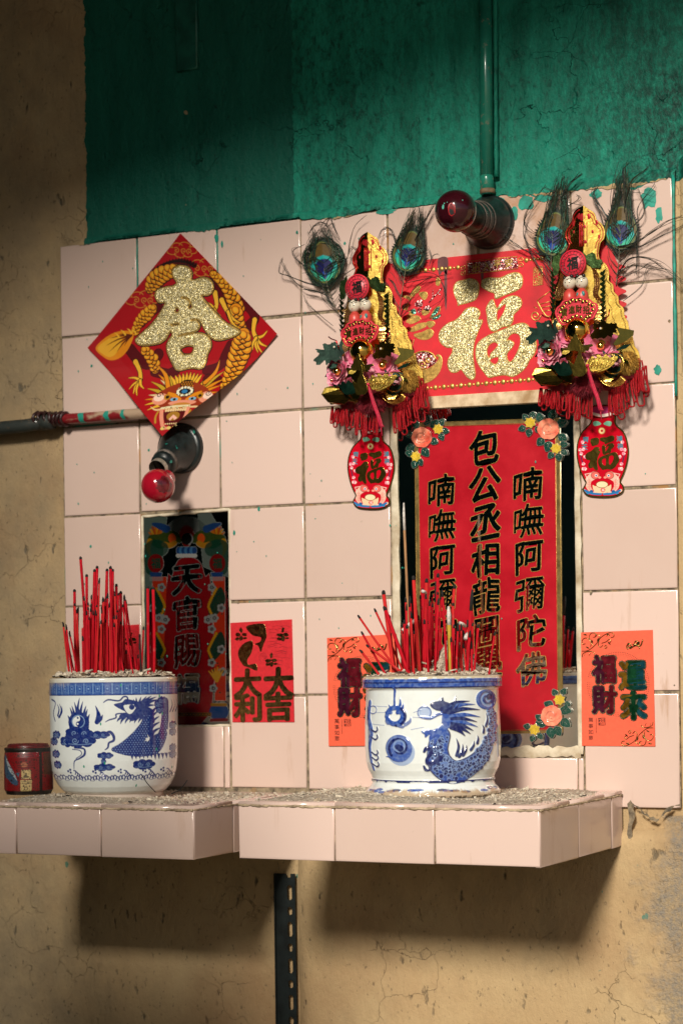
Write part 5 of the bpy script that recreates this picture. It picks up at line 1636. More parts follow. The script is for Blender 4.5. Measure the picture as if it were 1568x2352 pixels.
    def corner(name, rose, yel, leaves):
        b = MB()
        Y = sh.Y - .0018
        for k, (x, y, L, wd, a) in enumerate(leaves): leaf(b, x, y, L, wd, math.radians(a), Y - .00008 * k)
        for (x, y, r) in yel:
            o = [(x + (r * (1 if k % 2 else .74)) * math.cos(k * math.pi / 7), y + (r * (1 if k % 2 else .74)) * math.sin(k * math.pi / 7)) for k in range(14)]
            add_mesh(b, shapes(sh, [o], Y - .0010, .0006, 0, .0002, 3), 1)
            add_mesh(b, shapes(sh, [o], Y - .0013, .0006, 0, -.0003, 3), 3)
            strokes(b, sh, [[(x + r * .25 * math.cos(q), y + r * .25 * math.sin(q)), (x + r * .8 * math.cos(q + .5), y + r * .8 * math.sin(q + .5))] for q in np.arange(0, 6.2, .9)], .0002, Y - .0018, 1, 4, 0)
        x, y, r = rose
        for k in range(7):
            q = k * .9 + .3
            o = [(x + .38 * r * math.cos(q) + .62 * r * math.cos(t), y + .38 * r * math.sin(q) + .62 * r * math.sin(t)) for t in np.linspace(0, 6.28, 10, endpoint=False)]
            add_mesh(b, shapes(sh, [o], Y - .0012 - .0001 * k, .0006, 0, .00015, 3), 1)
            add_mesh(b, shapes(sh, [o], Y - .0015 - .0001 * k, .0006, 0, -.0002, 3), 2)
        strokes(b, sh, [spiral(x, y, r * .55, 1.5, 1), spiral(x + r * .1, y - r * .1, r * .8, .6, 2)], .00022, Y - .0027, 1, 4)
        return b.build(name, ML, root)
    corner('corner_flower', (298, 315, 66), [(402, 262, 36), (260, 435, 36)], [(270, 255, 60, 45, -120), (320, 240, 75, 50, -75), (350, 250, 70, 46, -40), (240, 300, 55, 45, 190), (250, 370, 60, 50, 160), (350, 330, 55, 46, 20), (410, 240, 50, 40, -60), (425, 270, 48, 40, 10), (410, 290, 50, 40, 60), (300, 385, 65, 52, 50), (245, 420, 55, 44, 190), (260, 460, 55, 44, 110), (275, 450, 50, 40, 60)])
    corner('corner_flower', (1090, 262, 68), [(978, 222, 38), (1137, 385, 36)], [(1040, 215, 60, 46, -100), (1100, 200, 70, 50, -70), (1140, 235, 68, 50, -20), (1150, 300, 62, 50, 30), (1060, 320, 60, 50, 130), (1100, 340, 70, 54, 110), (960, 200, 42, 38, -130), (985, 190, 42, 38, -70), (950, 250, 50, 40, 160), (975, 260, 52, 42, 100), (1010, 250, 50, 40, 40), (1160, 360, 50, 42, 0), (1120, 410, 48, 40, 130), (1150, 415, 50, 42, 80), (1170, 395, 45, 36, 40)])
    corner('corner_flower', (1110, 2060, 66), [(1158, 1960, 38), (1005, 2145, 38)], [(1140, 1935, 48, 40, -120), (1170, 1930, 50, 40, -60), (1185, 1980, 45, 38, 20), (1120, 2000, 62, 50, 200), (1160, 2020, 74, 56, 10), (1165, 2080, 76, 56, 40), (1080, 2110, 70, 54, 190), (1100, 2130, 74, 56, 80), (1130, 2125, 70, 54, 60), (980, 2130, 46, 38, 190), (1000, 2180, 46, 38, 110), (1025, 2170, 46, 38, 50), (1060, 2090, 60, 46, 215)])
rpanel()

# ---- the picture behind glass on the left
def lpanel():
    cs = [(160, 150), (940, 85), (957, 2020), (180, 2035)]
    f = homog(cs, [(0, 0), (400, 0), (400, 1000), (0, 1000)])
    class GC(Cv):
        def px(s, pts): return Cv.px(s, [f(x, y) for x, y in pts])
    cv = GC(210, 520, 0, 0, 400, 1000, (.70, .78, .72), 0.0)
    RED, ORG, DG, GLD, BLU_, GRY = srgb(140, 10, 20), srgb(200, 52, 22), srgb(10, 60, 44), srgb(196, 140, 20), srgb(28, 70, 128), srgb(150, 152, 150)
    A = dict(fa=1.0)
    cv.poly([(165, 150), (380, 130), (330, 600), (240, 760), (210, 1100), (200, 1500), (180, 1500)], srgb(4, 82, 60), .75, 1.0)
    cv.poly([(650, 110), (760, 100), (940, 420), (940, 700), (700, 600)], srgb(4, 70, 52), .6, 1.0)
    for x0, x1 in ((205, 385), (745, 905)):
        cv.poly([(x0 + 40, 690), (x1 - 10, 690), (x1, 1800), (x0 + 60, 1800)], ORG, 1, 1.0)
    cv.poly([(450, 590), (490, 530), (560, 515), (640, 530), (690, 590), (720, 690), (770, 760), (775, 1905), (380, 1905), (375, 760), (420, 690)], RED, 1, 1.0, 3)
    rg = random.Random(8)
    for q in np.linspace(-2.9, -.25, 30): cv.line([(552 + 90 * math.cos(q), 340 + 90 * math.sin(q)), (552 + 205 * math.cos(q), 340 + 190 * math.sin(q))], 4, srgb(2, 30, 22), .9, fa=.7)
    # dragons at the top
    for sx in (-1, 1):
        X = lambda x: 552 + sx * x
        for k in range(7): 
            q = math.radians(20 + k * 16)
            cv.line([(X(250), 370 - k * 6), (X(250 + 100 * math.cos(q) * .9), 370 - 40 - 110 * math.sin(q))], [22, 8], [srgb(200, 110, 20), srgb(210, 150, 30), srgb(180, 70, 20)][k % 3], 1, fa=1.0)
        cv.line([(X(70), 350), (X(150), 330), (X(230), 370), (X(310), 350)], [40, 60, 70, 40], srgb(60, 80, 30), 1, 6, 1.0)
        cv.disc(X(130), 345, 34, srgb(220, 84, 24), 44, 1, 1.0)
        cv.line([(X(110), 390), (X(150), 410), (X(200), 400)], 26, srgb(190, 130, 30), 1, 4, 1.0)
        cv.line([(X(180), 260), (X(240), 235), (X(300), 215)], [36, 30, 12], BLU_, 1, 5, 1.0)
        cv.line([(X(330), 370), (X(345), 430), (X(325), 500)], [26, 20, 8], GLD, 1, 5, 1.0)
        cv.line([(X(230), 440), (X(300), 450), (X(310), 620)], [70, 90, 60], srgb(6, 66, 48), .9, 5, 1.0)
        cv.disc(X(275), 570, 72, srgb(130, 16, 18), 84, 1, 1.0)
        cv.text('福', X(275), 570, 86, 96, srgb(10, 70, 52), .03, .05, 1, 1.0)
        cv.poly([(X(215), 650), (X(330), 650), (X(320), 690), (X(225), 690)], BLU_, 1, 1.0)
        for k in range(2): cv.line([(X(220), 700 + k * 18), (X(325), 700 + k * 18)], 10, GRY, .6, fa=1.0)
        for (y0, y1, bow) in ((780, 1060, 70), (1180, 1450, 70)):
            cv.poly([(X(305), y0), (X(340), y0 + 60), (X(345), (y0 + y1) / 2), (X(300), y1 - 60), (X(230), y1), (X(195), y1 - 50), (X(210), (y0 + y1) / 2), (X(250), y0 + 60)], DG, 1, 1.0, 3)
            for t in np.linspace(0, 1, 12): cv.disc(X(195 + 110 * abs(t - .3) ** 1.2), y1 - 40 - (y1 - y0 - 60) * t, 12, GLD, 15, 1, 1.0)
        for (x, y) in ((225, 785), (310, 970), (220, 1065), (190, 1075), (250, 1060), (225, 1160), (310, 1340), (225, 1460), (320, 1540), (240, 1690)):
            for q in range(5): cv.disc(X(x) + 22 * math.cos(q * 1.257), y + 24 * math.sin(q * 1.257), 17, GRY, 17, 1, 1.0)
            cv.ring(X(x), y, 12, 5, srgb(70, 72, 74))
        for _ in range(16): cv.disc(X(rg.uniform(225, 330)), rg.uniform(720, 1780), 8, srgb(12, 60, 45), alpha=.9)
        for k in range(6): cv.line([(X(270), 1620), (X(200 + k * 26), 1500 + abs(k - 3) * 12)], [16, 5], srgb(205, 150, 40), 1, fa=1.0)
        cv.disc(X(290), 1900, 88, BLU_, 78, 1, 1.0)
        cv.line([(X(230), 1835), (X(350), 1835)], 16, srgb(160, 110, 30), 1, fa=1.0)
        cv.line([(X(220), 1975), (X(360), 1970)], 16, srgb(130, 20, 20), 1, fa=1.0)
    # lotus and pearl
    for q in np.linspace(-2.6, -.5, 9): cv.line([(552, 380), (552 + 75 * math.cos(q), 350 + 120 * math.sin(q))], [40, 6], srgb(150, 26, 20), 1, fa=1.0)
    cv.disc(555, 350, 50, (.01, .012, .012), 54, 1, 1.0)
    cv.ring(555, 350, 50, 6, srgb(190, 190, 190), 54, .8, -.9, 1.2)
    for k in range(-3, 4): cv.disc(552 + k * 24, 455, 22, BLU_ if k % 2 else srgb(70, 130, 180), 36, 1, 1.0)
    for k in range(-3, 4): cv.disc(552 + k * 25, 500, 20, srgb(205, 205, 200), 18, 1, 1.0)
    cv.poly([(380, 1905), (775, 1905), (775, 1940), (380, 1940)], srgb(150, 105, 30), 1, 1.0)
    for k in range(14): cv.ring(390 + k * 28, 1922, 12, 4, srgb(60, 30, 10))
    # lettering: clear mirror with a soft dark edge
    for ch, y, w_, h_ in (('天', 715, 280, 270), ('官', 1020, 250, 310), ('賜', 1355, 240, 300), ('福', 1690, 230, 280)):
        cv.text(ch, 552 + (4 if ch != '天' else 0), y, w_ + 16, h_ + 14, srgb(40, 4, 8), .06, .08, .9, 1.0, .06)
        cv.text(ch, 552, y, w_, h_, (.60, .68, .63), .038, .08, 1, 0.0, .06)
    pm = cv.c[..., 3:]
    cv.c[..., :3] *= np.where(pm > .5, .22, .45)
    x0, x1, z0, z1 = LP
    root = empty('glass_picture', ((x0 + x1) / 2, 0, z0), 'narrow mirrored glass picture with dragons and dark lettering, behind the straight-sided pot', 'picture')
    q = [XZ(*D(6, *p), -.0015) for p in cs]
    def pos(gx, gy):
        u, v = gx / 400, gy / 1000
        g = lambda i: q[0][i] * (1 - u) * (1 - v) + q[1][i] * u * (1 - v) + q[2][i] * u * v + q[3][i] * (1 - u) * v
        return g(0), -.0015 + 0 * u, g(1)
    link('printed_glass', cv.mesh('printed_glass', pos), painted('printed mirror glass', .12, 0, 0, 60, .05, None, True), root)
    b = MB()
    e = .0045
    o = [(p[0], p[1]) for p in q]
    rg = random.Random(1)
    for i in range(4):
        a, c = o[i], o[(i + 1) % 4]
        b.tube([(a[0] + (c[0] - a[0]) * t + rg.uniform(-.0006, .0006), -.0020, a[1] + (c[1] - a[1]) * t + rg.uniform(-.0006, .0006)) for t in np.linspace(0, 1, 16)], [rg.uniform(.0018, .0032) for _ in range(16)], 6)
    b.build('filler_border', M_caulk, root)
    b = MB()
    b.box(x0 + .001, x1 - .001, -.0008, .004, z0 + .001, z1 - .001)
    b.build('backing', M_ink, root)
lpanel()

# ---- paper money envelopes
M_orange = simple('orange red paper', (.80, .105, .045), .6, var=.08, nscale=260, bump=.1)
M_foil = simple('embossed dark gold foil', (.34, .24, .08), .22, 1.0, .4, 240, .35)
M_foil2 = simple('embossed pale foil', (.62, .52, .34), .25, 1.0, .3, 200, .2)
M_jew = [simple('plum foil', (.10, .012, .035), .22, .55, .4, 90, .15), simple('wine foil', (.17, .010, .02), .22, .5, .4, 90, .15), simple('amber foil', (.28, .14, .012), .22, .6, .4, 90, .15), simple('bottle green foil', (.006, .06, .022), .22, .5, .5, 60, .15), simple('teal foil', (.008, .07, .095), .22, .5, .4, 90, .15)]
def redpack(quad, label, Yq):
    cs = [(945, 1105), (1490, 1073), (1512, 1988), (965, 1990)]
    sh = Sheet(6, cs, Yq, quad)
    root = empty('red_envelope', (sh.q[0][0], 0, sh.q[0][1]), label, 'red envelope', 'red paper money envelopes')
    link('paper', plate_mesh([sh.outline()], sh.Y, .0022, .0006), M_redpaper, root)
    b = MB()
    Y = sh.Y - .0006
    fish = [[(1085, 1140), (1130, 1118), (1240, 1112), (1262, 1180), (1265, 1230), (1240, 1290), (1215, 1360), (1195, 1310), (1165, 1290), (1210, 1270), (1215, 1230), (1150, 1215), (1110, 1180)],
            [(1130, 1262), (1145, 1300), (1130, 1370), (1095, 1430), (1105, 1475), (1170, 1470), (1180, 1528), (1110, 1500), (1060, 1480), (1020, 1410), (1018, 1350), (1060, 1290)]]
    for l in fish: add_mesh(b, shapes(sh, [l], Y, .0006, .0002))
    rg = random.Random(5)
    for (x, y) in ((1040, 1210), (1415, 1210), (1310, 1440)):
        for (dx, dy, rx, ry) in ((0, -45, 14, 24), (-28, 0, 26, 18), (28, -4, 26, 16), (0, 30, 22, 22), (-34, 34, 20, 14), (36, 28, 20, 10)):
            o = [(x + dx + rx * rg.uniform(.7, 1.2) * math.cos(t), y + dy + ry * rg.uniform(.7, 1.2) * math.sin(t)) for t in np.linspace(0, 6.28, 9, endpoint=False)]
            add_mesh(b, shapes(sh, [o], Y, .0005))
    s_ = sh.scale()
    for ch, x, y, w_, h_ in (('大', 1098, 1640, 220, 205), ('大', 1375, 1635, 235, 215), ('利', 1100, 1860, 220, 200), ('吉', 1372, 1850, 225, 205)):
        (cx, cz), = sh.W([(x, y)])
        text_add(b, ch, cx, cz, w_ * s_, h_ * s_, Y - .0004, .042, .03, .0006)
    b.build('gold_lettering', M_foil, root)
    b = MB()
    for k in range(26):
        y = 1130 + (k % 13) * 28 + rg.uniform(-8, 8)
        x = rg.uniform(1270, 1400)
        strokes(b, sh, [[(x, y), (x + 40, y - 6), (x + 85, y + 5)]], .00025, sh.Y - .0002, 0, 4, 3)
    for k in range(3): strokes(b, sh, [spiral(1245, 1405, 20 + 16 * k, .9, k)], .00025, sh.Y - .0002, 0, 4, 3)
    b.build('wave_lines', simple('pressed red line', (.20, .004, .01), .5), root)
redpack(None, 'red envelope with two gold fish, right of the glass picture', -.0058)
redpack([(188, 1443), (319, 1435), (325, 1662), (192, 1668)], 'red envelope half hidden behind the incense of the straight-sided pot', -.0058)
def orangepack(quad, label, Yq):
    cs = [(238, 265), (1165, 232), (1197, 1745), (250, 1735)]
    sh = Sheet(12, cs, Yq, quad)
    root = empty('red_envelope', (sh.q[0][0], 0, sh.q[0][1]), label, 'red envelope', 'red paper money envelopes')
    link('paper', plate_mesh([sh.outline()], sh.Y, .0020, .0005), M_orange, root)
    s_ = sh.scale()
    Y = sh.Y - .0004
    b = MB()
    cur = [[(245, 500), (330, 490), (420, 420), (500, 320), (600, 265), (655, 275), (660, 315), (620, 325)], [(360, 450), (365, 390), (330, 340), (280, 335), (250, 370), (262, 410), (295, 405)], [(400, 440), (345, 330), (370, 270), (420, 275), (430, 310), (395, 325)], [(470, 360), (460, 420), (490, 450), (520, 420)], [(470, 355), (480, 310), (450, 285)], [(500, 400), (560, 380), (600, 350), (625, 370), (605, 395)], [(540, 440), (560, 425), (572, 450), (550, 465), (535, 445)], [(250, 580), (265, 530), (330, 505), (390, 510), (410, 540)], [(280, 560), (290, 530)], [(340, 560), (360, 520)], [(560, 310), (610, 290)]]
    strokes(b, sh, cur, 5 * s_, Y)
    strokes(b, sh, [[(238 + 1165 - x + 22, 265 + 1735 - y) for x, y in l] for l in cur], 5 * s_, Y)
    for (x, y, a) in ((380, 375, 1.1), (585, 290, .4), (455, 350, 2), (320, 455, .5), (600, 400, .8), (290, 290, 0.2), (430, 300, 2)):
        for (xx, yy) in ((x, y), (1425 - x, 2000 - y)):
            o = [(xx + 26 * math.cos(a) * p - 9 * math.sin(a) * q, yy + 26 * math.sin(a) * p + 9 * math.cos(a) * q) for p, q in ((-1, 0), (0, 1), (1, 0), (0, -1))]
            add_mesh(b, shapes(sh, [o], Y, .0005))
    strokes(b, sh, [spiral(865, 440, 40, 1.3, 2), spiral(960, 390, 36, 1.3, 0), [(870, 470), (940, 430), (1010, 430), (1040, 350)], [(985, 440), (1000, 470)], [(905, 410), (950, 420), (1000, 380)], [(840, 410), (860, 400), (880, 415)]], 9 * s_, Y)
    b.build('foil_scrolls', M_foil, root)
    b = MB()
    for ring, rr in ((0, 400), (1, 378), (2, 358)):
        for q in np.arange(-2.9, 3.2, .058):
            x, y = 720 + rr * math.cos(q), 930 + rr * 1.04 * math.sin(q)
            (cx, cz), = sh.W([(x, y)])
            r = (5.5 - ring) * s_
            b.add([(cx + r * math.cos(t), sh.Y - .0002, cz - r * math.sin(t)) for t in np.linspace(0, 6.28, 6, endpoint=False)], [list(range(6))])
    b.build('dotted_rings', simple('dark foil dots', (.09, .03, .02), .4, .3), root)
    lay = [('福', 535, 735, 300, 345, (0, 1)), ('財', 540, 1130, 310, 350, (0, 1)), ('運', 905, 815, 335, 350, (2, 3, 4)), ('來', 920, 1205, 330, 350, (2, 3, 4))]
    o, n = MB(), MB()
    for ch, x, y, w_, h_, ms in lay:
        (cx, cz), = sh.W([(x, y)])
        text_add(o, ch, cx, cz, (w_ + 30) * s_, (h_ + 30) * s_, Y - .0006, .075, .0, .0008)
        k0 = len(n.f)
        text_add(n, ch, cx, cz, w_ * s_, h_ * s_, Y - .0012, .040, .0, .0006)
        for k in range(k0, len(n.f)):
            mx = sum(n.v[i][0] for i in n.f[k]) / len(n.f[k])
            t = (mx - cx) / (w_ * s_) + .5
            n.m[k] = ms[min(len(ms) - 1, max(0, int(t * len(ms))))]
    o.build('foil_outline', M_foil2, root)
    n.build('coloured_lettering', M_jew, root)
    b = MB()
    for ch, y in (('萬', 1395), ('事', 1475), ('如', 1555), ('意', 1632)):
        (cx, cz), = sh.W([(362, y)])
        text_add(b, ch, cx, cz, 60 * s_, 54 * s_, Y, .0)
    strokes(b, sh, [[(432, 1372), (432, 1570)]], 3.5 * s_, Y, smooth=0)
    add_mesh(b, shapes(sh, [[(460, 1368), (548, 1368), (550, 1468), (462, 1468)]], Y, .0004, 0, 0, 0))
    b.build('small_print', simple('dark foil print', (.06, .015, .012), .4, .3), root)
    b = MB()
    (cx, cz), = sh.W([(505, 1418)])
    text_add(b, '福', cx, cz, 76 * s_, 86 * s_, Y - .0006, .01)
    b.build('seal_character', M_orange, root)
orangepack(None, 'orange-red envelope with jewel-coloured lettering, right of the altar mirror', -.0060)
orangepack([(751, 1466), (909, 1457), (913, 1712), (755, 1713)], 'orange-red envelope half hidden by the incense and the waisted pot', -.0072)
# ------------------------------------------------------------------ hanging ornaments with peacock feathers
def W3(c, x, y, Y): return Vector(onY(*D(c, x, y), Y))
def mpx(c, Y=-.04):
    a, b = W3(c, 400, 600, Y), W3(c, 500, 600, Y)
    return (b - a).length / 100 / math.cos(0)
def bent(me, fn):
    co = mesh_xyz(me).copy()
    for i in range(len(co)): co[i, 1] += fn(co[i, 0], co[i, 2])
    set_xyz(me, co)
    return me
def foil(c, loops, Y, th=.0005, bev=.0002, off=0.0, sm=4, fn=None):
    me = plate_mesh([CW(c, bez(l, sm, True) if sm else l, Y) for l in loops], Y, th, bev, off)
    return bent(me, fn) if fn else me
def lattice_mat():
    t = NT('gold scale lattice')
    e = t.vor(330, None, 'DISTANCE_TO_EDGE', rnd=.35)
    k = t.ramp(e, .10, .16)
    col = t.mix(k, (.80, .55, .15), (.16, .05, .02))
    return t.out(col, t.ramp(k, 0, 1, .25, .45), t.ramp(k, 0, 1, 1, .5), t.bump(k, .4, .001))
M_latt = lattice_mat()
def crinkle(name, base, rough=.16):
    t = NT(name)
    n = t.noise(70, 4, .55)
    d = t.vor(420)
    x, y, z = t.sep()
    return t.out(t.mix(t.ramp(t.noise(40, 4), .3, .7), tuple(q * .75 for q in base), base), rough, 1.0, t.bump(t.math('ADD', n, t.math('MULTIPLY', d, .03)), .17, .004))
M_crk = crinkle('stamped gold foil', (.90, .60, .13))
M_crkdk = crinkle('stamped dark gold foil', (.42, .30, .06), .24)
M_leaf = crinkle('green gold foil', (.045, .085, .028), .25)
M_leafdk = simple('dark green foil', (.008, .035, .022), .25, .5, .4, 60, .2)
M_pinkred = simple('pink red plastic', (.62, .025, .05), .42, var=.1)
M_blk = simple('black paint', (.012, .010, .009), .3)
M_doll = simple('ivory doll face', (.68, .60, .47), .25, var=.08, coat=.3)
M_dollred = simple('red doll coat', (.55, .06, .045), .35)
M_lips = simple('red lips', (.5, .03, .03), .4)
M_pink = simple('pink silk petal', (.80, .24, .38), .6, var=.35, nscale=45, b2=(.55, .06, .16))
M_pinkp = simple('pale pink silk petal', (.82, .52, .54), .6, var=.25, nscale=45, b2=(.66, .18, .28))
M_ballg = simple('gold ball', (.90, .56, .12), .07, 1.0, .1, 30)
M_cord = NT('red satin cord')
M_cord = (lambda t: t.out(t.mix(t.ramp(t.vor(1500, t.map((1, 1, .45))), .2, .6), (.60, .010, .018), (.22, .004, .008)), .6, 0, t.bump(t.vor(1300, t.map((1, 1, .5))), .4, .001), Specular_IOR_Level=.2))(M_cord)
M_tassel = simple('crimson tassel thread', (.60, .015, .06), .5, var=.4, nscale=600)
M_fur = simple('ochre plush', (.46, .25, .035), .8, var=.4, nscale=90)
M_furred = simple('crimson plush', (.22, .006, .018), .8, var=.5, nscale=90)
M_redfoil = crinkle('red foil', (.50, .02, .03), .25)
rgo = random.Random(21)
def fuzz(b, c, r, n, L, sq=(1, .8, 1), m=0, rad=.00035):
    b.ball(c, r * .86, 16, m, sq)
    for _ in range(n):
        v = Vector((rgo.gauss(0, 1), rgo.gauss(0, 1), rgo.gauss(0, 1))).normalized()
        if v.y > .6: continue
        p = Vector((c[0] + v.x * r * .8 * sq[0], c[1] + v.y * r * .8 * sq[1], c[2] + v.z * r * .8 * sq[2]))
        d = (v + Vector((rgo.gauss(0, .3), rgo.gauss(0, .3), rgo.gauss(0, .3) - .15))).normalized()
        l = L * rgo.uniform(.5, 1.2)
        b.tube([p, p + d * l * .6, p + d * l + Vector((0, 0, -l * .25))], [rad, rad * .8, rad * .3], 3, m, False)
def lotus(root, c, r, tilt, pal):
    b = MB()
    c = Vector(c)
    ax = Vector((tilt[0], -1, tilt[1])).normalized()
    a = ax.orthogonal().normalized()
    e = ax.cross(a)
    for ring, (n, ln, open_, sh_) in enumerate(((9, 1.0, .25, 0), (8, .85, .55, .35), (6, .62, .9, .1))):
        for k in range(n):
            q = 2 * math.pi * k / n + sh_ + rgo.uniform(-.12, .12)
            d = a * math.cos(q) + e * math.sin(q)
            t_ = ax.cross(d)
            L = r * ln * rgo.uniform(.85, 1.12)
            wd = r * .40 * (1 if ring < 2 else .8)
            V, F = [], []
            for i in range(6):
                s_ = i / 5
                w_ = wd * (math.sin(math.pi * min(1, s_ * .85 + .12)) ** .8) * (1 if i < 5 else .12)
                up_ = open_ * L * (s_ ** 1.3) * .8 + .15 * L * s_
                for j in (-1, -.5, 0, .5, 1):
                    p = c + d * (r * .12 + L * s_ * (1 - .25 * open_)) + ax * (up_ + abs(j) ** 2 * w_ * .5) + t_ * (j * w_)
                    V.append(p)
            for i in range(5):
                for j in range(4): F.append([i * 5 + j, i * 5 + j + 1, i * 5 + j + 6, i * 5 + j + 5])
            b.add(V, F, 0 if rgo.random() < pal else 1)
    o = b.build('silk_flower', [M_pinkp, M_pink], root)
    g = MB()
    g.ball(c + ax * r * .38, r * .24, 14)
    g.build('gold_bead', M_ballg, o)
def serrated(pts, k=5, amp=.12):
    """pointed saw edge along a closed outline"""
    out = []
    n = len(pts)
    cx, cy = sum(p[0] for p in pts) / n, sum(p[1] for p in pts) / n
    for i in range(n):
        a, c = pts[i], pts[(i + 1) % n]
        out.append(a)
        for j in range(1, k):
            t = j / k
            x, y = a[0] + (c[0] - a[0]) * t, a[1] + (c[1] - a[1]) * t
            s_ = 1 + (amp if j % 2 else -amp * .35)
            out.append((cx + (x - cx) * s_, cy + (y - cy) * s_))
    return out
def ornament():
    an = W3(3, 700, 1000, 0)
    root = empty('hanging_ornament', (an.x, 0, an.z), 'lucky hanging ornament right of the banner, its gold crown facing forward', 'ornament', 'lucky hanging ornaments')
    s3, s9 = mpx(3), mpx(9)
    xm = W3(3, 735, 700, -.03).x
    ridge = lambda x, z: -.010 + abs(x - xm) * .34
    right = [(730, 380), (765, 405), (815, 440), (832, 495), (868, 525), (895, 585), (890, 650), (862, 690), (852, 740), (848, 795), (860, 845), (900, 870), (928, 935), (925, 1010), (958, 1045), (965, 1105), (998, 1145), (1005, 1205), (1040, 1245), (1048, 1310), (1075, 1365), (1085, 1430), (1110, 1480), (1125, 1560), (1160, 1620), (1165, 1720), (1120, 1800), (1040, 1850), (900, 1900), (735, 1900)]
    left = [(730, 380), (690, 395), (655, 415), (625, 455), (618, 500), (590, 540), (552, 595), (550, 650), (582, 700), (565, 745), (530, 800), (520, 860), (490, 930), (480, 1000), (455, 1060), (450, 1140), (430, 1200), (420, 1280), (400, 1340), (390, 1430), (370, 1500), (360, 1600), (330, 1680), (340, 1780), (420, 1860), (560, 1900), (735, 1900)]
    def half(l, off):
        p = bez(l, 4)
        # little scallops along the rim
        q = CW(3, p, -.03)
        return plate_mesh([q], -.03, .0008, .0002, off)
    b = MB()
    for l in (right, left): add_mesh(b, bent(half(l, 0), ridge), 0)
    bp = b.build('backing_plate', M_crk, root)
    b = MB()
    em = MB()
    for l in (right, left):
        for off, r, kk, tb in ((.92, .0007, (1, 11), b), (.78, .0006, (1, 9), b), (.93, .0008, (10, 26), em), (.70, .0007, (12, 26), em)):
            pp = bez(l[kk[0]:kk[1]], 4)
            cx, cy = 730, 640
            pts = []
            for i, (x, y) in enumerate(pp):
                o2 = off
                v = W3(3, cx + (x - cx) * o2, y if y > 560 else cy + (y - cy) * off, -.03)
                pts.append((v.x, v.y + ridge(v.x, v.z) - .0006, v.z))
            tb.tube(pts, r, 5)
    em.build('embossed_line', M_gold, bp)
    for (x, y, r) in ((690, 470, 26), (770, 470, 26), (640, 530, 22), (830, 520, 22), (720, 480, 34), (700, 560, 16), (740, 560, 16), (720, 620, 22), (600, 640, 18), (850, 640, 18), (700, 690, 16), (745, 690, 16), (640, 600, 14), (800, 600, 16)):
        v = W3(3, x, y, -.03)
        b.ball((v.x, v.y + ridge(v.x, v.z) - .0001, v.z), r * s3 * .72, 10, 0, (1, .10, 1.3))
    for dx in (-30, -10, 12, 34): b.tube([(lambda v: (v.x, v.y + ridge(v.x, v.z) - .0008, v.z))(W3(3, 725 + dx, y, -.03)) for y in (520, 560, 600, 650, 700, 730)], .0006, 5)
    b.build('red_print', simple('red print on foil', (.50, .02, .025), .3, .35, .2), bp)
    b = MB()
    for l in ([(1090, 700), (900, 860), (905, 760)],): pass
    add_mesh(b, foil(3, [[(880, 660), (920, 690), (960, 760), (1000, 860), (1062, 885), (1062, 900), (1010, 920), (1000, 960), (1068, 985), (1068, 1010), (1010, 1035), (1010, 1070), (1070, 1095), (1070, 1115), (1015, 1140), (1015, 1180), (1075, 1205), (1072, 1230), (1025, 1250), (1030, 1300), (1080, 1315), (1070, 1345), (1000, 1360), (900, 1200), (850, 900)]], -.016, .0012, .0003, 0, 3))
    b.build('red_frill', M_redpaper, root)
    # side dragons
    b = MB()
    dl = [[(755, 930), (800, 900), (842, 960), (852, 1040), (838, 1130), (880, 1200), (900, 1290), (890, 1380), (830, 1420), (800, 1340), (800, 1240), (760, 1170), (745, 1080)],
          [(540, 950), (505, 980), (480, 1060), (465, 1150), (490, 1180), (545, 1150), (560, 1070)], [(470, 1330), (520, 1360), (530, 1450), (500, 1530), (450, 1480), (440, 1400)]]
    for l in dl: add_mesh(b, foil(3, [l], -.036, .0012, .0004, 0, 4, lambda x, z: -.004 * math.sin(x * 260)))
    b.build('scaled_dragon', M_latt, root)
    b = MB()
    for x0, ys, sg in ((850, range(950, 1420, 45), 1), (475, range(960, 1300, 45), -1)):
        for y in ys:
            add_mesh(b, foil(3, [[(x0, y), (x0 + sg * 55, y - 40), (x0 + sg * 30, y + 26)]], -.035, .0006, .0001, 0, 0))
    for l in ([(700, 755), (735, 800), (775, 770), (800, 775), (820, 830), (862, 828), (855, 890), (800, 905), (740, 870), (715, 820)], [(468, 815), (500, 800), (520, 760), (530, 860), (505, 960), (478, 980), (455, 900)]):
        add_mesh(b, foil(3, [serrated(l, 3, .10)], -.042, .0006, .0001, 0, 0, lambda x, z: .15 * (x - xm)))
    b.build('foil_crest', M_leaf, root)
    # disc
    c = W3(3, 618, 865, -.058)
    r = 111 * s3
    b = MB()
    b.lathe([(.0005, .0), (r * .99, 0), (r, -.0010), (r, -.0030), (r * .97, -.0034), (.0005, -.0034)][::-1], (c.x, c.y, c.z), (0, -1, 0), 48)
    disc = b.build('lucky_disc', M_pinkred, root)
    b = MB()
    for rr in (.88, .62): b.tube([(c.x + r * rr * math.cos(q), c.y - .0001, c.z + r * rr * math.sin(q)) for q in np.linspace(0, 6.2832, 40)], .00045, 4)
    for k in range(10):
        q = k * .628
        b.tube([(c.x + r * (.75 * math.cos(q) + .13 * math.cos(t)), c.y - .0001, c.z + r * (.75 * math.sin(q) + .13 * math.sin(t))) for t in np.linspace(0, 6.28, 10)], .00035, 4)
    text_add(b, '福', c.x, c.z, r * .86, r * .95, c.y - .0006, .035, .1)
    b.build('lettering', M_blk, disc)
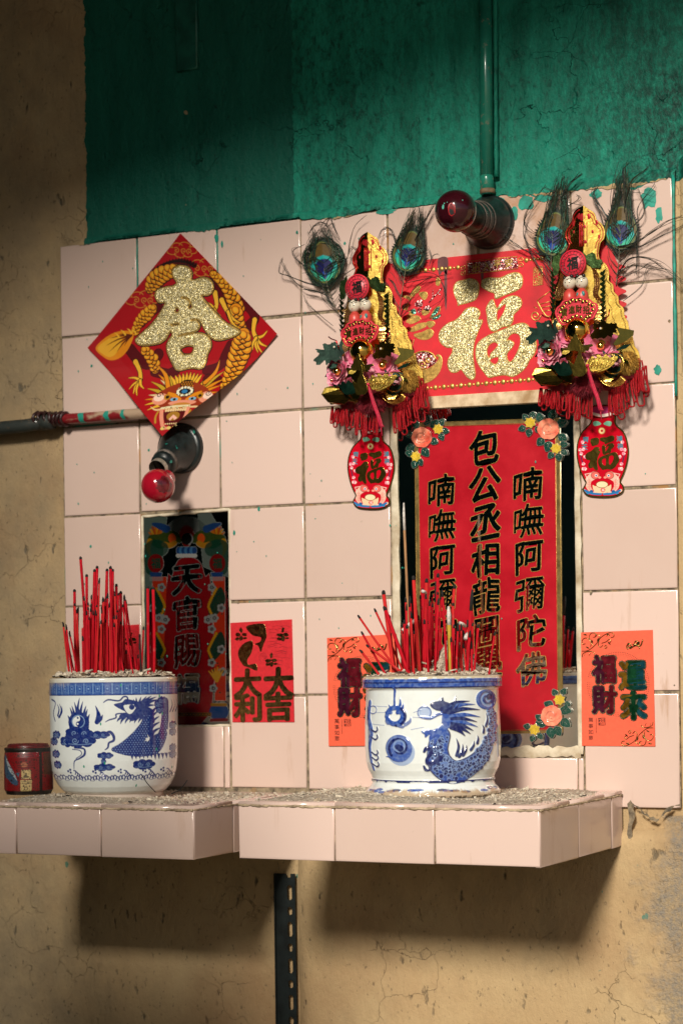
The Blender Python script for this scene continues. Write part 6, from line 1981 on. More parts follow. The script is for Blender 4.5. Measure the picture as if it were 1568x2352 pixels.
    # dolls
    for i, (x, y, bx) in enumerate(((594, 1035, -1), (697, 1028, 1))):
        c = W3(3, x, y, -.058)
        r = 53 * s3
        b = MB()
        b.ball(c, r, 20, 0, (1, .95, 1.06))
        b.lathe([(r * .30, -r * .75), (r * .5, -r * 1.0), (r * .92, -r * 1.5), (r * 1.05, -r * 2.4), (r * .9, -r * 3)], c, (0, 0, 1), 16, 1)
        d = b.build('doll', [M_doll, M_dollred], root)
        b = MB()
        fr = lambda u, v, k=1.0: (c.x + r * k * math.sin(u) * math.cos(v), c.y - r * .95 * k * math.cos(u) * math.cos(v), c.z + r * 1.06 * k * math.sin(v))
        ds = .28
        b.tube([fr(-.8 + ds, .55), fr(-.35 + ds, .38), fr(0 + ds, .62), fr(.35 + ds, .40), fr(.75 + ds, .50)], [r * .03, r * .09, r * .05, r * .09, r * .03], 5)
        for u in (-.34, .34):
            b.ball(fr(u - ds * .2, -.02, .99), r * .10, 8, 0, (1.3, .5, .8))
            b.tube([fr(u - .18 - ds * .2, .20), fr(u - ds * .2, .25), fr(u + .18 - ds * .2, .20)], r * .035, 4)
        for sg in ((-1, 1) if i == 1 else (1,)): b.ball(fr(sg * .75, .85, 1.12), r * .30, 10)
        if i == 0: b.ball(fr(-.95, .75, 1.1), r * .24, 10)
        b.build('hair_and_eyes', M_blk, d)
        b = MB()
        b.ball(fr(-.06, -.52, .99), r * .09, 8, 0, (1.2, .5, .8))
        b.build('mouth', M_lips, d)
    b = MB()
    for (x, y) in ((665, 1135), (708, 1125)): b.ball(W3(3, x, y, -.066), 16 * s3, 8, 0, (1, .4, 1.4))
    b.build('coat_pattern', simple('teal paint', (.02, .20, .19), .4), root)
    # fan
    fan = [(468, 1290), (485, 1245), (510, 1225), (535, 1190), (575, 1180), (605, 1158), (645, 1162), (685, 1152), (720, 1172), (760, 1172), (790, 1200), (825, 1215), (832, 1260), (812, 1300), (795, 1335), (765, 1345), (745, 1368), (700, 1342), (650, 1332), (605, 1345), (575, 1378), (545, 1395), (515, 1385), (490, 1345)]
    Yf = -.074
    fm = foil(3, [fan], Yf, .0026, .0006, 0, 3)
    fb = link('fan_badge', fm, M_pinkred, root)
    b = MB()
    ctr = (652, 1268)
    for off, rr in ((.90, .0006), (.62, .0004)):
        b.tube([tuple(W3(3, ctr[0] + (x - ctr[0]) * off, ctr[1] + (y - ctr[1]) * off, Yf - .0001)) for x, y in bez(fan, 3, True)], rr, 4)
    for x, y in bez(fan, 1, True):
        v = W3(3, ctr[0] + (x - ctr[0]) * .77, ctr[1] + (y - ctr[1]) * .77, Yf - .0002)
        b.ball(v, 13 * s3, 8, 0, (1, .2, 1))
    for ch, x, y, rot in (('寶', 548, 1287, .2), ('進', 612, 1264, .08), ('財', 672, 1258, -.05), ('招', 735, 1266, -.2)):
        v = W3(3, x, y, Yf)
        text_add(b, ch, v.x, v.z, 54 * s3, 66 * s3, Yf - .0006, .03, rot)
    b.build('gold_lettering', M_crkdk, fb)
    # gold ball
    b = MB()
    b.ball(W3(9, 595, 168, -.066), 108 * s9, 32)
    b.build('gold_ball', M_ballg, root)
    # silk flowers
    lotus(root, W3(9, 375, 365, -.056), 150 * s9, (-.35, .05), .6)
    lotus(root, W3(9, 805, 322, -.056), 155 * s9, (.35, .1), .35)
    lotus(root, W3(9, 520, 250, -.040), 120 * s9, (0, .3), .4)
    lotus(root, W3(9, 760, 230, -.038), 110 * s9, (.2, .4), .2)
    # dragon-head foils
    def leafset(name, ls, Y, mat, k=3, amp=.10, fn=None, th=.0007):
        b = MB()
        for i, l in enumerate(ls): add_mesh(b, foil(9, [serrated(l, k, amp)], Y - .0016 * i, th, .0001, 0, 0, fn))
        return b.build(name, mat, root)
    xl, xr_ = W3(9, 330, 200, -.07).x, W3(9, 800, 150, -.07).x
    leafset('dragon_head_foil', [[(150, 265), (200, 190), (165, 150), (240, 150), (225, 100), (290, 95), (320, 70), (350, 110), (375, 60), (395, 150), (380, 220), (340, 260), (290, 250), (260, 300), (240, 250), (200, 300)]], -.074, M_leafdk, 3, .12, lambda x, z: .5 * (x - xl))
    leafset('dragon_head_foil', [[(695, 215), (740, 160), (730, 100), (790, 105), (830, 80), (900, 110), (960, 105), (1000, 150), (965, 165), (985, 200), (940, 195), (930, 235), (880, 215), (860, 240), (800, 235), (740, 240)]], -.078, M_crkdk, 3, .10, lambda x, z: -.4 * (x - xr_))
    b = MB()
    for (x, y, Y) in ((323, 122, -.077), (806, 147, -.081)):
        b.ball(W3(9, x, y, Y), 11 * s9, 8)
    b.build('dragon_eye', M_doll, root)
    b = MB()
    b.tube([tuple(W3(9, x, y, -.080)) for x, y in ((770, 150), (830, 130), (850, 60), (880, 30), (890, -30))], .0010, 5)
    b.tube([tuple(W3(9, x, y, -.076)) for x, y in ((370, 140), (345, 60), (290, 40), (265, 20))], .0010, 5)
    b.build('gold_whisker', M_redfoil, root)
    # phoenix in front
    leafset('phoenix_tail', [[(430, 320), (500, 330), (530, 260), (555, 225), (580, 190), (605, 250), (640, 300), (730, 290), (700, 340), (640, 365), (560, 350), (480, 350)]], -.088, M_crkdk, 3, .12)
    xa, xb = W3(9, 560, 500, -.09).x, W3(9, 680, 470, -.09).x
    leafset('phoenix_wing', [[(308, 470), (350, 480), (385, 440), (420, 470), (450, 440), (490, 465), (540, 480), (555, 530), (530, 570), (470, 580), (400, 570), (360, 520)]], -.088, M_leafdk, 2, .06, lambda x, z: .35 * (xa - x))
    pw = leafset('phoenix_wing', [[(670, 475), (720, 400), (760, 420), (775, 380), (815, 410), (835, 378), (870, 410), (940, 392), (925, 440), (885, 490), (820, 530), (750, 545), (700, 520)]], -.090, M_crkdk, 2, .06, lambda x, z: .25 * (x - xb))
    b = MB()
    b.tube([tuple(W3(9, x, y, -.094 + .25 * 0)) for x, y in ((690, 470), (720, 405), (770, 385), (840, 382), (935, 395), (920, 440), (870, 500), (800, 535), (740, 545))], .0008, 5)
    for k in range(4): b.tube([tuple(W3(9, x, y, -.0935)) for x, y in ((715 + 45 * k, 500), (750 + 45 * k, 420))], .0007, 5)
    for k in range(6): b.ball(W3(9, 690 + 26 * k, 488 - 3 * k, -.0935), 9 * s9, 8)
    b.build('wing_edge', M_gold, pw)
    leafset('phoenix_body', [[(510, 440), (560, 480), (600, 380), (615, 300), (630, 400), (665, 480), (670, 550), (640, 585), (560, 585), (540, 520)]], -.092, M_crkdk, 2, .05)
    # gold ribbons and leaves round the bottom
    leafset('gold_ribbon', [[(195, 585), (225, 520), (300, 490), (360, 530), (420, 590), (500, 630), (420, 680), (330, 680), (250, 660)], [(265, 590), (300, 530), (345, 545), (335, 620), (300, 660)]], -.060, M_crkdk, 1, .0, lambda x, z: -.4 * abs(x - W3(9, 330, 600, -.06).x))
    leafset('gold_ribbon', [[(940, 300), (985, 200), (960, 140), (1090, 155), (1085, 200), (1030, 260), (960, 310)]], -.055, M_crkdk, 1, 0, lambda x, z: .8 * (x - W3(9, 1000, 200, -.055).x))
    leafset('dark_leaf', [[(200, 410), (250, 340), (300, 290), (320, 340), (290, 400)], [(240, 640), (300, 560), (330, 610), (420, 570), (440, 610), (330, 665), (260, 680)], [(950, 340), (1020, 300), (1085, 290), (1040, 330), (960, 350)], [(830, 560), (900, 500), (990, 480), (980, 560), (900, 610)]], -.056, M_leafdk, 2, .05)
    b = MB()
    for k in range(5): b.tube([tuple(W3(9, 880 + 120 * math.cos(t) + 10 * k, 560 + 90 * math.sin(t) + 8 * k, -.056 - .002 * k)) for t in np.linspace(.2, 3.0, 12)], .0010, 5)
    b.tube([tuple(W3(9, 925 + 95 * math.cos(t), 470 + 95 * math.sin(t), -.066)) for t in np.linspace(-2.4, 2.6, 18)], .0010, 5)
    b.build('gold_wire', M_gold, root)
    for k in range(24):
        x, y = rgo.choice(((330, 330), (450, 300), (700, 300), (880, 300), (900, 420), (330, 480), (480, 420), (760, 420), (620, 260), (980, 400))) 
        x, y, a, L = x + rgo.uniform(-50, 50), y + rgo.uniform(-50, 50), rgo.uniform(0, 6.28), rgo.uniform(55, 95)
        o = [(x + p * math.cos(a) - q * math.sin(a), y + p * math.sin(a) + q * math.cos(a)) for p, q in ((0, 0), (L * .35, L * .26), (L * .75, L * .2), (L * 1.1, 0), (L * .75, -L * .2), (L * .35, -L * .26))]
        Yk = -.056 - .010 * rgo.random()
        cx, sl = W3(9, x, y, Yk).x, rgo.uniform(-.8, .8)
        link('foil_leaf', foil(9, [serrated(o, 3, .10)], Yk, .0005, .0001, 0, 0, lambda X, Z: sl * (X - cx)), rgo.choice((M_leafdk, M_leafdk, M_leaf, M_crkdk)), root)
    for (x, y, r, t_) in ((300, 440, 70, (-.5, -.1)), (640, 430, 60, (.1, -.2)), (930, 430, 66, (.5, 0)), (470, 470, 56, (-.1, -.3))):
        lotus(root, W3(9, x, y, -.060), r * s9, t_, .5)
    # plush
    b = MB()
    fuzz(b, W3(9, 1055, 455, -.050), 92 * s9, 1500, .006)
    b.build('ochre_pompom', M_fur, root)
    b = MB()
    fuzz(b, W3(9, 690, 660, -.052), 150 * s9, 1700, .006, (1.05, .7, .72))
    b.build('red_pompom', M_furred, root)
    b = MB()
    for (x, y) in ((420, 690), (540, 710), (880, 680), (980, 640), (1060, 580)): b.ball(W3(9, x, y, -.040), 80 * s9, 12, 0, (1, .5, .5))
    b.build('cord_bundle', M_furred, root)
    # looped cords
    def loop(b, x, y0, y1, wd, sway, Y):
        pts = [(x, y0), (x - wd * .4 + sway * .4, y0 + (y1 - y0) * .5), (x - wd * .5 + sway, y1 - wd * .4), (x + sway, y1), (x + wd * .5 + sway, y1 - wd * .5), (x + wd * .4 + sway * .4, y0 + (y1 - y0) * .45), (x + wd * .3, y0)]
        q = bez(pts, 5)
        b.tube([tuple(W3(9, u, v, Y + .004 * math.sin(i * .25 + x))) for i, (u, v) in enumerate(q)], .00125, 6)
    b = MB()
    for k in range(21):
        x = 245 + 24 * k + rgo.uniform(-8, 8)
        y1 = 880 + (x - 230) * .24 + rgo.uniform(-55, 45)
        loop(b, x, 690 + 40 * math.sin((x - 230) / 500 * 3.1), y1, rgo.uniform(20, 42), rgo.uniform(-16, 10), -.040 - .0012 * (k % 8))
    for k in range(17):
        t = k / 16
        x = 880 + 330 * t + rgo.uniform(-8, 8)
        y0, y1 = 720 - 230 * t, 950 - 200 * t + rgo.uniform(-60, 45)
        loop(b, x, y0, y1, rgo.uniform(24, 50), rgo.uniform(5, 40), -.038 - .0012 * (k % 8))
    loop(b, 1170, 440, 740, 50, 60, -.04)
    loop(b, 1140, 420, 860, 60, 40, -.044)
    loop(b, 960, 760, 985, 60, 40, -.044)
    b.build('cord_fringe', M_cord, root)
    b = MB()
    for k in range(9):
        dx = rgo.uniform(-18, 18)
        L = rgo.uniform(.9, 1.04)
        P = [(688, 480), (700 + dx * .6, 560), (735 + dx, 680), (780 + dx * .9, 800), (805 + dx * 1.1, 900), (815 + dx * 1.3, 960 * L)]
        b.tube([tuple(W3(9, x, y, -.098 + .006 * (i / 6) + .0005 * k)) for i, (x, y) in enumerate(P)], .0009, 5)
    b.ball(W3(9, 688, 490, -.098), 16 * s9, 10)
    b.build('tassel', M_tassel, root)
    return root
def copy_tree(o, parent=None):
    c = o.copy()
    COL.objects.link(c)
    if parent is not None:
        c.parent = parent
        c.matrix_parent_inverse = o.matrix_parent_inverse.copy()
    for ch in [x for x in o.children]: copy_tree(ch, c)
    return c
orn = ornament()
orn2 = copy_tree(orn)
v1, v2 = Vector(onY(1312, 607, -.058)), Vector(onY(818, 662, -.056))
PHI = math.radians(-2)
rotm = Matrix.Rotation(PHI, 3, 'Z')
off = v1 - Vector(orn.location)
orn2.rotation_euler = (0, math.radians(-1.0), PHI)
orn2.location = v2 - rotm @ off
orn2['label'] = 'lucky hanging ornament left of the banner, its gold crown half in shade'

# ---- vase-shaped cards
def vase_card():
    ol = bez([(722, 890), (722, 950), (732, 985), (715, 1030), (680, 1065), (640, 1110), (608, 1180), (595, 1260), (600, 1350), (625, 1450), (660, 1530), (678, 1562), (672, 1590), (656, 1620), (662, 1652), (700, 1680), (760, 1690), (850, 1693), (930, 1686), (985, 1665), (1010, 1638), (1008, 1600), (985, 1570), (987, 1540), (1010, 1490), (1040, 1400), (1056, 1300), (1050, 1220), (1030, 1140), (1000, 1090), (955, 1052), (936, 1010), (936, 960), (930, 880), (900, 865), (820, 860), (750, 868)], 4, True)
    Y = -.0075
    cs = [(580, 850), (1070, 850), (1070, 1705), (580, 1705)]
    sh = Sheet(9, cs, Y)
    RED = srgb(196, 10, 34)
    cv = Cv(200, 345, 580, 850, 1070, 1705, RED)
    BLK, TEA, PKC, WHC = srgb(30, 24, 4), srgb(40, 130, 150), srgb(238, 150, 170), srgb(246, 226, 214)
    cv.poly([(700, 850), (950, 850), (945, 945), (715, 945)], srgb(210, 60, 110))
    cv.disc(825, 900, 105, srgb(190, 60, 120), 30)
    cv.line([(720, 925), (820, 950), (935, 925)], 26, WHC, 1, 5)
    cv.line([(715, 955), (825, 972), (940, 945)], 10, BLK, 1, 5)
    rg = random.Random(6)
    for ch, x, y in (('齊', 672, 1170), ('天', 660, 1240), ('鴻', 982, 1162), ('福', 988, 1232)): cv.text(ch, x, y, 56, 56, TEA, .03, .05)
    for sx in (-1, 1):
        X = lambda x: 825 + sx * (x - 825)
        cv.line([(X(1005), 1400), (X(1020), 1340), (X(1030), 1300)], 10, srgb(60, 50, 80), 1, 3)
        for (x, y) in ((1008, 1195), (1000, 1260), (1020, 1300), (985, 1330), (1000, 1395), (985, 1440), (1030, 1265), (1000, 1440)):
            for q in range(5): cv.disc(X(x) + 9 * math.cos(q * 1.26), y + 9 * math.sin(q * 1.26), 8, PKC if rg.random() < .7 else WHC)
            cv.disc(X(x), y, 3, srgb(200, 40, 80))
        cv.disc(X(915), 1090, 4, BLK)
        for q in range(8): cv.line([(X(915) + 8 * math.cos(q * .785), 1090 + 8 * math.sin(q * .785)), (X(915) + 20 * math.cos(q * .785), 1090 + 20 * math.sin(q * .785))], 5, srgb(110, 20, 10))
        cv.poly([(X(835), 1025), (X(870), 1000), (X(910), 1010), (X(900), 1045), (X(860), 1040)], srgb(120, 190, 160), smooth=3)
        # fish
        cv.line([(X(900), 1500), (X(950), 1540), (X(955), 1600), (X(930), 1640)], [70, 60, 44, 30], srgb(240, 190, 170), 1, 5)
        for k in range(6): cv.ring(X(952 - (k % 2) * 16), 1545 + k * 16, 9, 4, srgb(215, 80, 80), alpha=.8)
        cv.disc(X(890), 1500, 40, srgb(232, 110, 100), 34)
        cv.ring(X(890), 1500, 40, 5, BLK, 34, .7)
        cv.disc(X(882), 1502, 14, WHC)
        cv.disc(X(882), 1503, 8, srgb(40, 90, 150))
        cv.disc(X(850), 1520, 14, srgb(240, 160, 140), 10)
        cv.line([(X(930), 1480), (X(985), 1490), (X(960), 1540)], 6, WHC, .8)
        for k in range(5): cv.disc(X(860 + k * 33), 1650 - abs(k - 2) * 4 + (k % 2) * 14, 17, [srgb(60, 140, 190), srgb(240, 200, 180), srgb(30, 90, 150)][k % 3], 15)
        cv.line([(X(840), 1672), (X(920), 1668), (X(985), 1640)], 20, srgb(40, 120, 180), 1, 4)
    cv.disc(820, 1090, 30, srgb(240, 210, 150))
    cv.ring(820, 1090, 30, 5, srgb(170, 110, 40))
    cv.poly([(810, 1080), (830, 1080), (830, 1100), (810, 1100)], RED)
    cv.poly([(735, 1590), (760, 1600), (820, 1590), (880, 1600), (905, 1585), (900, 1640), (860, 1662), (780, 1662), (745, 1640)], srgb(240, 205, 165), smooth=3)
    cv.disc(822, 1585, 54, srgb(246, 222, 180), 30)
    cv.ring(822, 1585, 54, 5, srgb(120, 60, 20), 30)
    cv.disc(830, 1635, 22, srgb(220, 60, 60), 20)
    cv.text('福', 830, 1635, 26, 26, WHC, .02)
    mask = Cv(200, 345, 580, 850, 1070, 1705, (0, 0, 0))
    mask.poly(ol, (1, 1, 1))
    root = empty('vase_card', (sh.q[0][0], 0, sh.q[0][1]), 'red vase-shaped card with gold character hanging below the right ornament, clear of its cords', 'card', 'vase-shaped lucky cards')
    link('gold_outline', plate_mesh([sh.W(ol)], Y, .0009, .0, .0018), M_crkdk, root)
    def pos(gx, gy):
        u, v = (gx - 580) / 490, (gy - 850) / 855
        a, b, c, d = sh.q
        g = lambda i: a[i] * (1 - u) * (1 - v) + b[i] * u * (1 - v) + c[i] * u * v + d[i] * (1 - u) * v
        return g(0), Y - .0003 + 0 * u, g(1)
    link('printed_face', cv.mesh('printed_face', pos, lambda gx, gy: mask.c[..., 0] > .5), painted('glossy printed card', .16, 0, .4, 60, .04), root)
    F = [[(590, 440), (620, 400), (680, 385), (730, 372), (780, 385), (806, 430), (800, 510), (770, 560), (700, 585), (640, 600), (620, 570), (590, 500)],
         [(690, 650), (740, 628), (795, 640), (818, 680), (800, 735), (838, 745), (825, 790), (790, 870), (765, 950), (755, 1050), (765, 1150), (775, 1230), (755, 1270), (715, 1255), (680, 1215), (650, 1180), (610, 1205), (560, 1200), (535, 1150), (540, 1090), (570, 1040), (575, 990), (520, 980), (470, 940), (455, 880), (480, 820), (540, 770), (600, 745), (650, 700)],
         [(845, 385), (900, 365), (1000, 365), (1080, 330), (1150, 318), (1190, 345), (1198, 400), (1180, 450), (1120, 485), (1040, 515), (960, 545), (950, 500), (900, 480), (840, 445), (835, 415)],
         [(900, 590), (930, 560), (950, 600), (970, 640), (1000, 600), (1030, 560), (1090, 530), (1150, 530), (1185, 560), (1188, 610), (1160, 650), (1120, 690), (1110, 750), (1080, 790), (1020, 800), (960, 835), (920, 830), (895, 780), (885, 700), (878, 640)], [(970, 665), (1000, 630), (1045, 590), (1052, 620), (1030, 680), (985, 745), (968, 740)],
         [(880, 890), (930, 865), (1020, 830), (1120, 790), (1190, 770), (1240, 785), (1280, 840), (1310, 900), (1322, 980), (1300, 1050), (1260, 1100), (1230, 1160), (1170, 1215), (1110, 1245), (1040, 1230), (960, 1240), (900, 1252), (860, 1210), (810, 1140), (785, 1060), (790, 980), (820, 930)],
         [(880, 1010), (900, 960), (950, 935), (985, 960), (985, 1110), (960, 1140), (905, 1110), (885, 1060)], [(1060, 920), (1090, 870), (1140, 855), (1180, 885), (1182, 950), (1150, 1040), (1100, 1115), (1065, 1100), (1055, 1040)]]
    mp = lambda x, y: (668 + (x - 455) * 312 / 867, 1135 + (y - 318) * 320 / 952)
    me = plate_mesh([sh.W([mp(x, y) for x, y in bez(l, 4, True)]) for l in F], Y - .0009, .0006, .0002)
    link('gold_character', me, M_crkdk, root)
    return root
vc = vase_card()
vc2 = copy_tree(vc)
p1, p2 = Vector(onY(1382, 1050, -.0075)), Vector(onY(852, 1082, -.0075))
vc2.rotation_euler = (0, math.radians(.6), 0)
vc2.location = Vector(vc.location) + p2 - p1
vc2['label'] = 'red vase-shaped card with gold character below the left ornament, beside the mirror edge'

# ---- peacock feathers
M_eye = painted('peacock eye', .4, .04, .1, 300, .0)
M_barb = [simple('dark feather barbs', (.012, .020, .015), .4, .2, .5, 200), simple('bronze feather barbs', (.055, .042, .016), .35, .4, .5, 200), simple('green feather barbs', (.012, .075, .042), .3, .4, .5, 200)]
def feather(c, eye, R_, ax, base, tip_len, label, Y, long_, seed, spread=1.0, n=120):
    """eye centre, teal radius and axis (towards the tip) in crop pixels; base = foot of the shaft"""
    rg = random.Random(seed)
    L = math.hypot(*ax)
    ax = (ax[0] / L, ax[1] / L)
    pe = (-ax[1], ax[0])
    def T(a, b): return (eye[0] + ax[0] * a * R_ + pe[0] * b * R_, eye[1] + ax[1] * a * R_ + pe[1] * b * R_)
    p0 = W3(c, *base, Y)
    root = empty('peacock_feather', tuple(p0), label, 'feather', 'peacock feathers')
    R_ = R_ * 1.2
    cols = dict(h=srgb(8, 14, 84), h2=srgb(14, 70, 160), t=srgb(20, 165, 160), t2=srgb(48, 190, 150), br=srgb(92, 72, 30), bg=srgb(88, 92, 34), ed=srgb(110, 120, 60), dk=srgb(18, 40, 28))
    na, nr = 60, 26
    V, F, C = [], [], []
    for i in range(nr + 1):
        for j in range(na):
            q = 2 * math.pi * j / na
            s_ = i / nr
            ca, sa = math.cos(q), math.sin(q)
            ra = (2.05 if ca > 0 else 1.28)
            wd = 1.26 * (1 - .30 * max(0, ca) ** 2)
            a, b = ra * ca * s_, wd * sa * s_
            V.append(tuple(W3(c, *T(a + .1, b), Y - .0012 + .0016 * abs(b))))
            a += .1
            rt_ = math.hypot(a / .95, b)
            rh = math.hypot((a - .14) / .58, b / .66)
            notch = b * b * 9 + (a + .50) ** 2 * 3.2
            col = np.array(cols['br']) * (.8 + .4 * rg.random()) if a > 0 else np.array(cols['bg']) * (.7 + .4 * rg.random())
            if rt_ < 1.02: col = np.array(cols['t2']) if (a < -.2 and rt_ > .7) else np.array(cols['t'])
            if rh < 1: col = np.array(cols['h'])
            if notch < .30 and a < -.05: col = np.array(cols['h2']) * .9
            if s_ > .90: col = np.array(cols['ed']) if s_ < .96 else np.array(cols['dk'])
            C.append((*(col * .85), 1))
    for i in range(nr):
        for j in range(na): F.append([i * na + j, (i + 1) * na + j, (i + 1) * na + (j + 1) % na, i * na + (j + 1) % na])
    b = MB()
    b.add(V, F)
    me = b.mesh('eye')
    at = me.color_attributes.new('paint', 'FLOAT_COLOR', 'POINT')
    at.data.foreach_set('color', np.array(C, np.float32).ravel())
    link('eye', me, M_eye, root)
    b = MB()
    sb = ((base[0] - eye[0]) * ax[0] + (base[1] - eye[1]) * ax[1]) / R_
    sp_ = ((base[0] - eye[0]) * pe[0] + (base[1] - eye[1]) * pe[1]) / R_
    b.tube([tuple(W3(c, *T(sb * t, sp_ * t * t), Y - .001)) for t in np.linspace(0, 1, 10)], [.0006] * 9 + [.0012], 5)
    b.build('shaft', simple('feather shaft', (.18, .15, .09), .5), root)
    b = MB()
    tl = tip_len / R_
    for k in range(n):   # crown of barbs round the eye, sweeping to the tip
        sg = rg.choice((-1, 1))
        st = rg.uniform(-1.6, .6)
        w_ = rg.uniform(.5, 1.42) * spread
        e = tl * rg.uniform(.62, 1.04) * (1 - .30 * abs(w_ - .5))
        eb = sg * rg.uniform(.0, .75) * spread
        wob = rg.uniform(-.22, .22)
        pts = [T(st, 0), T(st + .45, sg * w_ * .62), T(.5 + .2 * st, sg * w_), T(1.3, sg * w_ * .92 + wob * .3), T(.5 * (1.6 + e), sg * w_ * .62 + wob), T(e, eb + wob)]
        q = bez(pts, 4)
        m_ = len(q)
        b.tube([tuple(W3(c, x, y, Y + .0022 * math.sin(k + i * .2) + .0006)) for i, (x, y) in enumerate(q)], [.00050 * (1 - .40 * i / m_) for i in range(m_)], 3, rg.choices((0, 1, 2), (4, 3, 3))[0], False)
    o = []
    for i in range(150):   # dense soft vane round the eye, with a frayed edge
        q = 2 * math.pi * i / 150
        ca, sa = math.cos(q), math.sin(q)
        k = rg.uniform(1.0, 1.16) if i % 2 else rg.uniform(.88, .95)
        ra = (2.4 if ca > 0 else 1.42) * k
        o.append(tuple(W3(c, *T(ra * ca + .1, 1.40 * sa * k * (1 - .25 * max(0, ca))), Y + .0012)))
    b.add([tuple(W3(c, *T(.1, 0), Y + .0006))] + o, [[0, 1 + (i + 1) % 150, 1 + i] for i in range(150)], 0)
    for k in range(30):  # side barbs below the eye
        sg = rg.choice((-1, 1))
        t = rg.uniform(.28, 1)
        a0 = sb * t
        l = rg.uniform(.6, 1.9) * spread
        pts = [T(a0, sp_ * t * t), T(a0 + .35 * l, sp_ * t * t + sg * .35 * l), T(a0 + .75 * l, sp_ * t * t + sg * l * .62), T(a0 + l * rg.uniform(.7, 1.25), sp_ * t * t + sg * l * rg.uniform(.7, 1.05))]
        b.tube([tuple(W3(c, x, y, Y + .002 * math.sin(k))) for x, y in bez(pts, 4)], .00040, 3, rg.choices((0, 1, 2), (5, 2, 2))[0], False)
    for pts, cnt in long_:
        for k in range(cnt):
            j = [(x + rg.uniform(-9, 9) * min(3, i) ** .8, y + rg.uniform(-9, 9) * min(3, i) ** .8) for i, (x, y) in enumerate(pts)]
            q = bez(j, 6)
            b.tube([tuple(W3(c, x, y, Y - .002 + .003 * math.sin(k + i * .1))) for i, (x, y) in enumerate(q)], [.00045 if i < len(q) * .7 else .0003 for i in range(len(q))], 3, 0 if rg.random() < .8 else 1, False)
    b.build('barbs', M_barb, root)
feather(2, (440, 725), 100, (-.10, -1), (565, 1130), 420, 'peacock feather furthest left, its tip frayed open over the tiles', -.018,
        [([(480, 900), (300, 860), (120, 790), (40, 760), (60, 640)], 3), ([(500, 940), (330, 930), (180, 850), (70, 690), (60, 640)], 2), ([(520, 1000), (380, 930), (250, 900)], 5), ([(520, 1240), (400, 1140), (280, 1040), (250, 950)], 2), ([(540, 1080), (470, 980), (430, 880)], 6),
         ([(600, 780), (640, 640), (680, 545), (730, 580), (745, 640)], 3), ([(280, 720), (170, 620), (165, 560), (250, 520)], 3), ([(650, 620), (680, 470), (720, 340), (800, 260)], 2), ([(560, 420), (520, 340), (490, 280), (430, 330), (400, 420)], 4), ([(300, 420), (350, 340), (440, 330), (560, 470)], 5), ([(600, 800), (680, 740), (760, 700)], 2)], 1, 1.12)
feather(2, (1190, 622), 96, (.20, -1), (1105, 1190), 480, 'peacock feather just left of the maroon bulb, leaning towards it', -.016,
        [([(1080, 520), (1050, 400), (1000, 365), (960, 400), (940, 470)], 5), ([(1180, 790), (1320, 760), (1440, 780), (1500, 860), (1490, 990), (1400, 1090), (1290, 1150)], 2), ([(1150, 860), (1350, 810), (1568, 775)], 2), ([(1110, 1180), (1180, 1020), (1260, 900), (1400, 800)], 4), ([(1250, 470), (1330, 320), (1420, 150)], 8), ([(1380, 700), (1395, 620), (1370, 520)], 2), ([(1395, 640), (1420, 600), (1460, 595)], 2), ([(1090, 1150), (1040, 1000), (1010, 900), (970, 830)], 5)], 2, .8)
feather(3, (450, 665), 98, (.14, -1), (445, 1100), 580, 'peacock feather between the maroon bulb and the right gold crown', -.018,
        [([(350, 640), (230, 560), (215, 440), (330, 260), (380, 200)], 3), ([(300, 740), (210, 650), (220, 480), (270, 380)], 2), ([(440, 800), (250, 770), (100, 690), (20, 620)], 4), ([(470, 960), (300, 760), (200, 720)], 3), ([(440, 1060), (330, 900), (250, 740), (215, 600)], 3), ([(520, 300), (590, 190), (690, 90)], 9), ([(430, 380), (470, 270), (420, 230), (370, 210)], 3), ([(560, 380), (660, 330), (680, 290), (640, 290)], 3), ([(455, 480), (410, 320), (460, 250), (560, 330)], 2), ([(60, 560), (100, 570), (60, 660), (10, 640)], 1), ([(700, 370), (560, 330), (400, 260), (360, 215)], 1)], 3, .72)
feather(3, (1030, 612), 96, (.05, -1), (992, 1050), 560, 'peacock feather furthest right, with long loose barbs curling past the tile edge', -.018,
        [([(1000, 720), (1150, 690), (1300, 600), (1450, 510), (1568, 470)], 6), ([(1010, 720), (1180, 720), (1350, 640), (1568, 540)], 3), ([(990, 990), (1100, 830), (1250, 820), (1400, 890), (1568, 1030)], 4), ([(1000, 960), (1120, 890), (1300, 900), (1450, 940), (1568, 1040)], 3), ([(1020, 1000), (1200, 920), (1280, 880), (1360, 850)], 2), ([(1050, 1190), (1170, 1090), (1230, 1040), (1260, 900), (1340, 860)], 2), ([(1160, 620), (1170, 800), (1160, 960)], 3), ([(1060, 420), (1070, 220), (1060, 60), (1100, 0)], 7), ([(1070, 330), (1130, 160), (1260, 50)], 6), ([(1120, 560), (1220, 450), (1220, 330), (1160, 180)], 3), ([(1100, 700), (1180, 560), (1180, 380), (1340, 180), (1200, 150)], 2), ([(930, 500), (860, 380), (800, 280), (830, 210)], 6), ([(900, 600), (850, 420), (790, 280), (820, 190)], 3), ([(950, 420), (940, 300), (980, 120), (1000, 0)], 1), ([(1110, 260), (1200, 260), (1320, 300)], 1)], 4, .68)
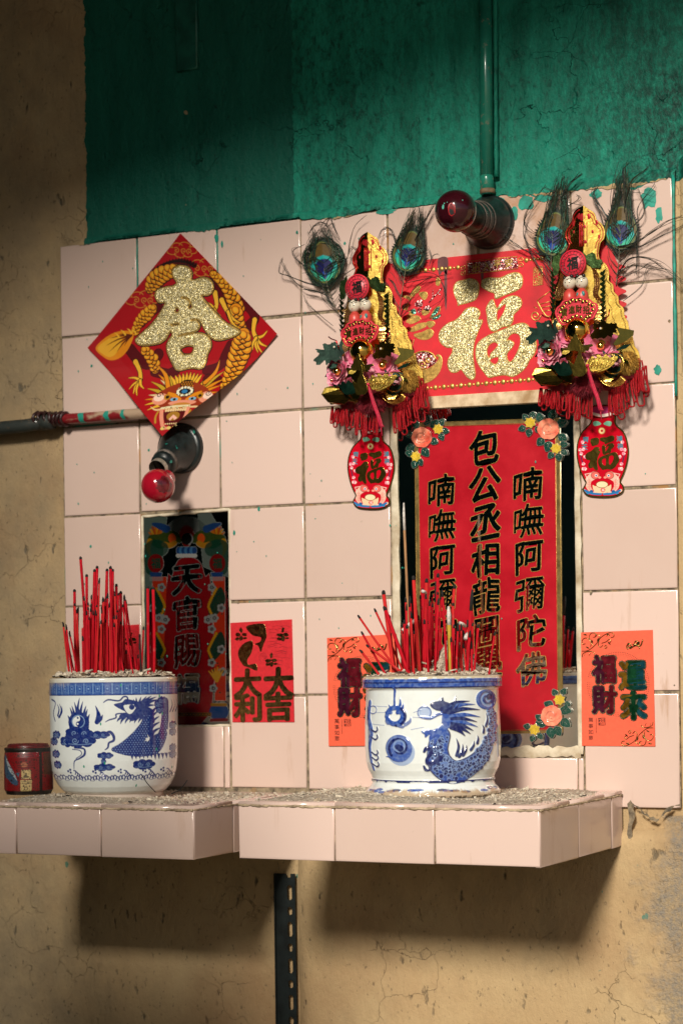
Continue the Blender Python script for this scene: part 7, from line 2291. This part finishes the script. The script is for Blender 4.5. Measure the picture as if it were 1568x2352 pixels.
# ------------------------------------------------------------------ lamps and pipes
M_bake = simple('old black lampholder', (.010, .016, .016), .34, var=.5, nscale=60, bump=.15)
M_bulbred = simple('red lacquered bulb', (.36, .006, .020), .12, var=.12, nscale=50, coat=.6)
M_bulbmar = simple('dark maroon bulb', (.030, .003, .006), .14, var=.25, nscale=60, coat=.5)
M_brass = simple('dull metal collar', (.42, .38, .32), .45, .6, .35, 80, .2)
M_dirtrim = simple('worn grey rim', (.17, .14, .12), .6, .3, .4, 120, .3)
def lamp(name, label, bD, rbase, dirv, prof, bulb, mats, extra):
    """prof: (radius, distance) of the holder along dirv from the wall"""
    c = Vector(onY(*bD, -.004))
    root = empty(name, (c.x, 0, c.z), label, 'lamp')
    d = Vector(dirv).normalized()
    b = MB()
    b.lathe([(.0005, .012), (rbase * .80, .0125), (rbase * .93, .0115), (rbase, .007), (rbase, -.003)][::-1], c, (0, -1, 0), 56)
    for q in (.4, 3.5):
        p = c + Vector((rbase * .74 * math.cos(q), -.0125, rbase * .74 * math.sin(q)))
        b.lathe([(.0035, 0), (.0034, .0012), (.0022, .0014), (.0020, -.001)], p, (0, -1, 0), 14)
    b.build('base', M_bake, root)
    b = MB()
    b.lathe(prof, c, d, 44)
    b.build('lampholder', M_bake, root)
    extra(root, c, d)
    return root, c, d
def lamp_left():
    d = (0, -.098, -.050)
    def extra(root, c, dd):
        b = MB()
        L = .047
        for k in range(9): b.lathe([(.0205, L + .0016 * k), (.0215, L + .0008 + .0016 * k), (.0205, L + .0016 + .0016 * k)], c, dd, 44)
        b.build('threaded_ring', M_dirtrim, root)
        b = MB()
        b.lathe([(.0148, .070), (.0150, .086), (.0146, .0875)], c, dd, 40)
        b.build('collar', M_brass, root)
        bc = Vector(onY(363, 1116, -.112))
        r = .0268
        b = MB()
        b.ball(bc, r, 40)
        b.lathe([(.0135, .0), (.0150, .012), (.0190, .024)], bc - dd * .034, dd, 36)
        bu = b.build('bulb', M_bulbred, root)
        # flaked patch showing the bare dark glass
        b = MB()
        V, F = [], []
        t = Vector(onY(388, 1110, -.136)) - bc
        t = t.normalized()
        a = t.orthogonal().normalized()
        e = t.cross(a)
        rg = random.Random(3)
        n, k = 22, 5
        ed = [rg.uniform(.42, .62) for _ in range(n)]
        V.append(tuple(bc + t * r * 1.004))
        for i in range(1, k + 1):
            for j in range(n):
                q = 2 * math.pi * j / n
                al = ed[j] * i / k
                V.append(tuple(bc + (t * math.cos(al) + (a * math.cos(q) + e * math.sin(q)) * math.sin(al)) * r * 1.004))
        F += [[0, 1 + j, 1 + (j + 1) % n] for j in range(n)]
        for i in range(k - 1): F += [[1 + i * n + j, 1 + (i + 1) * n + j, 1 + (i + 1) * n + (j + 1) % n, 1 + i * n + (j + 1) % n] for j in range(n)]
        b.add(V, F)
        b.build('flaked_patch', simple('bare dark red glass', (.13, .012, .018), .07, var=.5, nscale=90, coat=.8), bu)
        b = MB()
        for (x, y, s_) in ((1155, 350, 1.2), (1180, 375, 1.6), (1225, 400, 1), (1280, 295, .8), (1050, 405, .7), (1130, 490, .7), (1100, 365, .8)):
            p = Vector(onY(*D(11, x, y), -.02))
            o = [Vector((p.x, 0, p.z)) + Vector((rg.uniform(.6, 1.2) * s_ * .0035 * math.cos(q), 0, rg.uniform(.6, 1.5) * s_ * .0035 * math.sin(q))) for q in np.linspace(0, 6.28, 9, endpoint=False)]
            # lay the fleck on the holder: march towards the wall until the cone is met
            cam_ = Vector((CAMX, -CAMD, CAMZ))
            V = []
            for w_ in o:
                dr = (Vector((w_.x, -.02, w_.z)) - cam_).normalized()
                pp = Vector((w_.x, -.02, w_.z)) - dr * .12
                for _ in range(400):
                    q_ = pp - c
                    h = q_.dot(dd)
                    rr = (q_ - dd * h).length
                    lim = np.interp(h, [0, .012, .02, .045, .06], [.045, .038, .030, .0225, .0205]) if h > .004 else .04
                    if rr <= lim + .0004 or pp.y > -.0165 and math.hypot(q_.x, q_.z) < .039: break
                    pp = pp + dr * .0004
                V.append(tuple(pp))
            b.add(V, [list(range(len(V)))])
        b.build('paint_flecks', M_teal, root)
    lamp('wall_lamp', 'red bulb in a black lampholder, hanging below the diamond poster', (417, 1030), .041, d,
         [(.036, .010), (.034, .018), (.028, .030), (.0235, .042), (.0225, .048), (.0205, .060), (.0195, .070), (.0160, .071), (.0150, .078)], None, None, extra)
def lamp_right():
    d = (0, -.13, -.012)
    def extra(root, c, dd):
        b = MB()
        for h, r in ((.046, .0275), (.060, .0262), (.074, .0245)): b.lathe([(r, h - .0015), (r + .0012, h), (r, h + .0015)], c, dd, 40)
        b.build('ridges', M_dirtrim, root)
        bc = Vector(onY(1046, 485, -.142))
        r = .0305
        b = MB()
        b.ball(bc, r, 44)
        b.lathe([(.0150, .0), (.0165, .014), (.0215, .028)], bc - dd * .040, dd, 36)
        bu = b.build('bulb', M_bulbmar, root)
        t = (Vector((CAMX, -CAMD, CAMZ)) - bc).normalized()
        rx = Vector((_c, _s, 0))
        uz = Vector((0, 0, 1))
        def on(x, y):
            p = t + rx * x + uz * y
            return p.normalized()
        def patch(b, x, y, sx, sy, k, m, n=16, jag=.15, seed=1):
            rg = random.Random(seed)
            V = [tuple(bc + on(x, y) * r * k)]
            for j in range(n):
                q = 2 * math.pi * j / n
                f_ = 1 + rg.uniform(-jag, jag)
                V.append(tuple(bc + on(x + sx * f_ * math.cos(q), y + sy * f_ * math.sin(q)) * r * k))
            b.add(V, [[0, 1 + j, 1 + (j + 1) % n] for j in range(n)], m)
        b = MB()
        patch(b, -.21, .08, .20, .34, 1.006, 0, jag=.08)
        patch(b, -.20, .05, .14, .25, 1.010, 1, jag=.15)
        patch(b, -.20, -.04, .12, .17, 1.014, 2, jag=.3, seed=4)
        patch(b, -.76, .26, .10, .14, 1.008, 3, seed=5)
        patch(b, -.66, .46, .04, .05, 1.008, 3, seed=6)
        patch(b, .35, .55, .03, .03, 1.008, 3, seed=7)
        patch(b, -.45, .48, .025, .03, 1.008, 3, seed=8)
        b.build('burst_nipple', [simple('broken red edge', (.35, .015, .02), .3), simple('dark hollow', (.16, .006, .01), .3), simple('burnt hole', (.02, .018, .018), .5, .2, .6, 300, .4), simple('teal fleck', (.10, .42, .33), .4)], bu)
    lamp('wall_lamp', 'dark maroon bulb in a black lampholder below the green pipe', (1124, 512), .0405, d,
         [(.038, .010), (.036, .020), (.034, .024), (.032, .032), (.028, .040), (.0265, .050), (.0255, .065), (.0235, .078), (.0225, .090), (.018, .098), (.016, .104)], None, None, extra)
lamp_left()
lamp_right()
def pipe_paint(name, a, b_, c_, rough=.35):
    t = NT(name)
    n = t.noise(24, 6, .65)
    n2 = t.noise(110, 5, .7)
    col = t.mix(t.ramp(n, .42, .56), a, b_)
    col = t.mix(t.ramp(n2, .58, .68), col, c_)
    return t.out(col, rough, 0, t.bump(n2, .2, .001), Coat_Weight=.2)
# green conduit coming down to the right lamp
b = MB()
Yp = -.014
top, mid, bot = onY(1113.5, -60, Yp), onY(1117, 405, Yp), onY(1119, 446, Yp)
b.tube([top, tuple((Vector(top) + Vector(mid)) / 2), mid], .0098, 22)
b.tube([(mid[0], Yp, mid[2] + .001), (mid[0], Yp, mid[2] - .003), (bot[0], Yp, bot[2])], [.0098, .0106, .0106], 22)
gp = b.build('conduit_pipe', pipe_paint('green painted conduit', (.014, .17, .115), (.018, .20, .135), (.20, .20, .14), .22))
tag(gp, 'green painted conduit pipe running down the wall to the upper lamp', 'pipe')
b = MB()
b.lathe([(.0108, 0), (.0118, .001), (.0118, .006), (.0108, .007)], (bot[0], Yp, bot[2] + .0005), (0, 0, 1), 24)
b.build('pipe_end', simple('rusty pipe end', (.20, .13, .07), .7, .2, .4, 100, .3), gp)
# dribbles of paint down both sides of the pipe
b = MB()
for sg in (-1, 1): b.tube([(Vector(top).lerp(Vector(mid), t).x + sg * .0118, -.004, Vector(top).lerp(Vector(mid), t).z) for t in np.linspace(0, 1, 30)], [.0030 + .0012 * R.random() for _ in range(30)], 6)
b.build('paint_bead', M_wall, gp)
# the pipe on the left: bare grey length and red painted length
Yq = -.022
b = MB()
g = [onY(-40, 987, Yq), onY(60, 978, Yq), onY(118, 968, Yq)]
g = [(-1.3, Yq, g[0][2] - .02)] + g
b.tube(g, [.0112, .0112, .0112, .0106], 20)
b.tube([onY(98, 972, Yq), onY(122, 968, Yq)], [.0128, .0128], 20)
lp_ = b.build('conduit_pipe', pipe_paint('dirty grey green conduit', (.022, .028, .024), (.012, .018, .016), (.09, .06, .035), .75))
tag(lp_, 'short dirty grey conduit pipe at the left edge, joined to a red pipe', 'pipe')
b = MB()
rp = [onY(x, y, Yq) for x, y in ((120, 964), (160, 962), (220, 958), (280, 953), (340, 949), (400, 944))]
b.tube(rp, .0088, 20)
t = NT('red painted conduit')
n = t.noise(30, 5, .6, t.map((.5, 1, 1)))
col = t.mix(t.ramp(n, .56, .64), (.20, .010, .014), (.40, .28, .19))
x, y, z = t.sep()
bands = None
for u in (192, 250, 288):
    xx = onY(u, 956, Yq)[0]
    k = t.math('LESS_THAN', t.math('ABSOLUTE', t.math('SUBTRACT', t.math('ADD', x, t.ramp(t.noise(60), .3, .7, -.003, .003)), xx)), .0042 if u < 280 else .003)
    bands = k if bands is None else t.math('MAXIMUM', bands, k)
col = t.mix(bands, col, (.02, .25, .19))
M_redpipe = t.out(col, .35, 0, t.bump(n, .15, .002))
r2 = b.build('painted_pipe', M_redpipe)
tag(r2, 'red painted conduit pipe with teal bands, running behind the diamond poster', 'pipe')
b = MB()
rg = random.Random(9)
for k in range(7):
    f = k / 6
    p = Vector(onY(88, 962, Yq)).lerp(Vector(onY(150, 962, Yq)), f)
    pts = [(p.x + .003 * math.sin(q * 1.5 + k), p.y + (.0092 + rg.uniform(0, .0022)) * math.cos(q), p.z + (.0092 + rg.uniform(0, .0022)) * math.sin(q)) for q in np.linspace(0, 6.6, 16)]
    b.tube(pts, .0032, 6)
for k in range(8):
    p = Vector(onY(96, 962, Yq))
    b.tube([p, p + Vector((-.010 - rg.uniform(0, .006), rg.uniform(-.008, .004), rg.uniform(-.006, .006)))], [.003, .0012], 5)
b.build('tape_wrap', simple('black red tape', (.035, .010, .010), .4, var=.6, nscale=90, bump=.4), r2)
